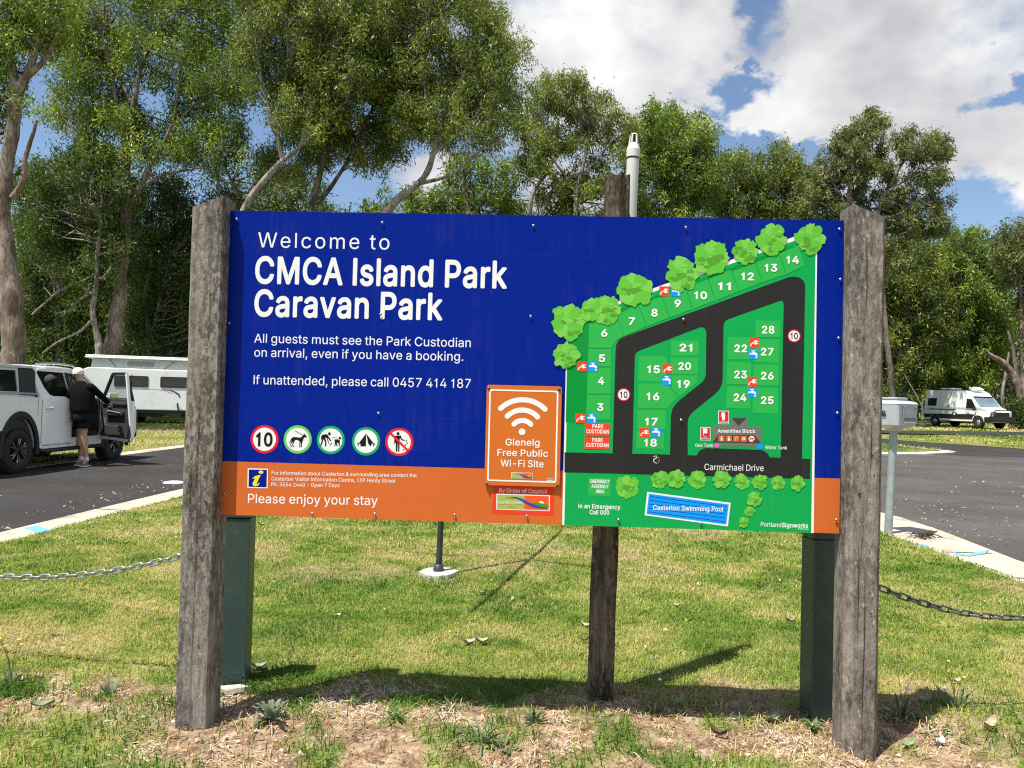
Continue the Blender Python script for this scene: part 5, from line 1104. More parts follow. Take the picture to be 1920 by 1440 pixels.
LV = [  # px, py, length, width, kind, copies, name, label, category
    (890, 1211, .085, .055, 'tan', 2, 'dry_leaf', 'pair of curled tan dry leaves on the grass below the wi-fi plate', 'leaf'),
    (632, 1156, .05, .04, 'white', 1, 'paper_scrap', 'small white scrap on the lawn left of the steel pole', 'scrap'),
    (903, 1112, .055, .035, 'grey', 1, 'dry_leaf', 'small grey curled leaf on the pole shadow', 'leaf'),
    (1268, 1139, .06, .035, 'tan', 1, 'dry_leaf', 'tan leaf on the sunny lawn right of the old timber post', 'leaf'),
    (1426, 1107, .075, .03, 'dark', 1, 'dry_leaf', 'dark twisted leaf on the lawn left of the shaded bollard', 'leaf'),
    (1479, 1170, .075, .04, 'grey', 1, 'dry_leaf', 'grey brown leaf lying beside the shaded bollard', 'leaf'),
    (263, 980, .09, .05, 'grey', 1, 'bark_scrap', 'pale bark scrap on the grass near the left kerb', 'scrap'),
    (236, 1021, .07, .04, 'grey', 1, 'bark_scrap', 'grey bark scrap on the grass above the left chain', 'scrap'),
    (489, 989, .08, .05, 'grey', 1, 'dry_leaf', 'pale leaf on the lawn just right of the left bollard top', 'leaf'),
    (105, 1199, .04, .025, 'dark', 1, 'dry_leaf', 'small dark leaf on the lawn at far left', 'leaf'),
    (482, 1257, .085, .05, 'grey', 1, 'dry_leaf', 'grey leaf leaning against the base of the left bollard', 'leaf'),
    (1100, 1176, .07, .05, 'tan', 1, 'dry_leaf', 'reddish tan leaf half hidden by the old timber post', 'leaf'),
    (1096, 1205, .06, .03, 'brown', 1, 'dry_leaf', 'brown leaf beside the foot of the old timber post', 'leaf'),
    (977, 1010, .06, .035, 'white', 1, 'paper_scrap', 'tiny white scrap on the lawn under the board', 'scrap'),
    (1273, 1323, .075, .055, 'green', 1, 'fallen_leaf', 'pale green leaf on shaded earth between the posts', 'leaf'),
    (1448, 1350, .09, .06, 'green', 1, 'fallen_leaf', 'large green leaf on the earth in front of the shaded bollard', 'leaf'),
    (1345, 1377, .08, .03, 'dark', 1, 'dry_leaf', 'dark folded leaf on the bare earth left of the right timber post', 'leaf'),
    (1706, 1400, .095, .035, 'green', 1, 'fallen_leaf', 'long green leaf on pale earth right of the right timber post', 'leaf'),
    (1762, 1392, .05, .04, 'white', 1, 'paper_scrap', 'white scrap on the earth right of the right timber post', 'scrap'),
    (1856, 1372, .11, .05, 'tan', 1, 'dry_leaf', 'long tan leaf on the grass in the lower right corner', 'leaf'),
    (1733, 1318, .10, .05, 'grey', 1, 'bark_scrap', 'grey bark scrap among weeds right of the right timber post', 'scrap'),
    (1764, 1301, .05, .04, 'white', 1, 'paper_scrap', 'white fluffy scrap above the bark scrap on the right lawn', 'scrap'),
    (80, 1330, .10, .05, 'green', 1, 'fallen_leaf', 'pale grey green leaf on bare earth at lower left', 'leaf'),
    (1137, 1345, .05, .04, 'grey', 1, 'dry_leaf', 'grey leaf at the foot of the old timber post', 'leaf'),
    (1795, 1283, .05, .03, 'tan', 1, 'dry_leaf', 'small tan leaf on the right lawn beyond the weeds', 'leaf')]
for i, (px, py, L_, W_, k, n_, nm, lb, ct) in enumerate(LV):
    p = ground_at(px, py); g_ = np.random.default_rng(100 + i); mb = MB()
    for q in range(n_):
        curled_leaf(mb, (p.x + (q - (n_ - 1) / 2) * .075, p.y + q * .02, p.z), L_, W_, g_.uniform(-.6, .6) + q * .5, g_.uniform(.25, .55), g_.normal(0, .15), 200 + i * 3 + q)
    o = mb.build(nm, LM[k], None, fix=False); tag(o, lb, ct)
# broken bits of pale stone at the left bollard
mb = MB(); p = ground_at(437, 1302); gg = np.random.default_rng(2)
mb.prism([(-.11, -.01), (-.02, -.028), (.06, -.02), (.085, .0), (.03, .02), (-.06, .022)], lambda u, v, w: (p.x + u, p.y + v, p.z + w + .01 * math.sin(u * 30)), .03)
tag(mb.build('stone', paint('flat_stone', (.42, .37, .30), .9, .2, scale=30), bevel=.006), 'flat pale stone lying at the foot of the left bollard', 'stone')

# ------------------------------------------------------------------ weeds
def weed_mat(name, a, b_):
    return blade_mat_simple(name, a, b_)
def blade_mat_simple(name, a, b_):
    m, nt, p = new_mat(name); c_ = ramp(nt, nz(nt, 25, 4, .6), [(.3, a), (.7, b_)]); nt.links.new(c_, p.inputs['Base Color']); p.inputs['Roughness'].default_value = .6
    out = [n for n in nt.nodes if n.type == 'OUTPUT_MATERIAL'][0]; t_ = N(nt, 'ShaderNodeBsdfTranslucent'); nt.links.new(c_, t_.inputs[0]); mx = N(nt, 'ShaderNodeMixShader'); mx.inputs[0].default_value = .25
    nt.links.new(p.outputs[0], mx.inputs[1]); nt.links.new(t_.outputs[0], mx.inputs[2]); nt.links.new(mx.outputs[0], out.inputs[0]); return m
WM = {'green': weed_mat('weed_green', (.045, .10, .025), (.10, .18, .05)), 'grey': weed_mat('weed_grey_green', (.09, .13, .07), (.18, .22, .13)), 'dark': weed_mat('weed_dark', (.03, .065, .015), (.07, .12, .03)), 'stalk': weed_mat('weed_stalk', (.14, .12, .06), (.30, .26, .15))}
def strip_leaf(mb, base, az_, el_, L_, W_, bend, lobes, g_):
    n_ = 9; p = Vector(base); e = el_; vs = []; side = Vector((-math.sin(az_), math.cos(az_), 0)); 
    for i in range(n_):
        s = i / (n_ - 1); w = W_ * (math.sin(math.pi * (s * .9 + .08)) ** .8) * (1 + lobes * (.55 if i % 2 else -.45)) * (0.12 if i == n_ - 1 else 1)
        fold = Vector((0, 0, w * .25)); vs += [p + side * w / 2 + fold, p, p - side * w / 2 + fold]
        p = p + Vector((math.cos(az_) * math.cos(e), math.sin(az_) * math.cos(e), math.sin(e))) * (L_ / (n_ - 1)); e -= bend / (n_ - 1)
    fs = []
    for i in range(n_ - 1): fs += [(i * 3, i * 3 + 1, i * 3 + 4, i * 3 + 3), (i * 3 + 1, i * 3 + 2, i * 3 + 5, i * 3 + 4)]
    mb.add(vs, fs, 0, True)
def weed(px, py, nl, L_, W_, mat, label, lobes=0.0, up=(.5, 1.3), bend=1.0, stalks=0, name='weed', flower=None, spread=.02):
    p = ground_at(px, py); g_ = np.random.default_rng(int(px * 7 + py)); t = empty(name, p, label, 'weed')
    mb = MB()
    for i in range(nl):
        a = i * 2.4 + g_.uniform(-.4, .4); r_ = g_.uniform(0, spread)
        strip_leaf(mb, (r_ * math.cos(a), r_ * math.sin(a), -.005), a, g_.uniform(*up), L_ * g_.uniform(.6, 1.15), W_ * g_.uniform(.7, 1.2), bend * g_.uniform(.5, 1.3), lobes, g_)
    mb.build('leaves', WM[mat], t, fix=False)
    if stalks:
        mb = MB(); heads = []
        for i in range(stalks):
            a = g_.uniform(0, 6.28); h = L_ * g_.uniform(1.2, 2.0); pts = [(0, 0, 0)]
            for k in range(1, 5): pts.append((math.cos(a) * h * .1 * k * k / 4 * .6, math.sin(a) * h * .1 * k * k / 4 * .6, h * k / 4))
            mb.tube(pts, [.0018, .0016, .0014, .0012, .001], 5); heads.append(pts[-1])
        mb.build('stalks', WM['stalk'], t)
        if flower:
            mb = MB()
            for h in heads: mb.lathe([(0, -.004), (.007, -.002), (.009, .002), (.006, .006), (0, .007)], h, n=9)
            mb.build('flower_heads', paint(*flower), t)
YF = ('flower_yellow', (.75, .55, .02), .7, .1); WF = ('flower_white', (.7, .7, .68), .8, .1)
weed(508, 1352, 22, .11, .026, 'grey', 'grey green leafy weed on the earth right of the left timber post', .8, (.4, 1.4), .9)
weed(575, 1305, 14, .08, .014, 'green', 'small weed in the shade of the board near the left timber post', .5)
weed(205, 1303, 16, .11, .010, 'grey', 'spiky grey green weed on the bare earth left of the left timber post', .2, (.8, 1.45), .5)
weed(745, 1355, 12, .07, .012, 'green', 'small green weed below the shadow of the board', .6)
weed(1003, 1355, 18, .085, .014, 'green', 'bushy green weed at the centre front of the board shadow', .7, (.5, 1.4), .7)
weed(905, 1392, 20, .15, .011, 'grey', 'sprawling pale grass tuft in the middle of the bare earth', 0, (.25, 1.2), 1.1)
weed(938, 1405, 7, .10, .042, 'green', 'broad leaved green weed beside the sprawling grass tuft', .15, (.15, .6), .6)
weed(705, 1425, 10, .055, .012, 'green', 'low green weed at the bottom edge left of centre', .6, (.2, .8), .6)
weed(20, 1283, 16, .13, .02, 'dark', 'dark weed with tall dry stalks at the left edge of the picture', .5, (.2, 1.1), .8, 5, flower=YF)
weed(1690, 1345, 24, .12, .016, 'dark', 'dense dark weed at the foot of the right timber post', .4, (.3, 1.4), .8, 5, flower=WF, spread=.06)
weed(1790, 1325, 18, .13, .014, 'green', 'straggly weed with a yellow flower on the right lawn', .5, (.4, 1.3), .9, 4, flower=YF, spread=.06)
weed(1528, 1362, 16, .07, .02, 'green', 'small bright weed between the right bollard and the right timber post', .5)
weed(1395, 1345, 12, .11, .012, 'grey', 'thin grey weed left of the right bollard', .4, (.5, 1.4), .6, 3)
weed(1225, 1335, 14, .12, .010, 'grey', 'thin flowering weed right of the old timber post', .3, (.6, 1.4), .6, 5, flower=WF)
weed(1120, 1318, 18, .16, .008, 'green', 'long grass tuft against the foot of the old timber post', 0, (.7, 1.5), .7)
weed(840, 1330, 14, .12, .010, 'green', 'long bladed grass tuft in the shadow of the board', 0, (.4, 1.3), .9)
weed(660, 1322, 12, .10, .010, 'green', 'grass tuft at the left end of the board shadow', 0, (.4, 1.3), .9)
weed(240, 1392, 10, .05, .012, 'green', 'low weed on the earth at lower left', .6, (.2, .9), .6)
weed(850, 1215, 8, .06, .010, 'green', 'single dandelion on the lawn left of the curled tan leaves', .6, (.2, .8), .6, 1, name='dandelion', flower=YF)
weed(298, 1163, 8, .06, .010, 'green', 'single dandelion on the lawn left of the left timber post', .6, (.2, .8), .6, 1, name='dandelion', flower=YF)
weed(1770, 1375, 26, .10, .010, 'dark', 'low spreading weed at lower right', .3, (.1, .9), .7, spread=.10)
# ================================================================== vehicles
M_white = paint('vehicle_white', (0.88, 0.885, 0.89), 0.25, 0.015, coat=0.6, scale=1.5); M_tyre = paint('tyre_rubber', (0.018, 0.018, 0.018), 0.85, 0.2); M_blk = paint('black_trim', (0.016, 0.016, 0.017), 0.55, 0.15)
M_rim = paint('rim_black', (0.045, 0.045, 0.048), 0.35, 0.1, 0.5); M_rimb = paint('rim_bright', (0.55, 0.56, 0.58), 0.3, 0.05, 0.9); M_silver = paint('roof_rail_silver', (0.55, 0.56, 0.58), 0.35, 0.05, 0.8)
M_int = paint('car_interior', (0.030, 0.029, 0.028), 0.7, 0.15); M_seat = paint('seat_grey', (0.10, 0.095, 0.085), 0.8, 0.1); M_glass = glass('car_glass', (0.30, 0.33, 0.33), 0.45); M_gclear = glass('clear_glass', (0.82, 0.86, 0.86), 0.03); M_gdark = glass('dark_glass', (0.1, 0.1, 0.1), 0.90)
M_lens_r = paint('lamp_red', (0.35, 0.01, 0.01), 0.25, 0.05); M_lens_w = paint('lamp_clear', (0.65, 0.67, 0.7), 0.15, 0.03)
M_patch = paint('canopy_grey', (.62, .63, .63), .3, .02)

def wheel(parent, x, y, r, w, side, spokes=6, bright=True, name='wheel', r_rim=None):
    """wheel with its axle along X; side = +1 if its outer face looks towards +X"""
    rr = r_rim or r * 0.62
    e = bpy.data.objects.new(name, None)
    mb = MB(); s = side
    prof = [(rr, -w / 2), (r * .90, -w / 2), (r * .975, -w / 2 + .025), (r, -w / 2 + .06), (r, w / 2 - .06), (r * .975, w / 2 - .025), (r * .90, w / 2), (rr, w / 2), (rr * .96, w / 2 - .02), (rr * .94, -w / 2)]
    mb.lathe([(a, h * s) for a, h in prof], (x, y, r), 'X', 40)
    for k in range(44):                                     # tread blocks
        th = 2 * math.pi * k / 44
        for q in (-1, 1):
            c = Vector((x + q * w * .27, y + (r + .003) * math.sin(th), r + (r + .003) * math.cos(th))); M_ = Matrix.Rotation(-th, 3, 'X')
            mb.box(c, (w * .38, r * .075, .018), 0, M_)
    o = mb.build(name, M_tyre, parent)
    mb = MB(); f = x + s * (w / 2 - .045)
    mb.lathe([(rr * .97, .028 * s), (rr * .90, .022 * s), (rr * .86, -.02 * s), (0.0, -.03 * s)], (f, y, r), 'X', 32)
    mb.lathe([(.075, -.02 * s), (.07, .022 * s), (0, .026 * s)], (f, y, r), 'X', 14)
    for k in range(spokes):
        for d in (-.16, .16):
            a = 2 * math.pi * k / spokes
            p0 = Vector((f + .012 * s, y + .06 * math.sin(a), r + .06 * math.cos(a))); p1 = Vector((f + .022 * s, y + rr * .92 * math.sin(a + d), r + rr * .92 * math.cos(a + d)))
            mb.tube([p0, (p0 + p1) / 2 + Vector((.008 * s, 0, 0)), p1], [.030, .024, .020], 6, 0)
            if bright: mb.tube([p0.lerp(p1, .35) + Vector((.022 * s, 0, 0)), p1.lerp(p0, .08) + Vector((.016 * s, 0, 0))], .011, 5, 1)
    mb.build('rim', [M_rim, M_rimb], o); return o
def arch(cy, cz, r, a0=0.0, a1=math.pi, n=14): return [(cy + r * math.cos(a0 + (a1 - a0) * i / n), cz + r * math.sin(a0 + (a1 - a0) * i / n)) for i in range(n + 1)]
YZ = lambda x0, s=1: (lambda u, v, w: (x0 + s * w, u, v))

def make_ute(loc, rot):
    t = empty('ute', loc, 'white dual cab ute with its driver door wide open, parked on the left road', 'ute', None, rot)
    HW = 0.93; ra = 0.475; yr, yf = -1.61, 1.61; RW = 0.405
    # --- body: rear half with the tub, front half with the bonnet, sill and far wall between them
    rear = [(-2.80, .50), (-2.80, .62), (yr - ra, .52)] + arch(yr, .43, ra)[::-1] + [(-1.02, .40), (-.03, .40), (-.03, 1.15), (-1.10, 1.17), (-2.72, 1.21), (-2.80, 1.12)]
    front = [(1.10, .40)] + arch(yf, .43, ra)[::-1] + [(yf + ra + .05, .46), (2.42, .46), (2.52, .60), (2.50, .95), (2.40, 1.08), (1.55, 1.17), (1.10, 1.20)]
    mb = MB(); mb.prism(rear, YZ(-HW), 2 * HW); mb.prism(front, YZ(-HW), 2 * HW)
    mb.prism([(-.03, .40), (1.10, .40), (1.10, .56), (-.03, .56)], YZ(-HW), 2 * HW); mb.prism([(-.03, .56), (1.10, .56), (1.10, 1.18), (-.03, 1.15)], YZ(-HW), .14)
    body = mb.build('body', M_white, t, bevel=.035, seg=3)
    # crease / shoulder line and shut lines on the visible side
    mb = MB(); 
    def side_strip(pts, w, th=.004, x=HW): 
        P = [Vector(p) for p in pts]; l = []; r = []
        for i in range(len(P)):
            d_ = (P[min(i + 1, len(P) - 1)] - P[max(i - 1, 0)]).normalized(); q = Vector((-d_.y, d_.x)) * w / 2; l.append(P[i] + q); r.append(P[i] - q)
        mb.prism([(p.x, p.y) for p in l] + [(p.x, p.y) for p in r[::-1]], YZ(x - .002), th)
    side_strip([(-1.0, 1.13), (-1.0, .52), (-.93, .46), (-.06, .46)], .012); side_strip([(-1.115, 1.15), (-1.115, .92)], .010)
    mb.build('shut_line', paint('shut_line', (.10, .10, .105), .6, .1), body)
    # rear door: its own slightly proud skin, handle and glass
    mb = MB(); mb.prism([(-.985, .48), (-.045, .48), (-.04, 1.14), (-.985, 1.13)], YZ(HW - .02), .032); rd = mb.build('rear_door', M_white, t, bevel=.02, seg=2)
    mb = MB(); mb.tube([(HW + .018, -.90, 1.015), (HW + .045, -.86, 1.02), (HW + .045, -.72, 1.02), (HW + .018, -.68, 1.015)], .018, 8); mb.build('handle', M_white, rd)
    # --- greenhouse: pillars and roof as frames on the sloping side
    def sx(z): return HW - .02 - (z - 1.15) * .26
    def SL(sgn): return lambda u, v, w: (sgn * (sx(v) - w), u, v)
    cab = [(-.99, 1.13), (1.28, 1.17), (.60, 1.72), (.48, 1.79), (-1.02, 1.80), (-1.13, 1.72)]
    w1 = [(-.60, 1.20), (-.07, 1.19), (-.10, 1.71), (-.93, 1.72), (-.96, 1.68), (-.84, 1.38), (-.72, 1.23)]; w2 = [(.02, 1.15), (1.12, 1.17), (.52, 1.70), (.0, 1.71)]
    mb = MB(); mb.prism([cab, w1, w2], SL(1), .05); mb.prism([cab, w1, w2], SL(-1), .05)
    # roof panel, gently crowned, and the front and rear screens' frames
    n_ = 9; V_ = []; ys = [-.98, -.9, -.5, 0, .4, .52, .60]; zs_ = [1.735, 1.80, 1.825, 1.83, 1.815, 1.785, 1.735]
    for y_, z_ in zip(ys, zs_):
        for j in range(n_):
            q = -1 + 2 * j / (n_ - 1); V_.append((q * (sx(1.74) + .005), y_, z_ + .035 * (1 - q * q) - (.03 if abs(q) > .99 else 0)))
    o_ = len(V_); V_ += [(a, b_, c - .04) for a, b_, c in V_]
    F_ = [(i * n_ + j, i * n_ + j + 1, (i + 1) * n_ + j + 1, (i + 1) * n_ + j) for i in range(len(ys) - 1) for j in range(n_ - 1)]
    F_ += [tuple(q + o_ for q in f_[::-1]) for f_ in F_]
    mb.add(V_, F_, 0, True); cabo = mb.build('cab', M_white, t)
    mb = MB(); mb.prism(w1, lambda u, v, w: (sx(v) - .02 - w, u, v), .006); mb.build('rear_door_glass', M_glass, t)
    for w_ in (w1, w2): mb = MB(); mb.prism(w_, lambda u, v, w: (-(sx(v) - .02 - w), u, v), .006); mb.build('side_glass', M_gclear, t)
    mb = MB(); mb.add([(-.80, 1.26, 1.18), (.80, 1.26, 1.18), (.66, .60, 1.74), (-.66, .60, 1.74), (-.80, 1.27, 1.19), (.80, 1.27, 1.19), (.66, .61, 1.75), (-.66, .61, 1.75)], [(0, 1, 2, 3), (4, 7, 6, 5)]); mb.build('windscreen', M_gclear, t)
    mb = MB(); mb.prism([(-.07, 1.16), (.03, 1.16), (.02, 1.72), (-.09, 1.72)], SL(1), -.004); mb.build('pillar_trim', M_blk, t)
    # black sail behind the rear door, canopy with glazed side over the tub
    can = [(-2.70, 1.205), (-1.16, 1.175), (-1.05, 1.72), (-1.15, 1.80), (-2.55, 1.80)]
    hole = [(-2.55, 1.29), (-1.60, 1.28), (-1.56, 1.70), (-2.45, 1.70)]
    mb = MB(); cx = lambda v: HW - .05 - (v - 1.2) * .20
    for s in (1, -1): mb.prism([can, hole], lambda u, v, w, s=s: (s * (cx(v) - w), u, v), .05)
    mb.prism([(-2.55, 1.76), (-1.12, 1.76), (-1.12, 1.81), (-2.55, 1.81)], YZ(-.80), 1.60); mb.add([(-.86, -2.70, 1.21), (.86, -2.70, 1.21), (.78, -2.53, 1.80), (-.78, -2.53, 1.80)], [(0, 1, 2, 3)])
    cn = mb.build('canopy', M_patch, t)
    for s in (1, -1): mb = MB(); mb.prism(hole, lambda u, v, w, s=s: (s * (cx(v) - .02 - w), u, v), .006); mb.build('canopy_glass', M_gdark, cn)
    mb = MB(); mb.prism([(-1.58, 1.22), (-1.14, 1.20), (-1.03, 1.70), (-1.10, 1.77), (-1.50, 1.77)], lambda u, v, w: (cx(v) + w + .002, u, v), .008); mb.build('sail_panel', M_blk, cn)
    mb = MB(); mb.prism([(-2.62, 1.25), (-1.12, 1.225), (-1.12, 1.262), (-2.60, 1.285)], lambda u, v, w: (cx(v) + .004 + w, u, v), .02); mb.build('sports_bar', M_silver, cn)
    # roof rails
    for s in (1, -1):
        mb = MB(); mb.tube([(s * .69, -.92, 1.80), (s * .69, -.84, 1.865), (s * .69, -.2, 1.905), (s * .69, .3, 1.885), (s * .69, .52, 1.80)], [.016, .021, .021, .021, .016], 8); mb.build('roof_rail', M_silver, t)
    # black wheel arch flares, side step, bumpers
    for cy in (yr, yf):
        for s in (1, -1):
            o1, i1 = arch(cy, .43, ra + .075, -.25, math.pi + .25, 20), arch(cy, .43, ra - .01, -.25, math.pi + .25, 20)
            mb = MB(); mb.prism(o1 + i1[::-1], lambda u, v, w, s=s: (s * (HW - .03 + w), u, v), .055); mb.build('arch_flare', M_blk, t, bevel=.008)
    for cy in (yr, yf):
        mb = MB(); mb.prism(arch(cy, .43, ra - .02), YZ(-HW + .06), 2 * HW - .12); mb.build('wheel_well', M_int, t)
    for s in (1, -1):
        mb = MB(); mb.tube([(s * .90, -1.05, .40), (s * 1.0, -.98, .36), (s * 1.0, 1.0, .36), (s * .90, 1.08, .40)], .035, 8); mb.box((s * .88, 0, .36), (.12, 1.9, .06)); mb.build('side_step', M_blk, t)
    mb = MB(); mb.box((0, 0, .42), (1.2, 4.6, .16)); mb.build('chassis', M_int, t)
    mb = MB(); mb.box((0, 2.50, .60), (1.84, .16, .26)); mb.box((0, 2.5, .88), (1.2, .1, .26)); mb.build('front_bumper', M_blk, t, bevel=.03)
    mb = MB(); mb.box((0, -2.84, .56), (1.84, .18, .22)); mb.box((.80, -2.3, .62), (.27, .5, .22)); mb.build('rear_bumper', M_blk, t, bevel=.03)
    for s in (1, -1):
        mb = MB(); mb.box((s * .84, -2.80, 1.0), (.16, .06, .36)); mb.build('tail_lamp', M_lens_r, t, bevel=.01)
        mb = MB(); mb.box((s * .76, 2.46, .95), (.30, .12, .16)); mb.build('headlight', M_lens_w, t, bevel=.02)
    for cy in (yr, yf):
        for s in (1, -1): wheel(t, s * .80, cy, RW, .265, s)
    # cabin: floor, seats, dash and wheel seen through the opening
    mb = MB(); mb.box((0, .5, .60), (1.7, 1.2, .05)); mb.box((0, -.022, .86), (1.7, .03, .5)); mb.box((0, 1.06, .88), (1.72, .06, .58)); mb.box((0, 1.0, 1.08), (1.6, .34, .20)); mb.build('cabin_lining', M_int, t, bevel=.02)
    for x_ in (.40, -.40):
        mb = MB(); mb.box((x_, .32, .80), (.52, .52, .18)); mb.box((x_, .08, 1.12), (.50, .15, .62), 0, Matrix.Rotation(R(-12), 3, 'X')); mb.box((x_, -.02, 1.53), (.26, .10, .18)); mb.build('seat', M_seat, t, bevel=.045, seg=3)
    mb = MB(); mb.tube([(.40 + .18 * math.cos(a), .78 + .07 * math.sin(a), 1.13 + .17 * math.sin(a)) for a in np.linspace(0, 6.283, 21)[:-1]], .014, 6, closed=True, caps=False); mb.tube([(.4, .98, 1.04), (.4, .79, 1.13)], .03, 6); mb.build('steering_wheel', M_int, t)
    mb = MB()
    for x_ in (.4, -.4): mb.box((x_, -.62, 1.25), (.42, .16, .5)); mb.box((x_, -.64, 1.54), (.26, .1, .16))
    mb.build('rear_seat', paint('rear_seat_grey', (.20, .19, .165), .8, .1), t, bevel=.04, seg=3)
    # --- the open driver door, built shut and swung about its hinge
    ang = R(-60)
    Hm = Matrix.Translation((HW, 1.10, 0)) @ Matrix.Rotation(-ang, 4, 'Z') @ Matrix.Translation((-HW, -1.10, 0))
    def swing(mb): mb.v = [tuple(Hm @ Vector(p)) for p in mb.v]; return mb
    sk = [(1.085, .50), (.0, .47), (-.025, .60), (-.02, 1.15), (1.085, 1.18)]
    mb = MB(); mb.prism(sk, YZ(HW - .05), .065); dr = swing(mb).build('driver_door', M_white, t, bevel=.02, seg=2)
    fr_o = [(1.10, 1.16), (.52, 1.735), (.44, 1.765), (.02, 1.765), (-.03, 1.72), (-.03, 1.14)]; fr_i = [(1.00, 1.19), (.50, 1.69), (.43, 1.71), (.06, 1.71), (.035, 1.68), (.035, 1.18)]
    mb = MB(); mb.prism([fr_o, fr_i], lambda u, v, w: (sx(v) + .015 - w, u, v), .045); swing(mb).build('window_frame', M_blk, dr)
    mb = MB(); mb.prism([(-.035, .55), (.012, .55), (.012, 1.75), (-.035, 1.75)], lambda u, v, w: (min(HW, sx(max(v, 1.15))) + .018 - w, u, v), .05); swing(mb).build('door_edge', M_white, dr)
    mb = MB(); mb.prism(fr_i, lambda u, v, w: (sx(v) - .005 - w, u, v), .005); swing(mb).build('door_glass', M_gclear, dr)
    mb = MB(); mb.prism([(1.03, .56), (.06, .53), (.03, .62), (.03, 1.16), (1.03, 1.18)], YZ(HW - .052, -1), .05); mb.box((HW - .13, .45, .93), (.08, .62, .06)); mb.box((HW - .125, .5, .66), (.06, .55, .16)); mb.box((HW - .115, .5, 1.09), (.04, .9, .05))
    lin = swing(mb).build('door_trim', M_int, dr, bevel=.015)
    mb = MB(); mb.tube([(HW - .175, .20, .94), (HW - .175, .66, .97)], .012, 6); mb.tube([(HW - .115, .62, 1.03), (HW - .115, .74, 1.03)], .010, 6); mb.prism([(.72, .58), (.78, .58), (.90, .86), (.84, .86)], YZ(HW - .104, -1), .01); swing(mb).build('trim_strip', M_silver, lin)
    mb = MB(); mb.prism([(-.028, .50), (.03, .47), (.03, .53), (.0, .56), (.0, 1.72), (-.028, 1.72)], YZ(HW - .07, -1), .012); swing(mb).build('door_seal', M_blk, dr)
    mb = MB(); mb.box((HW + .13, .98, 1.22), (.20, .10, .16)); mb.box((HW + .03, 1.0, 1.19), (.10, .05, .05)); mi = swing(mb).build('mirror', M_white, dr, bevel=.025)
    mb = MB(); mb.box((HW + .13, .925, 1.22), (.17, .008, .13)); swing(mb).build('mirror_glass', paint('mirror_glass', (.75, .8, .85), .05, .02, 1.0), mi)
    # it stands tall: waist and roof are raised over the wheels
    def zmap(z): return z if z < .5 else (.5 + (z - .5) * 1.313 if z < 1.17 else 1.38 + (z - 1.17) * .924)
    def lift(o):
        if o.name.split('.')[0] == 'wheel': return
        if o.type == 'MESH':
            for v in o.data.vertices: v.co.z = zmap(v.co.z)
        for c_ in o.children: lift(c_)
    lift(t)
    return t
ute = make_ute((-9.82, 15.66, ROADZ + .005), R(-1.5))

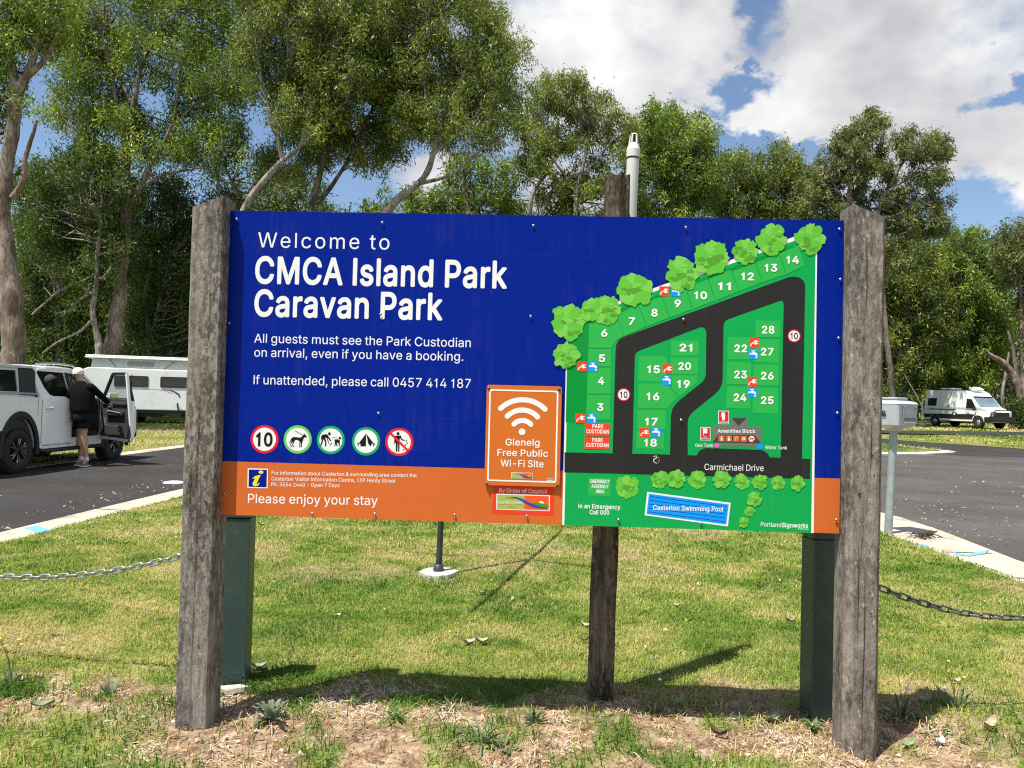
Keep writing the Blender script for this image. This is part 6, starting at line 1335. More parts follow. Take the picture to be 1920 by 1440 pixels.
def make_caravan(loc, rot):
    t = empty('caravan', loc, 'white pop-top caravan with its roof raised, parked on the grass behind the ute', 'caravan', None, rot)
    L, W_ = 4.75, 2.2; zb, zt = .62, 2.42
    prof = [(-L / 2 + .02, zb), (L / 2 - .10, zb)] + [(L / 2 - .10 + .10 * math.sin(a), zb + .10 - .10 * math.cos(a)) for a in np.linspace(0, 1.57, 4)[1:]] + [(L / 2, zt - .40)] + [(L / 2 - .34 + .34 * math.cos(a), zt - .36 + .34 * math.sin(a)) for a in np.linspace(.1, 1.57, 6)] + [(-L / 2 + .40, zt)] + [(-L / 2 + .40 - .40 * math.sin(a), zt - .40 + .40 * math.cos(a)) for a in np.linspace(0, 1.57, 7)[1:]]
    M_cv = paint('caravan_white', (.86, .865, .86), .35, .02, scale=1.2, dirt=(.66, .66, .64))
    mb = MB(); mb.prism(prof, lambda u, v, w: (u, -W_ / 2 + w, v), W_); body = mb.build('body', M_cv, t, bevel=.04, seg=3)
    mb = MB(); mb.prism([(q[0] * .985, zb + .9 + (q[1] - zb - .9) * .985) for q in prof], lambda u, v, w: (u, -W_ / 2 - .006 + w, v), .01)
    # pop-top: fabric skirt, lid, struts
    mb = MB(); zl = 2.83; a, b_ = L / 2 - .45, W_ / 2 - .14
    for (z0, z1, k) in ((zt - .02, zl, 0),):
        mb.prism([(-a - .06, zt - .02), (a + .02, zt - .02), (a - .02, zl), (-a + .0, zl)], lambda u, v, w: (u, -b_ + w, v), 2 * b_)
    sk = mb.build('skirt', paint('canvas_skirt', (.62, .62, .61), .8, .06, scale=6), t)
    mb = MB(); mb.box((-.05, 0, zl + .07), (L - .50, W_ - .02, .13)); mb.box((-.05, 0, zl + .02), (L - .44, W_ + .04, .04)); mb.build('pop_top', M_cv, t, bevel=.04, seg=3)
    M_strut = paint('strut_dark', (.06, .06, .06), .5, .1); 
    for (x0, x1) in ((-a + .65, -a + .95), (a - .55, a - .95), ):
        mb = MB(); mb.tube([(x0, -b_ - .03, zl - .02), (x1, -b_ - .06, zt + .03)], .012, 6); mb.build('strut', M_strut, t)
    M_win = glass('caravan_window', (.12, .10, .10), .80)
    def window(x0, x1, z0, z1, par, y=-W_ / 2, r=.06):
        ol = rrect(x0, z0, x1, z1, r); il = rrect(x0 + .035, z0 + .035, x1 - .035, z1 - .035, r * .7)
        mb = MB(); mb.prism([ol, il[::-1]], lambda u, v, w: (u, y - w, v), .022); fr = mb.build('window', M_blk, par)
        mb = MB(); mb.prism(il, lambda u, v, w: (u, y - .006 - w, v), .006); mb.build('pane', M_win, fr)
        mb = MB(); mb.prism([(x0 + .05, z0 + .05), (x1 - .05, z0 + .05), (x1 - .05, (z0 + z1) / 2), (x0 + .05, (z0 + z1) / 2)], lambda u, v, w: (u, y - .0135 - w, v), .002); mb.build('blind', paint('blind_brown', (.055, .035, .032), .6, .2), fr)
    window(.82, 2.05, 1.62, 2.10, body); window(-1.02, .34, 1.62, 2.10, body)
    mb = MB(); mb.prism(rrect(-.55, zt + .09, .55, zt + .31, .10), lambda u, v, w: (u, -b_ - .004 - w, v), .006); mb.build('mesh_window', paint('mesh_grey', (.33, .33, .33), .8, .1), sk)
    M_dec = paint('decal_dark', (.05, .045, .06), .5, .1); M_dec2 = paint('decal_grey', (.40, .39, .40), .5, .1)
    def swoosh(pts, w, m):
        mb = MB(); P = [Vector(p) for p in pts]; l, r = [], []
        for i in range(len(P)):
            d_ = (P[min(i + 1, len(P) - 1)] - P[max(i - 1, 0)]).normalized(); q = Vector((-d_.y, d_.x)) * w[i] / 2; l.append(P[i] + q); r.append(P[i] - q)
        mb.prism([(p.x, p.y) for p in l] + [(p.x, p.y) for p in r[::-1]], lambda u, v, w_: (u, -W_ / 2 - .001 - w_, v), .003); return mb.build('decal', m, body)
    swoosh([(.95, 1.53), (1.2, 1.51), (1.42, 1.44), (1.58, 1.33), (1.64, 1.22), (1.58, 1.18)], [.012, .035, .06, .075, .06, .01], M_dec); swoosh([(.2, 1.54), (.6, 1.54), (1.0, 1.49), (1.35, 1.36)], [.01, .02, .025, .01], M_dec2)
    swoosh([(1.85, 1.36), (1.95, 1.40), (2.0, 1.34), (2.08, 1.38), (2.18, 1.35), (2.3, 1.36)], [.015, .025, .02, .025, .02, .01], M_dec2)
    mb = MB(); mb.prism(rrect(1.96, .66, 2.28, .92, .02), lambda u, v, w: (u, -W_ / 2 - .001 - w, v), .012); mb.build('hatch', M_cv, body)
    mb = MB(); mb.box((1.72, -W_ / 2 - .01, .68), (.07, .02, .04)); mb.build('marker_lamp', paint('lamp_orange', (.6, .18, .02), .4, .1), body)
    mb = MB(); mb.box((0, 0, .55), (L - .3, W_ - .1, .14)); mb.box((-.1, 0, .40), (1.8, 1.6, .2)); mb.box((1.9, 0, .42), (.5, 1.5, .25)); mb.build('chassis', M_blk, t)
    for y in (-.98, .98):
        mb = MB(); c = (-.35, y, .33); mb.lathe([(.20, -.10), (.32, -.09), (.335, 0), (.32, .09), (.20, .10), (0, .08)] if y > 0 else [(.20, .10), (.32, .09), (.335, 0), (.32, -.09), (.20, -.10), (0, -.08)], c, 'Y', 26); mb.build('wheel', M_tyre, t)
    mb = MB(); mb.tube([(-L / 2, -.5, .52), (-L / 2 - 1.0, 0, .5)], .05, 6); mb.tube([(-L / 2, .5, .52), (-L / 2 - 1.0, 0, .5)], .05, 6); mb.tube([(-L / 2 - .85, 0, .0), (-L / 2 - .85, 0, .75)], .03, 6); mb.build('drawbar', M_blk, t)
    for x in (-1.9, 2.0):
        mb = MB(); mb.tube([(x, -.85, .5), (x, -.85, .0)], .03, 6); mb.build('corner_leg', M_silver, t)
    mb = MB(); mb.tube([(1.55, -W_ / 2 - .02, .95), (1.55, -W_ / 2 - .05, .85), (1.6, -W_ / 2 - .05, .62)], .03, 6); mb.build('water_inlet', M_blk, body)
    return t
cl_, cr_ = at(143, 700, 33.0), at(347, 700, 34.2)
make_caravan(((cl_.x + cr_.x) / 2 + .05, 33.6 + 1.1, gz(33.6) - .02), math.atan2(1.2, cr_.x - cl_.x))

def make_van(loc, rot):
    t = empty('camper_van', loc, 'white high roof camper van with a black bull bar parked under the trees', 'van', None, rot)
    HW = 1.0; yr, yf = -2.0, 2.05; rw = .40; ra = .50
    side = [(-3.05, .55), (-2.98, .50), (yr - ra, .50)] + arch(yr, .42, ra)[::-1] + [(yr + ra, .46), (yf - ra, .46)] + arch(yf, .42, ra)[::-1] + [(yf + ra, .50), (2.98, .52), (3.02, .95), (2.90, 1.22), (2.12, 1.48), (1.42, 2.22), (1.10, 2.52), (.72, 2.68), (-2.75, 2.74), (-2.98, 2.62), (-3.06, 1.4)]
    # loft the section: full width below the waist, tapering to the roof
    mb = MB(); mb.prism(side, lambda u, v, w: ((-1 + 2 * w) * (HW - max(0, v - 1.35) * .115 - max(0, u - 2.2) * .10), u, v), 1.0); body = mb.build('body', M_white, t, bevel=.06, seg=3)
    X = lambda u, v: HW - max(0, v - 1.35) * .115 - max(0, u - 2.2) * .10
    def sidepanel(pts, m, name, th=.012, par=body, both=True):
        for s in ((1, -1) if both else (1,)): mb = MB(); mb.prism(pts, lambda u, v, w, s=s: (s * (X(u, v) + .001 + w), u, v), th); mb.build(name, m, par)
    M_vg = glass('van_glass', (.05, .05, .05), .93)
    sidepanel([(-2.72, 1.55), (-1.86, 1.55), (-1.86, 2.13), (-2.72, 2.13)], M_blk, 'window_frame', .02); sidepanel([(-2.66, 1.61), (-1.92, 1.61), (-1.92, 2.07), (-2.66, 2.07)], M_vg, 'side_window', .024)
    sidepanel([(.98, 1.42), (1.92, 1.38), (1.42, 2.05), (.98, 2.10)], M_vg, 'cab_window', .012)
    sidepanel([(-2.9, 1.27), (.0, 1.24), (.1, 1.27), (.0, 1.31), (-2.4, 1.34)], paint('van_stripe', (.06, .05, .05), .5, .1), 'stripe', .004)
    sidepanel([(-3.03, .66), (yr - .48, .66), (yr - .30, .86), (yr + .30, .86), (yr + .52, .62), (yf - .52, .62), (yf - .40, .86), (yf - .2, .95), (yf - .5, .98), (-3.04, .93)], M_blk, 'cladding', .02)
    sidepanel([(-.25, .88), (.15, .88), (.15, 1.08), (-.25, 1.08)], M_blk, 'locker_frame', .024); sidepanel([(-.12, .90), (.02, .90), (.02, 1.04), (-.12, 1.04)], M_white, 'locker_door', .030)
    sidepanel([(-.72, 1.45), (-.62, 1.45), (-.62, 1.60), (-.72, 1.60)], M_blk, 'inlet', .02)
    sidepanel([(1.02, 1.18), (1.30, 1.17), (1.30, 1.20), (1.02, 1.21)], M_blk, 'door_handle', .03)
    for y in (.92, 1.98): sidepanel([(y, .62), (y + .012, .62), (y + .012, 1.40), (y, 1.40)], paint('shut_line', (.1, .1, .1), .6, .1), 'shut_line', .002)
    # windscreen, bonnet vents, lamps, bull bar
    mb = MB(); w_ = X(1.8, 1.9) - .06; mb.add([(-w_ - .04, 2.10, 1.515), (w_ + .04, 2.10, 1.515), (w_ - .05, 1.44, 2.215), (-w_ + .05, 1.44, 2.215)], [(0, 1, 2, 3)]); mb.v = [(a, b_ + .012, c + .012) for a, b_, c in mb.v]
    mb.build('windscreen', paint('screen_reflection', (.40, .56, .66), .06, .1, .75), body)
    mb = MB(); mb.box((0, 1.47, 2.24), (1.62, .10, .07)); mb.build('sun_visor', M_blk, body)
    mb = MB(); mb.box((0, 3.03, .98), (1.3, .06, .34)); mb.build('grille', M_blk, body)
    for s in (1, -1):
        mb = MB(); mb.box((s * .74, 2.97, 1.08), (.34, .12, .20)); mb.build('headlight', M_lens_w, body, bevel=.03)
        mb = MB(); mb.box((s * 1.16, 1.88, 1.42), (.16, .10, .30)); mb.build('mirror', M_blk, body, bevel=.03)
    mb = MB(); mb.box((0, 3.14, .66), (1.95, .28, .38)); mb.box((.90, 2.85, .62), (.2, .5, .36)); mb.box((-.90, 2.85, .62), (.2, .5, .36))
    for pts in ([(-.75, 3.24, .8), (-.72, 3.26, 1.28), (.72, 3.26, 1.28), (.75, 3.24, .8)], [(-.96, 3.1, .8), (-.9, 3.18, 1.16), (-.72, 3.26, 1.2)], [(.96, 3.1, .8), (.9, 3.18, 1.16), (.72, 3.26, 1.2)]): mb.tube(pts, .04, 8)
    mb.build('bull_bar', M_blk, t, bevel=0.0)
    mb = MB(); mb.tube([(.62, 3.26, 1.2), (.62, 3.30, 2.0)], .012, 6); mb.build('aerial', M_silver, t)
    mb = MB(); mb.box((-.05, -1.55, 2.83), (1.0, 1.0, .16)); mb.build('roof_air_unit', M_white, t, bevel=.05)
    mb = MB(); mb.box((0, .88, 2.80), (.9, .5, .20), 0, Matrix.Rotation(R(-22), 3, 'X')); mb.build('roof_pod', M_white, t, bevel=.06)
    for s in (1, -1):
        mb = MB(); mb.tube([(s * .78, -2.7, 2.80), (s * .78, .5, 2.76)], .025, 6); mb.build('roof_rail', M_blk, t)
        mb = MB(); mb.box((s * .88, -3.08, 1.2), (.16, .04, .5)); mb.build('tail_lamp', M_lens_r, t)
    mb = MB(); mb.box((0, -3.12, .55), (1.9, .16, .2)); mb.build('rear_bumper', M_blk, t, bevel=.03)
    for cy in (yr, yf):
        mb = MB(); mb.prism(arch(cy, .42, ra - .01), YZ(-HW + .03), 2 * HW - .06); mb.build('wheel_well', M_int, t)
        for s in (1, -1): 
            w = wheel(t, s * .86, cy, rw, .26, s, 8, True, r_rim=.23)
            mb = MB(); mb.lathe([(.20, 0), (.19, .02 * s), (.11, .03 * s), (.10, .05 * s), (0, .055 * s)], (s * .98, cy, rw), 'X', 20); mb.build('hub', M_rimb, w)
    mb = MB(); mb.box((0, 0, .46), (1.5, 4.6, .16)); mb.build('chassis', M_int, t)
    return t
vp = at(1812, 800, 57.0)
make_van((vp.x, 57.0, vp.z - .04), R(-77 - 90))
# ================================================================== the man at the open door
def skin_mesh(name, joints, edges, mat, parent, sub=2, root=0):
    """joints: list of (Vector world, (rx, ry)); one continuous surface grown on the skeleton"""
    off = wloc(parent)
    me = bpy.data.meshes.new(name); me.from_pydata([tuple(Vector(j[0]) - off) for j in joints], edges, [])
    o = bpy.data.objects.new(name, me); COL.objects.link(o)
    sk = o.modifiers.new('skin', 'SKIN'); sk.use_smooth_shade = True
    for i, j in enumerate(joints):
        r_ = j[1] if isinstance(j[1], tuple) else (j[1], j[1]); me.skin_vertices[0].data[i].radius = r_
        me.skin_vertices[0].data[i].use_root = (i == root)
    if sub: sb = o.modifiers.new('sub', 'SUBSURF'); sb.levels = sub; sb.render_levels = sub
    dg = bpy.context.evaluated_depsgraph_get(); dg.update()
    m2 = bpy.data.meshes.new_from_object(o.evaluated_get(dg)); bpy.data.objects.remove(o)
    m2.materials.clear(); m2.materials.append(mat)
    for p in m2.polygons: p.use_smooth = True
    o = bpy.data.objects.new(name, m2); COL.objects.link(o); o.parent = parent; return o
M_skin = paint('skin', (.50, .28, .19), .55, .08); M_jacket = paint('jacket_black', (.006, .006, .0065), .9, .25, scale=9, spec=.08); M_shorts = paint('shorts_navy', (.013, .015, .020), .8, .2, scale=10, spec=.1); M_cap = paint('cap_white', (.72, .72, .71), .7, .04)
M_sock = paint('sock_white', (.68, .68, .67), .8, .05); M_shoe = paint('shoe_grey', (.12, .12, .12), .6, .35, scale=30); M_sole = paint('shoe_sole', (.6, .6, .58), .6, .1); M_hair = paint('hair_grey', (.16, .14, .12), .8, .2)
PDY = 15.75
def smooth_arm(P):
    Q = [Vector(P[0])]
    for i in range(1, len(P)): Q += [Vector(P[i - 1]).lerp(Vector(P[i]), .5), Vector(P[i])]
    Q = [Q[0]] + [Q[i - 1] * .25 + Q[i] * .5 + Q[i + 1] * .25 for i in range(1, len(Q) - 1)] + [Q[-1]]
    return Q[::1] if len(Q) <= 10 else [Q[round(i * (len(Q) - 1) / 9)] for i in range(10)]
def pp(x, y, dd=0.0): return at(x, y, PDY + dd)
foot = G(163, 869, ROADZ + .008)
foot = at(163, 872, 15.58); foot.z = ROADZ + .008
PDY = foot.y
man = empty('person', (foot.x, foot.y, foot.z), 'man in black jacket, dark shorts and white cap leaning into the open ute door', 'person')
hipc = pp(155, 781, .04); hr = pp(161, 786, .04); kr_ = pp(156.5, 814, -.02); an = pp(162, 861.5, .02); hl = pp(149, 786, .20); kl_ = pp(150, 815, .24); al = pp(152, 860, .24)
chest = pp(154, 738, -.02); nk = pp(150, 714, -.02); hd = pp(147.5, 704, -.02); hd2 = pp(147, 699, -.02)
shr = pp(170, 725, -.04); elr = pp(188, 741, .12); wrr = pp(203, 755, .38); shl = pp(138, 725, .0); ell = pp(127, 744, -.10); wrl = pp(114, 737, -.12)
mid = pp(154, 760, -.02)
J = [(hipc, (.12, .09)), (mid, (.12, .09)), (chest, (.13, .09)), (nk, (.060, .06)), (hd, (.082, .092)), (hd2, (.078, .09)),
     (hr, (.085, .085)), (kr_, (.066, .066)), (pp(159, 831, 0), (.062, .066)), (an, (.036, .040)), (an + Vector((.015, -.10, -.055)), (.036, .030)), (an + Vector((.03, -.17, -.075)), (.03, .020)),
     (hl, (.085, .085)), (kl_, (.066, .066)), (pp(150.8, 835, .24), (.06, .064)), (al, (.036, .04)), (al + Vector((-.0, -.10, -.055)), (.036, .03)), (al + Vector((.0, -.17, -.075)), (.03, .02)),
     (shr, (.05, .05)), (elr, (.045, .045)), (wrr, (.028, .028)), (shl, (.05, .05)), (ell, (.045, .045)), (wrl, (.028, .028))]
E_ = [(0, 1), (1, 2), (2, 3), (3, 4), (4, 5), (0, 6), (6, 7), (7, 8), (8, 9), (9, 10), (10, 11), (0, 12), (12, 13), (13, 14), (14, 15), (15, 16), (16, 17), (2, 18), (18, 19), (19, 20), (2, 21), (21, 22), (22, 23)]
# palms and fingers grow out of the wrists
for w_i, el_ in ((20, elr), (23, ell)):
    w = J[w_i][0]; d = (w - el_).normalized(); sd = d.cross(Vector((0, 0, 1))).normalized(); dn = sd.cross(d).normalized()
    pm = len(J); J.append((w + d * .06, (.036, .017))); E_.append((w_i, pm))
    for k, (o_, ln) in enumerate(((-.030, .062), (-.010, .076), (.010, .072), (.029, .056))):
        b0 = len(J); p0 = w + d * .085 + sd * o_; J += [(p0, .0095), (p0 + d * ln * .55 + dn * -.012, .0085), (p0 + d * ln * .85 + dn * -.04, .007)]; E_ += [(pm, b0), (b0, b0 + 1), (b0 + 1, b0 + 2)]
    b0 = len(J); p0 = w + d * .035 + sd * -.035; J += [(p0, .011), (p0 + d * .035 + sd * -.022 + dn * -.012, .0095)]; E_ += [(pm, b0), (b0, b0 + 1)]
skin_mesh('body', J, E_, M_skin, man, 2)
def loft(mb, secs, n=18, m=0):
    """secs: (centre, half width vector, half depth vector)"""
    vs = []
    for c_, u_, v_ in secs:
        for j in range(n): t_ = 2 * math.pi * j / n; vs.append(Vector(c_) + Vector(u_) * math.cos(t_) + Vector(v_) * math.sin(t_))
    k = len(secs); mb.add(vs, [(i * n + j, i * n + (j + 1) % n, (i + 1) * n + (j + 1) % n, (i + 1) * n + j) for i in range(k - 1) for j in range(n)] + [tuple(range(n))[::-1], tuple(range((k - 1) * n, k * n))], m, True)
def sec(c_, w_, d_, tw=0.0): return (c_, Vector((w_ * math.cos(tw), w_ * math.sin(tw), 0)), Vector((-d_ * math.sin(tw), d_ * math.cos(tw), .0)))
g = np.random.default_rng(3); mb = MB()
loft(mb, [sec(pp(156, 774, -0.03), .215, .165), sec(pp(156, 771.5, -0.03), .232, .178), sec(pp(155.5, 766, -0.03), .238, .182), sec(pp(155, 757, -0.02), .232, .178), sec(pp(154.5, 748, -0.02), .236, .180), sec(pp(154, 738, -0.01), .245, .180), sec(pp(153.5, 730, 0.00), .238, .172), sec(pp(152.5, 724, 0.00), .205, .150), sec(pp(151, 718.5, 0.00), .115, .115), sec(pp(150, 714, -0.01), .082, .085)])
for a_, e_, w_ in ((shr, elr, wrr), (shl, ell, wrl)):
    p0 = a_.lerp(chest, .35) + Vector((0, 0, .02)); path = smooth_arm([p0, a_, a_.lerp(e_, .5), e_, e_.lerp(w_, .5), e_.lerp(w_, .93)]); mb.tube(path, [.085, .092, .084, .076, .070, .066, .060, .057, .054, .052][:len(path)], 12)
mb.build('jacket', M_jacket, man, world=True)
mb = MB(); loft(mb, [sec(pp(155.5, 768, -0.02), .205, .155), sec(pp(155.5, 776, -0.02), .215, .165), sec(pp(155.5, 784, -0.02), .218, .168), sec(pp(155.5, 790, -0.01), .20, .155)])
loft(mb, [sec(pp(160, 780, .05), .12, .13), sec(pp(159.5, 790, .04), .125, .13), sec(pp(158, 797, .01), .118, .122), sec(pp(157.2, 803, -.01), .112, .115)]); loft(mb, [sec(pp(150, 780, .20), .12, .13), sec(pp(150, 792, .22), .125, .13), sec(pp(150, 803, .24), .112, .115)])
mb.build('shorts', M_shorts, man, world=True)
# cap with a peak, face features
mb = MB(); hc = pp(146.5, 699.5, -.02); prof = [(.100, -.02), (.104, .02), (.098, .06), (.078, .095), (.04, .115), (0, .118)]
mb.lathe([(a, h - .005) for a, h in prof], hc, n=20); dirf = Vector((-.75, .62, 0)).normalized(); sdv = Vector((dirf.y, -dirf.x, 0))
vs = []
for i in range(7):
    q = -1 + i / 3; vs += [hc + sdv * q * .085 + dirf * (.06 + .035 * (1 - q * q)) + Vector((0, 0, .0)), hc + sdv * q * .075 + dirf * (.06 + .12 * (1 - q * q * .8)) + Vector((0, 0, -.02))]
mb.add(vs, [(i * 2, i * 2 + 1, i * 2 + 3, i * 2 + 2) for i in range(6)]); mb.build('cap', M_cap, man, world=True)
mb = MB(); mb.lathe([(.088, -.03), (.095, -.012), (.094, .004)], hc, n=18); mb.build('hair', M_hair, man, world=True)
fc = pp(147.3, 704, -.02) + dirf * .085
mb = MB(); mb.tube([fc + Vector((0, 0, .018)), fc + dirf * .022 + Vector((0, 0, -.012)), fc + Vector((0, 0, -.02))], [.009, .013, .010], 8); 
for s in (1, -1): mb.lathe([(.0, -.014), (.016, -.008), (.022, 0), (.014, .006)], pp(147.3, 704, -.02) + sdv * s * .086, 'X', 10)
mb.build('ears_and_nose', M_skin, man, world=True)
mb = MB()
for s in (1, -1): mb.lathe([(0, -.006), (.010, 0), (0, .006)], fc + sdv * s * .030 + Vector((0, 0, .014)), n=8)
mb.build('eyes', M_dark, man, world=True); mb = MB(); mb.tube([fc + sdv * -.022 + Vector((0, 0, -.045)), fc + dirf * .008 + Vector((0, 0, -.046)), fc + sdv * .022 + Vector((0, 0, -.045))], .005, 6); mb.build('mouth', paint('lips', (.25, .09, .07), .6, .1), man, world=True)
for a_, nm in ((an, 1), (al, 2)):
    mb = MB(); mb.tube([a_ + Vector((0, 0, .05)), a_ + Vector((.0, -.005, -.03))], [.044, .050], 12); mb.build('sock', M_sock, man, world=True)
    gz_ = foot.z; b = Vector((a_.x, a_.y, gz_))
    o = skin_mesh('shoe', [(b + Vector((0, .04, .055)), (.046, .05)), (b + Vector((.005, -.04, .058)), (.05, .052)), (b + Vector((.012, -.13, .045)), (.05, .040)), (b + Vector((.02, -.19, .035)), (.040, .03))], [(0, 1), (1, 2), (2, 3)], M_shoe, man, 2)
    mb = MB(); mb.prism([(-.045, .085), (.045, .085), (.052, 0), (.066, -.12), (.05, -.215), (.015, -.235), (-.025, -.215), (-.042, -.12), (-.05, 0)], lambda u, v, w: (b.x + u, b.y + v, b.z + w), .024); mb.build('sole', M_sole, o, world=True, bevel=.006)
# ================================================================== gum trees
def foliage_mat(name, lo, mid, hi):
    m, nt, b = new_mat(name); a = N(nt, 'ShaderNodeAttribute', attribute_name='tone')
    col = ramp(nt, a.outputs['Fac'], [(0.0, lo), (0.5, mid), (0.90, hi), (1.0, (hi[0] * 1.25, hi[1] * 1.1, hi[2] * 1.2))])
    nt.links.new(col, b.inputs['Base Color']); b.inputs['Roughness'].default_value = 0.5; b.inputs['Specular IOR Level'].default_value = 0.35
    out = [n for n in nt.nodes if n.type == 'OUTPUT_MATERIAL'][0]; t = N(nt, 'ShaderNodeBsdfTranslucent')
    tc_ = mixc(nt, 0.5, col, (hi[0] * 1.5, hi[1] * 1.7, hi[2] * .6)); nt.links.new(tc_, t.inputs[0])
    mx = N(nt, 'ShaderNodeMixShader'); mx.inputs[0].default_value = 0.28
    nt.links.new(b.outputs[0], mx.inputs[1]); nt.links.new(t.outputs[0], mx.inputs[2]); nt.links.new(mx.outputs[0], out.inputs[0]); return m
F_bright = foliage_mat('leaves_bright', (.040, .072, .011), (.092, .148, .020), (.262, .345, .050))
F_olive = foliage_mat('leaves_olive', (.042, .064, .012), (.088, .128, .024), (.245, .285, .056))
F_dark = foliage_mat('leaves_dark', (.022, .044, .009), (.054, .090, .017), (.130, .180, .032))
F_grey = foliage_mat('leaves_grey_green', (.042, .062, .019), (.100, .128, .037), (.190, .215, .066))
def bark_mat(name, dark, mid, light, rough_k=1.0):
    m, nt, b = new_mat(name); big = nz(nt, .9, 5, .65, (2.2, 2.2, .7), dist=.6); fine = nz(nt, 9, 6, .75, (1.8, 1.8, .3)); fl = nz(nt, 2.6, 5, .7, (1.2, 1.2, .5), dist=.8)
    c = ramp(nt, big, [(.36, dark), (.48, mid), (.60, light)]); c2 = ramp(nt, fine, [(.36, (.35, .32, .30)), (.52, (.95, .95, .95)), (.66, (1.25, 1.25, 1.25))])
    mu = N(nt, 'ShaderNodeMix', data_type='RGBA', blend_type='MULTIPLY'); mu.inputs[0].default_value = 1; nt.links.new(c, mu.inputs[6]); nt.links.new(c2, mu.inputs[7])
    c = mixc(nt, ramp(nt, fl, [(.58, (0, 0, 0)), (.68, (.8, .8, .8))]), mu.outputs[2], tuple(min(.6, q * 1.25) for q in light))
    nt.links.new(c, b.inputs['Base Color']); b.inputs['Roughness'].default_value = .9; bump(nt, b, fine, .7 * rough_k, .03); return m
B_pink = bark_mat('bark_pinkish', (.085, .056, .042), (.19, .132, .102), (.31, .25, .21)); B_pale = bark_mat('bark_pale', (.11, .088, .07), (.22, .19, .155), (.36, .33, .29)); B_dark = bark_mat('bark_dark', (.055, .042, .032), (.13, .105, .082), (.24, .20, .165))

def pip(x, y, P):
    c = np.zeros(len(x), bool); j = len(P) - 1
    for k in range(len(P)):
        cc = ((P[k][1] > y) != (P[j][1] > y)) & (x < (P[j][0] - P[k][0]) * (y - P[k][1]) / (P[j][1] - P[k][1] + 1e-12) + P[k][0]); c ^= cc; j = k
    return c
def leaf_quads(C, n_per, spread, L, W, g, tone_c, droop=0.75, tone_amp=0.16):
    """n_per narrow hanging leaves round every clump centre"""
    n = len(C) * n_per; base = np.repeat(C, n_per, 0) + g.normal(0, 1, (n, 3)) * np.array([spread * .85, spread * .85, spread * 1.15])
    d = g.normal(0, .55, (n, 3)); d[:, 2] -= droop; d /= np.linalg.norm(d, axis=1)[:, None]
    s = np.cross(d, g.normal(0, 1, (n, 3))); s /= np.linalg.norm(s, axis=1)[:, None]
    l = L * g.uniform(.6, 1.35, n); w = W * g.uniform(.6, 1.3, n)
    tip = base + d * l[:, None]; mid = base + d * (l * .45)[:, None]
    V = np.stack([base, mid + s * (w / 2)[:, None], tip, mid - s * (w / 2)[:, None]], 1)
    T = np.clip(np.repeat(tone_c, n_per) + g.normal(0, tone_amp, n), 0, 1)
    return V, T
def crown_object(name, V, T, mat, parent=None, kind=None):
    n = len(V); F = np.arange(n * 4).reshape(-1, 4)
    return arr_mesh(name, V.reshape(-1, 3), F, mat, parent, {'tone': np.repeat(T, 4)}, kind)
def tubes3(P, Rd, k=3):
    """P (n,m,3) polylines with radii Rd (n,m): many thin three sided twigs at once"""
    n, m = P.shape[:2]; t = np.gradient(P, axis=1); t /= np.linalg.norm(t, axis=2)[..., None] + 1e-9
    up = np.array([.31, .52, .79]); a = np.cross(t, up); a /= np.linalg.norm(a, axis=2)[..., None] + 1e-9; b = np.cross(a, t)
    th = 2 * np.pi * np.arange(k) / k
    V = P[:, :, None] + (a[:, :, None] * np.cos(th)[:, None] + b[:, :, None] * np.sin(th)[:, None]) * Rd[:, :, None, None]
    base = np.arange(n)[:, None, None] * (m * k) + np.arange(m - 1)[None, :, None] * k; j = np.arange(k)[None, None]
    F = np.stack([base + j, base + (j + 1) % k, base + k + (j + 1) % k, base + k + j], -1).reshape(-1, 4)
    return V.reshape(-1, 3), F
def smooth_path(P, n):
    P = np.array(P, float); d = np.r_[0, np.cumsum(np.linalg.norm(np.diff(P, axis=0), axis=1))]; d /= d[-1]; t = np.linspace(0, 1, n)
    Q = np.stack([np.interp(t, d, P[:, i]) for i in range(P.shape[1])], 1)
    for _ in range(2): Q[1:-1] = .25 * Q[:-2] + .5 * Q[1:-1] + .25 * Q[2:]
    return Q
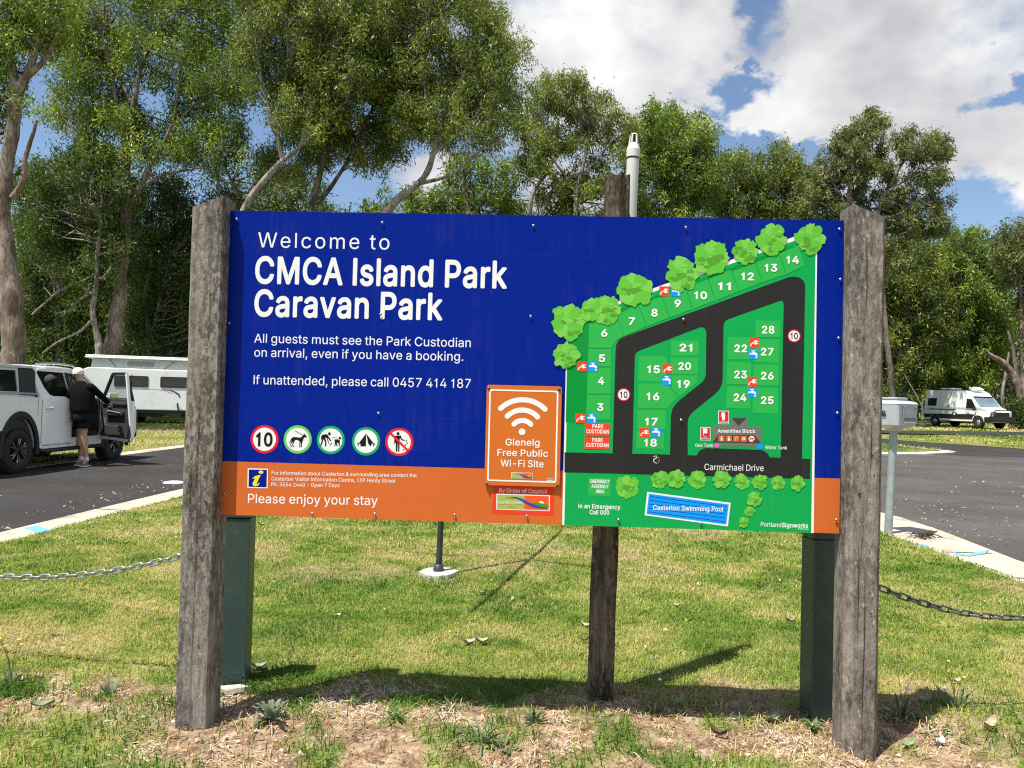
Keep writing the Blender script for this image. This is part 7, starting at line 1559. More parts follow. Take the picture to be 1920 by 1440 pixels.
def gum(name, label, group, depth, limbs, crown, gaps, nblob, rb, leaf, fol, bark, seed, thick=3.0, clumps=12, per=22, tone=(.3, .75), flare=1.15, sub=True, droop=.75, spread=None):
    g = np.random.default_rng(seed); k = depth / FPX; gz_ = gz(depth)
    ground_px = limbs[0][0]; gp = at(ground_px[0], ground_px[1], depth)
    t = empty(name, (gp.x, depth, gz_ - .03), label, 'tree', group)
    off = np.array([gp.x, depth, gz_ - .03])
    # limbs: (px, py, width_px[, depth offset]); the first limb is the trunk
    VB, FB, nv = [], [], 0; nodes = []; nrad = []
    for li, lb in enumerate(limbs):
        pts = []
        for q in lb:
            p = at(q[0], q[1], depth + (q[3] if len(q) > 3 else 0)); pts.append((p.x, p.y, p.z, q[2] * k / 2 * .90))
        if li == 0:
            b0 = pts[0]
            zg = gz_ - .12
            if b0[2] > zg + .3:
                p2 = pts[1]; dx = (b0[0] - p2[0]) / max(.5, p2[2] - b0[2])
                hgt = b0[2] - zg; pts = [(b0[0] + dx * hgt * .35, b0[1], zg, b0[3] * flare), (b0[0] + dx * hgt * .25, b0[1], zg + min(.5, hgt * .3), b0[3] * (1 + (flare - 1) * .45))] + pts
        Q = smooth_path(pts, max(10, len(pts) * 6)); wob = g.normal(0, 1, (len(Q), 2)); 
        for _ in range(3): wob[1:-1] = (wob[:-2] + wob[1:-1] + wob[2:]) / 3
        Q[:, 0] += wob[:, 0] * Q[:, 3] * .16; Q[:, 1] += wob[:, 1] * Q[:, 3] * .16
        kk = 10 if Q[:, 3].max() > .12 else 6
        Rr = Q[:, 3] * (1 + g.normal(0, .04, len(Q)))
        V, F = tubes3(Q[None, :, :3], Rr[None], kk); VB.append(V); FB.append(F + nv); nv += len(V)
        nodes.append(Q[(3 if li == 0 else 0):, :3]); nrad.append(Q[(3 if li == 0 else 0):, 3])
    nodes = np.concatenate(nodes); nrad = np.concatenate(nrad)
    clumps = 5; per = int(per * 1.35); rb *= .78; nblob = int(nblob * 1.75)
    # clump masses inside the crown outline
    nblob = int(nblob * .84); P = np.array(crown, float); cx = []; tries = 0; mind = rb / k * .62
    bx = P.min(0), P.max(0)
    while len(cx) < nblob and tries < 60:
        tries += 1; xs = g.uniform(bx[0][0], bx[1][0], 300); ys = g.uniform(bx[0][1], bx[1][1], 300); ok = pip(xs, ys, crown)
        for (gx, gy, gr) in gaps: ok &= np.hypot(xs - gx, ys - gy) > gr + rb / k * .45
        for x, y in zip(xs[ok], ys[ok]):
            dz = g.uniform(-thick * .25, thick)
            if all((x - a) ** 2 + (y - b_) ** 2 + ((dz - c) / k * .55) ** 2 > mind ** 2 for a, b_, c in cx[-160:]): cx.append((x, y, dz))
            if len(cx) >= nblob: break
    B = np.array([tuple(at(x, y, depth + dz)) for x, y, dz in cx]); B = B[B[:, 2] > gz_ + .5]; nb = len(B)
    rB = rb * g.uniform(.65, 1.25, nb)
    # branches from the nearest limb out to each mass
    idx = np.empty(nb, int)
    for i in range(nb):
        dd = nodes - B[i]; dist = np.linalg.norm(dd, axis=1) + np.clip(dd[:, 2] + .3, 0, None) * 1.2; idx[i] = dist.argmin()
    A = nodes[idx]; mid1 = A * .66 + B * .34 + g.normal(0, .22, (nb, 3)); mid2 = A * .3 + B * .7 + g.normal(0, .22, (nb, 3)) + np.array([0, 0, .25])
    PB = np.stack([A, mid1, mid2, B], 1); r0 = np.minimum(nrad[idx] * .55, .075)[:, None] * np.array([1, .72, .48, .24])
    V, F = tubes3(PB, np.maximum(r0, .008), 5); VB.append(V); FB.append(F + nv); nv += len(V)
    # clumps of leaves round each mass, with twigs
    nc = nb * clumps; dirs = g.normal(0, 1, (nc, 3)); dirs /= np.linalg.norm(dirs, axis=1)[:, None]
    C = np.repeat(B, clumps, 0) + dirs * (np.repeat(rB, clumps) * g.uniform(.25, 1.0, nc) ** .6)[:, None] * np.array([1, 1, .62])
    st = np.repeat(PB[:, 2] * .4 + B * .6, clumps, 0); m1 = st * .5 + C * .5 + g.normal(0, .08, (nc, 3)) + np.array([0, 0, .08])
    V, F = tubes3(np.stack([st, m1, C], 1), np.tile(np.array([.011, .008, .004]) * (depth / 35), (nc, 1)), 3); VB.append(V); FB.append(F + nv); nv += len(V)
    tb = g.uniform(tone[0], tone[1], nb); tcl = np.repeat(tb, clumps) + g.normal(0, .20, nc)
    LV, LT = leaf_quads(C, int(per * 2.4), spread or rb * .27, leaf[0] * 1.15, leaf[1] * 1.35, g, tcl, droop * .75)
    crown_object('crown', LV - off, LT, fol, t)
    arr_mesh('trunk', np.concatenate(VB) - off, np.concatenate(FB), bark, t, smooth=True)
    return t
GF = 'tall gum trees behind the road'
# 1 - big pinkish trunk at the left edge
gum('gum_tree', 'large gum tree with a thick pinkish trunk at the left edge behind the ute', GF, 26.5,
    [[(27, 690, 47), (24, 600, 43), (19, 540, 41), (10, 480, 37), (3, 400, 32), (8, 340, 29), (20, 260, 28), (30, 190, 26), (30, 165, 24)],
     [(30, 172, 22), (18, 110, 15), (10, 60, 11), (22, 0, 8), (30, -60, 6)], [(32, 175, 22), (52, 140, 17), (66, 100, 12), (82, 40, 9), (88, -40, 6)], [(52, 142, 14), (78, 120, 11), (104, 78, 9), (112, 40, 7)],
     [(22, 372, 15), (38, 352, 13), (48, 325, 11), (46, 300, 10), (62, 250, 7), (70, 225, 5)], [(4, 250, 12), (-14, 225, 11), (-30, 190, 9)]],
    [(-90, -70), (130, -70), (150, 10), (120, 60), (110, 100), (60, 110), (50, 90), (10, 110), (20, 200), (-20, 260), (-90, 260)], [(95, 110, 18), (60, 145, 12)], 68, 1.0, (.17, .036), F_bright, B_pink, 11, 2.2, 12, 20, (.3, .8))
# 2 - the tree behind the caravan
gum('gum_tree', 'gum tree with a rough forked trunk rising straight behind the caravan', GF, 37.0,
    [[(209, 668, 36), (212, 640, 33), (219, 580, 30), (226, 520, 27), (232, 450, 26), (236, 400, 23), (233, 330, 20), (238, 290, 18), (236, 260, 17)],
     [(236, 265, 16), (226, 225, 12), (218, 190, 10), (205, 120, 8), (190, 60, 6)], [(237, 262, 14), (250, 200, 11), (262, 130, 9), (285, 80, 8), (318, 20, 6), (350, -30, 5)],
     [(232, 450, 20), (212, 412, 14), (190, 360, 10), (172, 310, 8), (166, 270, 6)], [(238, 402, 16), (250, 385, 13), (262, 350, 11), (284, 305, 10), (312, 262, 9), (328, 215, 7), (335, 160, 5)],
     [(262, 352, 8), (300, 330, 7), (350, 318, 5), (400, 312, 4)], [(250, 200, 7), (225, 150, 6), (208, 110, 4)], [(318, 255, 6), (360, 200, 5), (400, 170, 4)]],
    [(80, 10), (150, -70), (470, -70), (480, 60), (455, 180), (460, 300), (400, 335), (330, 290), (270, 300), (200, 315), (140, 260), (70, 245), (60, 190), (120, 160)], [(305, 195, 20), (480, 205, 20), (262, 165, 9), (215, 250, 10), (340, 315, 10)], 175, 1.25, (.20, .042), F_bright, B_pink, 12, 3.5, 12, 22, (.25, .85))
# 3 - thin companion stem left of it
gum('gum_tree', 'slender gum with a pale crooked stem just left of the forked trunk', GF, 36.0,
    [[(186, 668, 15), (184, 640, 14), (176, 600, 12), (173, 580, 11), (178, 550, 11), (182, 520, 10), (180, 490, 9), (186, 450, 8), (190, 410, 6)], [(174, 600, 7), (150, 622, 6), (110, 640, 5), (80, 662, 4)], [(180, 545, 6), (150, 560, 5), (128, 585, 4)], [(180, 512, 6), (160, 525, 5), (110, 545, 5), (60, 590, 4)]],
    [(60, 300), (200, 280), (260, 380), (250, 520), (150, 560), (90, 520), (50, 420)], [(175, 455, 12)], 70, 1.05, (.19, .042), F_dark, B_pale, 13, 2.5, 12, 20, (.1, .6))
# 4 - dense young gums filling in below
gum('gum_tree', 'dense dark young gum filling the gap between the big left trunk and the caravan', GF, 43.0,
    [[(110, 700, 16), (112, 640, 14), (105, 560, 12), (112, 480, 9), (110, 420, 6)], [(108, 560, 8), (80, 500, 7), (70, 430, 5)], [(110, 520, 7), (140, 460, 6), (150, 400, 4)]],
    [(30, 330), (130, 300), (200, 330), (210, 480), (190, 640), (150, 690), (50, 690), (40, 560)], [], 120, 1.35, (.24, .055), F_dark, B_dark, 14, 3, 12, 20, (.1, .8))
gum('gum_tree', 'dark leafy gum with a bent pale limb above the right end of the caravan roof', GF, 41.0,
    [[(283, 690, 16), (282, 650, 14), (276, 600, 12), (268, 570, 10), (280, 520, 8), (290, 450, 6)], [(276, 600, 7), (266, 575, 6), (262, 555, 4)], [(282, 640, 8), (300, 560, 6), (320, 480, 5)]],
    [(240, 330), (350, 330), (430, 340), (440, 560), (420, 690), (260, 690), (240, 600), (255, 460)], [(372, 352, 24), (345, 300, 10)], 120, 1.3, (.22, .05), F_dark, B_pale, 15, 3, 12, 20, (.05, .7))
# 6.. - the leaning trio over the sign
gum('gum_tree', 'leaning gum whose pale trunk slants up right above the left timber post', GF, 34.0,
    [[(438, 800, 22), (444, 500, 18), (452, 400, 15), (470, 370, 14), (497, 335, 12.5), (525, 305, 11), (545, 292, 10), (568, 270, 9), (573, 240, 9), (578, 205, 7), (600, 150, 5)], [(528, 300, 9), (522, 262, 8), (508, 230, 8), (502, 190, 7), (490, 150, 6), (485, 110, 4)], [(568, 272, 7), (590, 240, 6), (620, 215, 5), (650, 190, 4)], [(508, 232, 5), (530, 180, 5), (540, 120, 4)]],
    [(440, -70), (690, -70), (700, 60), (660, 200), (600, 260), (540, 215), (500, 240), (460, 190), (470, 110)], [(480, 205, 18), (640, 175, 8), (560, 290, 14)], 120, 1.15, (.19, .040), F_olive, B_pale, 16, 3, 12, 22, (.3, .9))
gum('gum_tree', 'gum with a forked dark stem rising behind the middle of the sign heading', GF, 38.0,
    [[(585, 810, 20), (582, 500, 18), (582, 400, 16), (592, 360, 14), (602, 320, 13), (608, 285, 11), (610, 245, 8), (618, 200, 6)], [(600, 375, 11), (618, 355, 9), (650, 305, 7), (672, 255, 6), (700, 200, 4)], [(606, 300, 6), (580, 270, 5), (560, 230, 4)], [(410, 362, 6), (408, 330, 5), (402, 300, 4)], [(452, 372, 7), (434, 340, 6), (420, 310, 5), (428, 290, 3)]],
    [(570, 60), (640, 20), (740, 60), (780, 200), (760, 300), (690, 335), (640, 300), (590, 330), (540, 320), (480, 345), (470, 300), (560, 250)], [(640, 175, 8), (545, 285, 10), (640, 345, 16), (590, 380, 10), (470, 320, 10)], 105, 1.1, (.20, .044), F_olive, B_dark, 17, 3, 11, 20, (.2, .75))
gum('gum_tree', 'broad gum leaning right over the sign with a feathery pale green crown', GF, 35.0,
    [[(690, 810, 26), (705, 500, 22), (722, 402, 20), (742, 375, 18), (765, 358, 16), (790, 342, 14), (806, 315, 13), (814, 280, 12), (822, 245, 10), (842, 200, 8), (868, 150, 6), (885, 90, 4)], [(790, 343, 9), (840, 332, 8), (880, 300, 7), (915, 268, 6), (950, 250, 4)], [(812, 290, 8), (850, 255, 7), (900, 210, 6), (930, 170, 4)], [(820, 250, 7), (800, 190, 6), (790, 120, 5), (780, 60, 4)], [(842, 200, 5), (900, 120, 4), (925, 70, 3)]],
    [(690, 0), (760, -70), (860, -50), (915, 10), (965, 70), (975, 130), (955, 230), (905, 270), (880, 250), (850, 280), (800, 260), (740, 230), (700, 160)], [(872, 60, 10), (760, 300, 14), (960, 45, 14), (905, 225, 8)], 150, 1.1, (.19, .040), F_olive, B_pale, 18, 3, 12, 22, (.35, .95))
# low dark trees just over the top edge of the board
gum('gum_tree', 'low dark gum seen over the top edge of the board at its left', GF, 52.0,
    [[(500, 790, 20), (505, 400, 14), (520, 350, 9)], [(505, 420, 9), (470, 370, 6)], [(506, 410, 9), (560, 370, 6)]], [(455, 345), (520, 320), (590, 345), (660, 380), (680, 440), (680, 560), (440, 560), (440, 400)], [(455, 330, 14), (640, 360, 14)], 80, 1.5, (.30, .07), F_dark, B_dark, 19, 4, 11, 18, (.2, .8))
gum('gum_tree', 'low leafy gum over the board between the leaning trees and the vent pipe', GF, 50.0,
    [[(870, 790, 20), (880, 400, 14), (870, 350, 9)], [(880, 420, 9), (830, 370, 6)], [(880, 410, 9), (920, 360, 6)]], [(690, 385), (760, 370), (830, 310), (880, 300), (950, 320), (975, 380), (960, 560), (700, 560)], [(745, 325, 18), (790, 325, 12)], 90, 1.4, (.29, .066), F_bright, B_pale, 20, 4, 11, 18, (.1, .7))
gum('gum_tree', 'airy round crowned gum with sky showing through, left of the vent pipe', GF, 50.0,
    [[(1070, 790, 18), (1078, 430, 13), (1080, 370, 11), (1088, 330, 9), (1100, 285, 7), (1105, 240, 5)], [(990, 420, 12), (996, 370, 10), (1010, 345, 8), (1030, 320, 6), (1050, 270, 4)], [(1010, 415, 9), (1025, 380, 8), (1040, 350, 6)], [(1080, 365, 7), (1060, 330, 6), (1030, 290, 5), (975, 275, 4)], [(1088, 330, 6), (1120, 300, 5), (1150, 260, 4)], [(1082, 358, 6), (1110, 340, 5), (1140, 330, 3)]],
    [(940, 330), (945, 250), (985, 185), (1012, 150), (1050, 138), (1100, 150), (1150, 180), (1188, 230), (1190, 300), (1185, 420), (1165, 610), (960, 610), (940, 430)], [(965, 275, 12), (1062, 245, 6), (1070, 300, 12), (1108, 285, 9), (1002, 345, 12), (1148, 318, 12), (958, 350, 12), (992, 395, 16), (1130, 375, 10), (1045, 300, 8), (1090, 390, 10)], 195, 1.15, (.26, .054), F_olive, B_pale, 21, 3.5, 11, 20, (.3, .9))
gum('gum_tree', 'full crowned gum behind the vent pipe', GF, 55.0,
    [[(1262, 790, 18), (1262, 430, 14), (1260, 370, 10), (1258, 310, 7)], [(1262, 400, 8), (1225, 340, 6), (1215, 290, 4)], [(1262, 390, 8), (1300, 330, 6), (1310, 280, 4)]], [(1190, 640), (1172, 430), (1180, 300), (1196, 230), (1222, 203), (1262, 212), (1300, 222), (1335, 255), (1345, 330), (1342, 430), (1325, 640)], [(1220, 340, 8), (1245, 385, 8), (1320, 395, 8)], 215, 1.3, (.28, .062), F_bright, B_dark, 22, 4, 11, 20, (.2, .85))
gum('gum_tree', 'lower rounded gum above the top trees of the site map', GF, 60.0,
    [[(1420, 790, 18), (1420, 430, 14), (1415, 380, 9)], [(1420, 420, 9), (1370, 360, 6)], [(1420, 410, 9), (1465, 350, 6)]], [(1335, 650), (1318, 430), (1328, 310), (1360, 282), (1395, 298), (1440, 278), (1490, 275), (1515, 330), (1522, 430), (1505, 650)], [(1430, 300, 5)], 215, 1.4, (.30, .066), F_olive, B_dark, 23, 4, 11, 19, (.2, .75))
gum('gum_tree', 'tall sparse gum with airy tufts above the right end of the board', GF, 54.0,
    [[(1585, 790, 16), (1590, 430, 13), (1588, 390, 11), (1595, 340, 9), (1602, 300, 7), (1618, 255, 5), (1640, 220, 3)], [(1680, 800, 12), (1640, 420, 10), (1650, 380, 9), (1670, 340, 7), (1695, 300, 6), (1720, 270, 4)], [(1640, 420, 7), (1690, 400, 6), (1730, 370, 5), (1765, 340, 4)], [(1588, 390, 6), (1560, 340, 5), (1545, 300, 4)], [(1600, 310, 5), (1575, 280, 4)], [(1660, 355, 5), (1720, 330, 4), (1762, 300, 3)]],
    [(1490, 430), (1505, 340), (1540, 285), (1590, 240), (1640, 208), (1662, 225), (1655, 262), (1712, 240), (1770, 255), (1778, 290), (1755, 320), (1785, 345), (1768, 385), (1778, 425), (1720, 450), (1660, 480), (1630, 600), (1500, 600)], [(1690, 330, 12), (1640, 345, 6), (1672, 285, 7), (1735, 400, 6)], 215, .88, (.26, .055), F_grey, B_dark, 24, 3, 11, 19, (.3, .9))
# dense trees on the right
GR = 'dense gum trees on the right'
gum('gum_tree', 'dense gum with a dark tangle of pale limbs left of the camper van', GR, 66.0,
    [[(1690, 790, 14), (1685, 740, 12), (1690, 690, 10), (1700, 640, 8), (1710, 600, 5)], [(1668, 735, 9), (1684, 685, 9), (1688, 655, 7), (1692, 620, 5)], [(1686, 735, 6), (1720, 690, 5), (1760, 640, 4)], [(1725, 590, 5), (1750, 575, 5), (1772, 572, 3)]],
    [(1560, 480), (1640, 470), (1690, 430), (1740, 445), (1770, 520), (1780, 640), (1760, 740), (1560, 770)], [], 165, 1.5, (.33, .075), F_olive, B_pale, 25, 5, 12, 19, (.1, .85))
gum('gum_tree', 'tall dense gum standing directly behind the camper van', GR, 70.0,
    [[(1820, 790, 17), (1820, 735, 14), (1816, 700, 13), (1815, 660, 10), (1812, 620, 7)], [(1816, 690, 8), (1830, 660, 7), (1842, 630, 5)], [(1816, 700, 6), (1805, 670, 5), (1800, 640, 4)]],
    [(1730, 470), (1770, 440), (1830, 440), (1870, 470), (1895, 560), (1890, 650), (1850, 720), (1780, 740), (1740, 640)], [], 150, 1.5, (.34, .078), F_bright, B_pink, 26, 5, 12, 19, (.1, .85))
gum('gum_tree', 'gum at the right edge with a leaning pinkish limb above the van', GR, 58.0,
    [[(1940, 790, 24), (1918, 760, 20), (1910, 730, 18), (1898, 700, 15), (1880, 678, 12), (1860, 668, 9), (1845, 655, 6)], [(1920, 790, 16), (1922, 700, 14), (1918, 640, 12), (1915, 580, 9), (1910, 520, 6)], [(1912, 735, 9), (1900, 660, 7), (1890, 620, 5)]],
    [(1868, 460), (1885, 428), (1915, 420), (1990, 425), (2010, 620), (1930, 660), (1905, 560), (1880, 520)], [(1916, 615, 9), (1908, 555, 5)], 85, 1.3, (.29, .065), F_grey, B_pink, 27, 3.5, 11, 19, (.2, .8))
# thin bare trunks and dead sticks under the right trees
def bare(px, py, depth, pts, label, bark, name='bare_trunk', cat='tree trunk', group='bare trunks under the right trees'):
    k = depth / FPX; p0 = at(px, py, depth); t = empty(name, (p0.x, depth, gz(depth) - .03), label, cat, group); off = np.array([p0.x, depth, gz(depth) - .03])
    V_, F_, nv = [], [], 0
    for lb in pts:
        Q = np.array([(*at(a, b_, depth), w * k / 2) for a, b_, w in lb])
        if Q[0, 2] < gz(depth) + 1.2 and lb is pts[0]: Q = np.vstack([[Q[0, 0], Q[0, 1], gz(depth) - .1, Q[0, 3] * 1.2], Q])
        Q = smooth_path(Q, 14); V, F = tubes3(Q[None, :, :3], Q[None, :, 3], 7); V_.append(V); F_.append(F + nv); nv += len(V)
    arr_mesh('trunk', np.concatenate(V_) - off, np.concatenate(F_), bark, t, smooth=True)
bare(1728, 790, 63, [[(1735, 780, 3), (1720, 745, 3), (1705, 720, 3), (1694, 700, 2)], [(1716, 738, 2), (1700, 712, 2)]], 'thin pale dead stick leaning behind the rear of the van', B_pale)
bare(1880, 790, 68, [[(1882, 780, 6), (1878, 740, 6), (1886, 700, 5), (1892, 660, 4)]], 'pale thin trunk above the bonnet of the van', B_pale)
bare(1860, 790, 74, [[(1862, 780, 5), (1858, 740, 5), (1866, 700, 4)]], 'thin grey trunk behind the windscreen of the van', B_dark)
bare(1705, 790, 72, [[(1703, 790, 6), (1704, 740, 6), (1698, 690, 5)]], 'dark thin trunk left of the marker post', B_dark)
# dark cypress like shrub at the far right
def shrub(name, px, py, depth, rx, rz_, label, fol, seed, n=70):
    g = np.random.default_rng(seed); c = at(px, py, depth); t = empty(name, (c.x, depth, gz(depth)), label, 'shrub'); off = np.array([c.x, depth, gz(depth)])
    d = g.normal(0, 1, (n, 3)); d /= np.linalg.norm(d, axis=1)[:, None]; d *= (g.uniform(.2, 1, n) ** .5)[:, None]
    C = np.stack([d[:, 0] * rx, d[:, 1] * rx, rz_ * (1 + d[:, 2]) + .1], 1)
    V, T = leaf_quads(C, 60, rx * .28, .2, .06, g, g.uniform(.1, .7, n), .1); crown_object('foliage', V, T, fol, t)
    mb = MB(); mb.tube([(0, 0, -.1), (0, 0, rz_)], [.08, .04], 6)
    for i in range(6): mb.tube([(0, 0, rz_ * .4), tuple(C[i])], [.03, .01], 4)
    mb.build('stem', B_dark, t)
shrub('shrub', 1912, 795, 56, .75, 1.15, 'dark dense shrub right of the camper van bull bar', F_dark, 31)
shrub('shrub', 60, 800, 31, 1.4, 1.0, 'dark low shrub behind the bonnet side of the ute', F_dark, 32, 90)
# the far wood: one mass of foliage and stems closing the view under the crowns
g = np.random.default_rng(77)
def wood_part(x0, x1, y0, y1, h0, h1, n, g):
    x = g.uniform(x0, x1, n); y = g.uniform(y0, y1, n); hmax = h0 + (h1 - h0) * fbm(x * .13 + 3, y * .13, 3); z = hmax * g.uniform(0, 1, n) ** .85 + .2
    return np.stack([x, y, z + .0132 * np.clip(y - 25, 0, 45)], -1)
Cw = np.concatenate([wood_part(-52, -13, 50, 68, 8, 15, 2600, g), wood_part(26, 78, 76, 96, 9, 19, 3600, g), wood_part(-16, 30, 72, 92, 6, 15, 2600, g), wood_part(-95, -50, 45, 75, 8, 16, 900, g), wood_part(75, 120, 65, 95, 9, 18, 900, g)])
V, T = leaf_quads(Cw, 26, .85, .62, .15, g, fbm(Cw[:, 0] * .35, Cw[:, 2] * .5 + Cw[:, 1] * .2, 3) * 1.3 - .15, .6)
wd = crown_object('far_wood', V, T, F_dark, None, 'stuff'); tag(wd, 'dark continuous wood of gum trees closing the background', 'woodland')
n = 150; x = np.concatenate([g.uniform(-52, -13, 60), g.uniform(26, 80, 90)]); y = np.concatenate([g.uniform(48, 62, 60), g.uniform(74, 88, 90)]); h = g.uniform(5, 13, n)
z0 = .0132 * np.clip(y - 25, 0, 45) - .2; P0 = np.stack([x, y, z0], -1); ln = g.normal(0, .10, (n, 2))
PP = np.stack([P0, P0 + np.stack([ln[:, 0] * h * .5, ln[:, 1] * h * .5, h * .5], -1) + g.normal(0, .15, (n, 3)), P0 + np.stack([ln[:, 0] * h * 1.4, ln[:, 1] * h, h], -1)], 1)
V, F = tubes3(PP, g.uniform(.09, .26, n)[:, None] * np.array([1, .75, .4]), 6)
ws = arr_mesh('far_wood_stems', V, F, B_pale, None, kind='stuff', smooth=True); tag(ws, 'pale stems standing in the dark background wood', 'woodland')
# ================================================================== grass, litter, gravel (stuff)
def blade_mat(name, stops, rough=0.7, trans=0.25):
    m, nt, b = new_mat(name)
    a = N(nt, 'ShaderNodeAttribute', attribute_name='tone')
    col = ramp(nt, a.outputs['Fac'], stops)
    nt.links.new(col, b.inputs['Base Color']); b.inputs['Roughness'].default_value = rough
    b.inputs['Specular IOR Level'].default_value = 0.2
    if trans:
        out = [n for n in nt.nodes if n.type == 'OUTPUT_MATERIAL'][0]
        t = N(nt, 'ShaderNodeBsdfTranslucent'); nt.links.new(col, t.inputs[0])
        mx = N(nt, 'ShaderNodeMixShader'); mx.inputs[0].default_value = trans
        nt.links.new(b.outputs[0], mx.inputs[1]); nt.links.new(t.outputs[0], mx.inputs[2]); nt.links.new(mx.outputs[0], out.inputs[0])
    return m
M_blade = blade_mat('grass_blade', [(0.0, (0.062, 0.145, 0.014)), (0.38, (0.165, 0.275, 0.030)), (0.64, (0.40, 0.42, 0.085)), (0.8, (0.52, 0.42, 0.17)), (1.0, (0.60, 0.48, 0.25))])
def blades(n, x0, x1, y0, y1, h, w, seed, dens=None, lean=1.3):
    g = np.random.default_rng(seed)
    y = g.uniform(y0, y1, n); x = g.uniform(x0, x1, n)
    xl = np.interp(y, [p[1] for p in L_lawn], [p[0] for p in L_lawn]) - 0.03; xr = np.interp(y, [p[1] for p in R_lawn], [p[0] for p in R_lawn]) + 0.05
    # stay inside what the view (and a step to the side) can see
    keep = (x > xl) & (x < xr) & (np.abs(x) < y * 0.76 + 1.1)
    d = dirt_mask(x, y)
    keep &= g.random(n) > d * 0.93
    x, y, d = x[keep], y[keep], d[keep]; n = len(x)
    dry = fbm(x * 0.8 + 3, y * 0.8 + 8, 4) * 0.65 + fbm(x * 4 + 30, y * 4, 3) * 0.35
    tone = np.clip((dry - 0.43) * 3.0 + g.normal(0, 0.20, n) + 0.10 + d * 0.45 + 0.28 * np.exp(-((y - 4.35) / 0.35) ** 2), 0, 1)
    tuft = fbm(x * 7 + 13, y * 7 + 5, 2); hh = h * g.uniform(0.45, 1.35, n) * (1 + 1.6 * np.clip(0.5 - dry, 0, .3)) * (.65 + .8 * tuft); ww = w * g.uniform(0.6, 1.25, n)
    th = g.uniform(0, 2 * np.pi, n); ln = g.uniform(0.1, 1.0, n) * lean
    b = np.stack([x, y, lawn_z(x, y) - 0.003], -1)
    dirv = np.stack([np.cos(th), np.sin(th), np.zeros(n)], -1); side = np.stack([-np.sin(th + g.normal(0, .6, n)), np.cos(th), np.zeros(n)], -1)
    mid = b + dirv * (hh * ln * 0.35)[:, None] + np.array([0, 0, 1.0]) * (hh * 0.6)[:, None]
    tip = b + dirv * (hh * ln * 1.05)[:, None] + np.array([0, 0, 1.0]) * (hh * (1.0 - 0.35 * ln))[:, None]
    s = side * (ww / 2)[:, None]
    V = np.stack([b - s, b + s, mid + s * 0.8, tip, mid - s * 0.8], 1)      # five points a blade
    return V, tone
Vs = []; Ts = []
for (n, y0, y1, h, w, sd) in ((62000, 2.3, 3.9, 0.046, 0.0046, 1), (130000, 3.7, 5.4, 0.030, 0.0036, 2), (110000, 5.2, 7.6, 0.030, 0.005, 3), (100000, 7.4, 13.5, 0.030, 0.009, 4)):
    V, T = blades(n, -4.9, 4.7, y0, y1, h, w, sd); Vs.append(V); Ts.append(T)
V = np.concatenate(Vs); T = np.concatenate(Ts); n = len(V)
i = np.arange(n)[:, None] * 5
# each blade is two faces: a quad and a triangle (the triangle stored as a quad with a doubled tip is avoided)
F4 = np.concatenate([i + np.array([[0, 1, 2, 4]])], 0)
F3 = i + np.array([[4, 2, 3]])
def grass_object(name, V, T, mat):
    n = len(V); i = np.arange(n)[:, None] * 5
    F = np.concatenate([i + np.array([[0, 1, 2]]), i + np.array([[0, 2, 4]]), i + np.array([[4, 2, 3]])], 0)
    return arr_mesh(name, V.reshape(-1, 3), F, mat, attrs={'tone': np.repeat(T, 5)}, kind='stuff')
tag(grass_object('grass', V, T, M_blade), 'short sunlit lawn grass with yellow dry patches', 'grass')

# rough grass on the verges and the island (bigger blades, far away)
def far_blades(n, poly, z, h, w, seed, tone0):
    g = np.random.default_rng(seed); P = np.array(poly)
    x = g.uniform(P[:, 0].min(), P[:, 0].max(), n); y = g.uniform(P[:, 1].min(), P[:, 1].max(), n)
    ins_ = np.zeros(n, bool); j = len(P) - 1
    for k in range(len(P)):
        c = ((P[k, 1] > y) != (P[j, 1] > y)) & (x < (P[j, 0] - P[k, 0]) * (y - P[k, 1]) / (P[j, 1] - P[k, 1] + 1e-12) + P[k, 0]); ins_ ^= c; j = k
    x, y = x[ins_], y[ins_]; n = len(x)
    th = g.uniform(0, 2 * np.pi, n); hh = h * g.uniform(.5, 1.3, n)
    zz = 0.0132 * np.clip(y - 25, 0, 45) + z
    b = np.stack([x, y, zz], -1); d = np.stack([np.cos(th), np.sin(th), 0 * th], -1); s = np.stack([-np.sin(th), np.cos(th), 0 * th], -1) * w / 2
    up = np.array([0, 0, 1.0])
    mid = b + d * (hh * .3)[:, None] + up * (hh * .6)[:, None]; tip = b + d * (hh * .8)[:, None] + up * (hh * .85)[:, None]
    dry = fbm(x * 0.35 + 3, y * 0.35 + 8, 4)
    return np.stack([b - s, b + s, mid + s * .8, tip, mid - s * .8], 1), np.clip((dry - 0.45) * 3 + tone0 + g.normal(0, .15, n), 0, 1)
A = [far_blades(26000, [(-16, 13), (-9.95, 13), (-9.8, 17), (-9.75, 23), (-8, 31), (-22, 31), (-20, 20)], -0.01, 0.06, 0.02, 11, 0.55),
     far_blades(12000, [(-24, 29), (-9, 29), (-5, 36), (-26, 36)], -0.01, 0.07, 0.04, 12, 0.15),
     far_blades(9000, inset(tip, 0.5), 0.07, 0.06, 0.03, 13, 0.35),
     far_blades(14000, [(19.6, 39.2), (18, 37.6), (21.3, 31.9), (32, 27.7), (34, 44), (31, 43.6), (24.5, 42.2)], 0.025, 0.07, 0.04, 14, 0.30),
     far_blades(14000, [(18, 47.5), (34, 51), (48, 55), (48, 70), (20, 66)], -0.075, 0.12, 0.06, 15, 0.5)]
tag(grass_object('verge_grass', np.concatenate([a[0] for a in A]), np.concatenate([a[1] for a in A]), M_blade), 'rough half dry grass along the far road edges', 'grass')

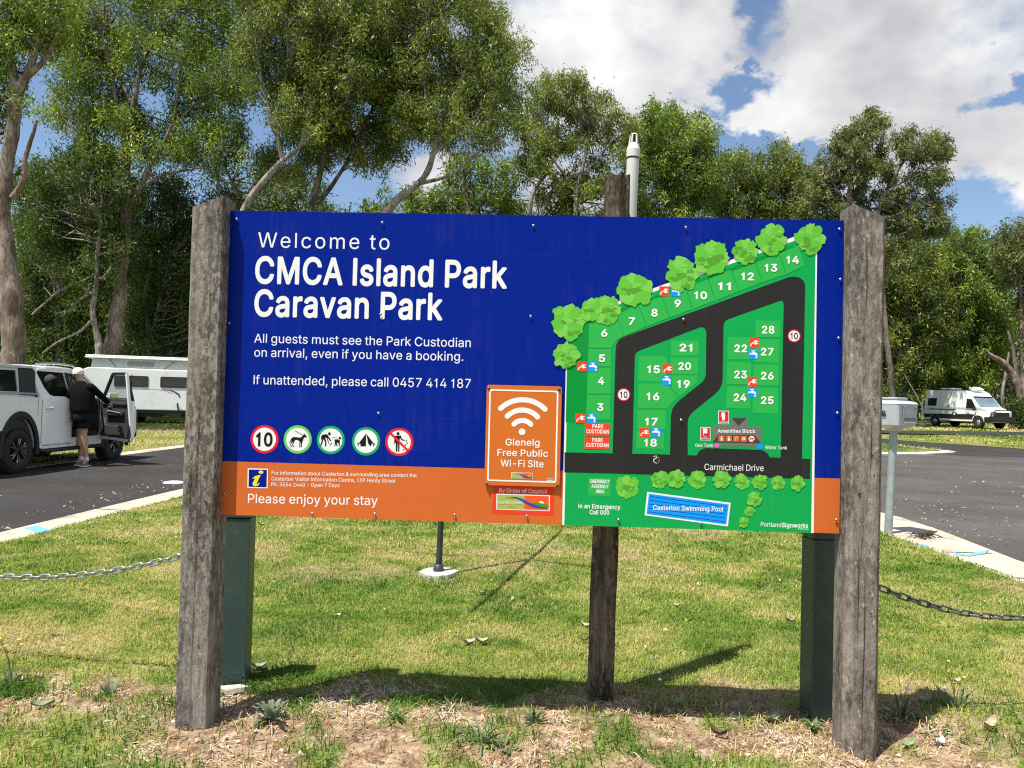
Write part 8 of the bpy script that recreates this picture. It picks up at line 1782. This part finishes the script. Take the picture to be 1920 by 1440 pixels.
# dry straw, leaf and bark litter over the bare earth
M_litter = blade_mat('dry_litter', [(0.0, (0.10, 0.06, 0.035)), (0.35, (0.28, 0.165, 0.085)), (0.6, (0.44, 0.315, 0.175)), (0.85, (0.50, 0.40, 0.26)), (1.0, (0.56, 0.49, 0.37))], 0.9, 0.1)
g = np.random.default_rng(21); n = 60000
x = g.uniform(-3.0, 3.2, n); y = g.uniform(2.35, 4.5, n); d = dirt_mask(x, y); cl = fbm(x * 3 + 11, y * 3 + 2, 3)
keep = (g.random(n) < d * np.clip((cl - 0.33) * 3.5, 0.12, 1)); x, y, d, cl = x[keep], y[keep], d[keep], cl[keep]; n = len(x)
L = g.uniform(0.012, 0.05, n) * g.choice([1, 1, 1, 1.8], n); W = g.uniform(0.002, 0.0055, n); th = g.uniform(0, 2 * np.pi, n); tl = g.normal(0, 0.35, n)
b = np.stack([x, y, lawn_z(x, y) + g.uniform(0.001, 0.014, n)], -1)
dv = np.stack([np.cos(th) * np.cos(tl), np.sin(th) * np.cos(tl), np.sin(tl)], -1) * (L / 2)[:, None]; s = np.stack([-np.sin(th), np.cos(th), g.normal(0, .4, n)], -1) * (W / 2)[:, None]
crv = np.stack([0 * x, 0 * x, g.uniform(0, .35, n) * L], -1)
V = np.stack([b - dv - s * .5, b - dv + s * .5, b + crv + s, b + dv, b + crv - s], 1)
cl2 = fbm(x * 8 + 3, y * 8 + 1, 2); tone = np.clip(cl * 1.0 - 0.12 + (cl2 - .5) * 1.1 + g.normal(0.08, 0.2, n), 0, 1)
tag(grass_object('dry_litter', V, tone, M_litter), 'brown straw and leaf litter scattered over bare earth in front of the sign', 'litter')

# crumbs of earth and pale stones
M_crumb = blade_mat('stone_crumb', [(0.0, (0.12, 0.08, 0.05)), (0.5, (0.30, 0.22, 0.15)), (1.0, (0.55, 0.49, 0.40))], 0.95, 0)
n = 7000; x = g.uniform(-2.8, 3.0, n); y = g.uniform(2.4, 4.2, n); d = dirt_mask(x, y)
near = np.minimum(np.hypot((x + 1.15) / .55, (y - 3.42) / .3), np.hypot((x - 1.45) / .6, (y - 3.25) / .3))
keep = g.random(n) < d * (0.35 + 0.6 * (near < 1)); x, y, near = x[keep], y[keep], near[keep]; n = len(x)
r = g.uniform(0.003, 0.009, n) * np.where((near < 1) & (g.random(n) < .3), 1.7, 1)
oct_ = np.array([[1, 0, 0], [0, 1, 0], [-1, 0, 0], [0, -1, 0], [0, 0, .8], [0, 0, -.8]])
rot = g.uniform(0, 2 * np.pi, n); c_, s_ = np.cos(rot), np.sin(rot)
V = oct_[None] * r[:, None, None] * g.uniform(.6, 1.3, (n, 6, 1))
V = np.stack([V[..., 0] * c_[:, None] - V[..., 1] * s_[:, None], V[..., 0] * s_[:, None] + V[..., 1] * c_[:, None], V[..., 2]], -1)
V += np.stack([x, y, lawn_z(x, y) + r * .4], -1)[:, None]
of = np.array([[0, 1, 4], [1, 2, 4], [2, 3, 4], [3, 0, 4], [1, 0, 5], [2, 1, 5], [3, 2, 5], [0, 3, 5]])
F = (np.arange(n)[:, None, None] * 6 + of[None]).reshape(-1, 3)
tone = np.where((near < 1) & (g.random(n) < .55), g.uniform(.6, 1, n), g.uniform(0, .6, n))
tag(arr_mesh('gravel', V.reshape(-1, 3), F, M_crumb, attrs={'tone': np.repeat(tone, 6)}, kind='stuff'), 'small pale stones and crumbs of earth round the post bases', 'gravel')

# scraps blown over the asphalt and small leaf bits lost in the lawn
def scatter(name, label, n, area_, seed, lo, hi, tlo, thi, zf):
    g = np.random.default_rng(seed); x = g.uniform(area_[0], area_[1], n); y = area_[2] + (area_[3] - area_[2]) * g.random(n) ** .8
    L = g.uniform(lo, hi, n); W = L * g.uniform(.15, .6, n); th = g.uniform(0, 6.28, n)
    b = np.stack([x, y, zf(x, y) + .006], -1); dv = np.stack([np.cos(th), np.sin(th), g.normal(0, .25, n)], -1) * (L / 2)[:, None]; s = np.stack([-np.sin(th), np.cos(th), g.normal(0, .4, n)], -1) * (W / 2)[:, None]; up = np.stack([0 * x, 0 * x, L * .2], -1)
    V = np.stack([b - dv - s * .4, b - dv + s * .4, b + s + up, b + dv, b - s + up], 1)
    return V, np.clip(g.uniform(tlo, thi, n), 0, 1)
lf_ = lambda x, y: np.full(len(x), ROADZ)
S_ = [scatter('', '', 90, (-9.2, -5.4, 7, 20), 41, .015, .06, .3, 1, lf_), scatter('', '', 80, (-6.2, -5.35, 7, 14), 42, .02, .07, .2, .9, lf_), scatter('', '', 260, (5.6, 14, 8, 24), 43, .015, .07, .3, 1, lf_), scatter('', '', 200, (5.4, 7.4, 8, 13.5), 44, .015, .06, .3, 1, lf_)]
x = np.random.default_rng(5)
tag(grass_object('road_litter', np.concatenate([a[0] for a in S_]), np.concatenate([a[1] for a in S_]), M_litter), 'small leaf and bark bits lying on the asphalt on both sides', 'litter')
V, T = scatter('', '', 260, (-4.4, 4.2, 4.2, 11), 45, .015, .045, .0, 1, lambda x, y: lawn_z(x, y) + .016)
tag(grass_object('lawn_litter', V, T, M_litter), 'tiny leaf bits lost in the lawn grass', 'litter')
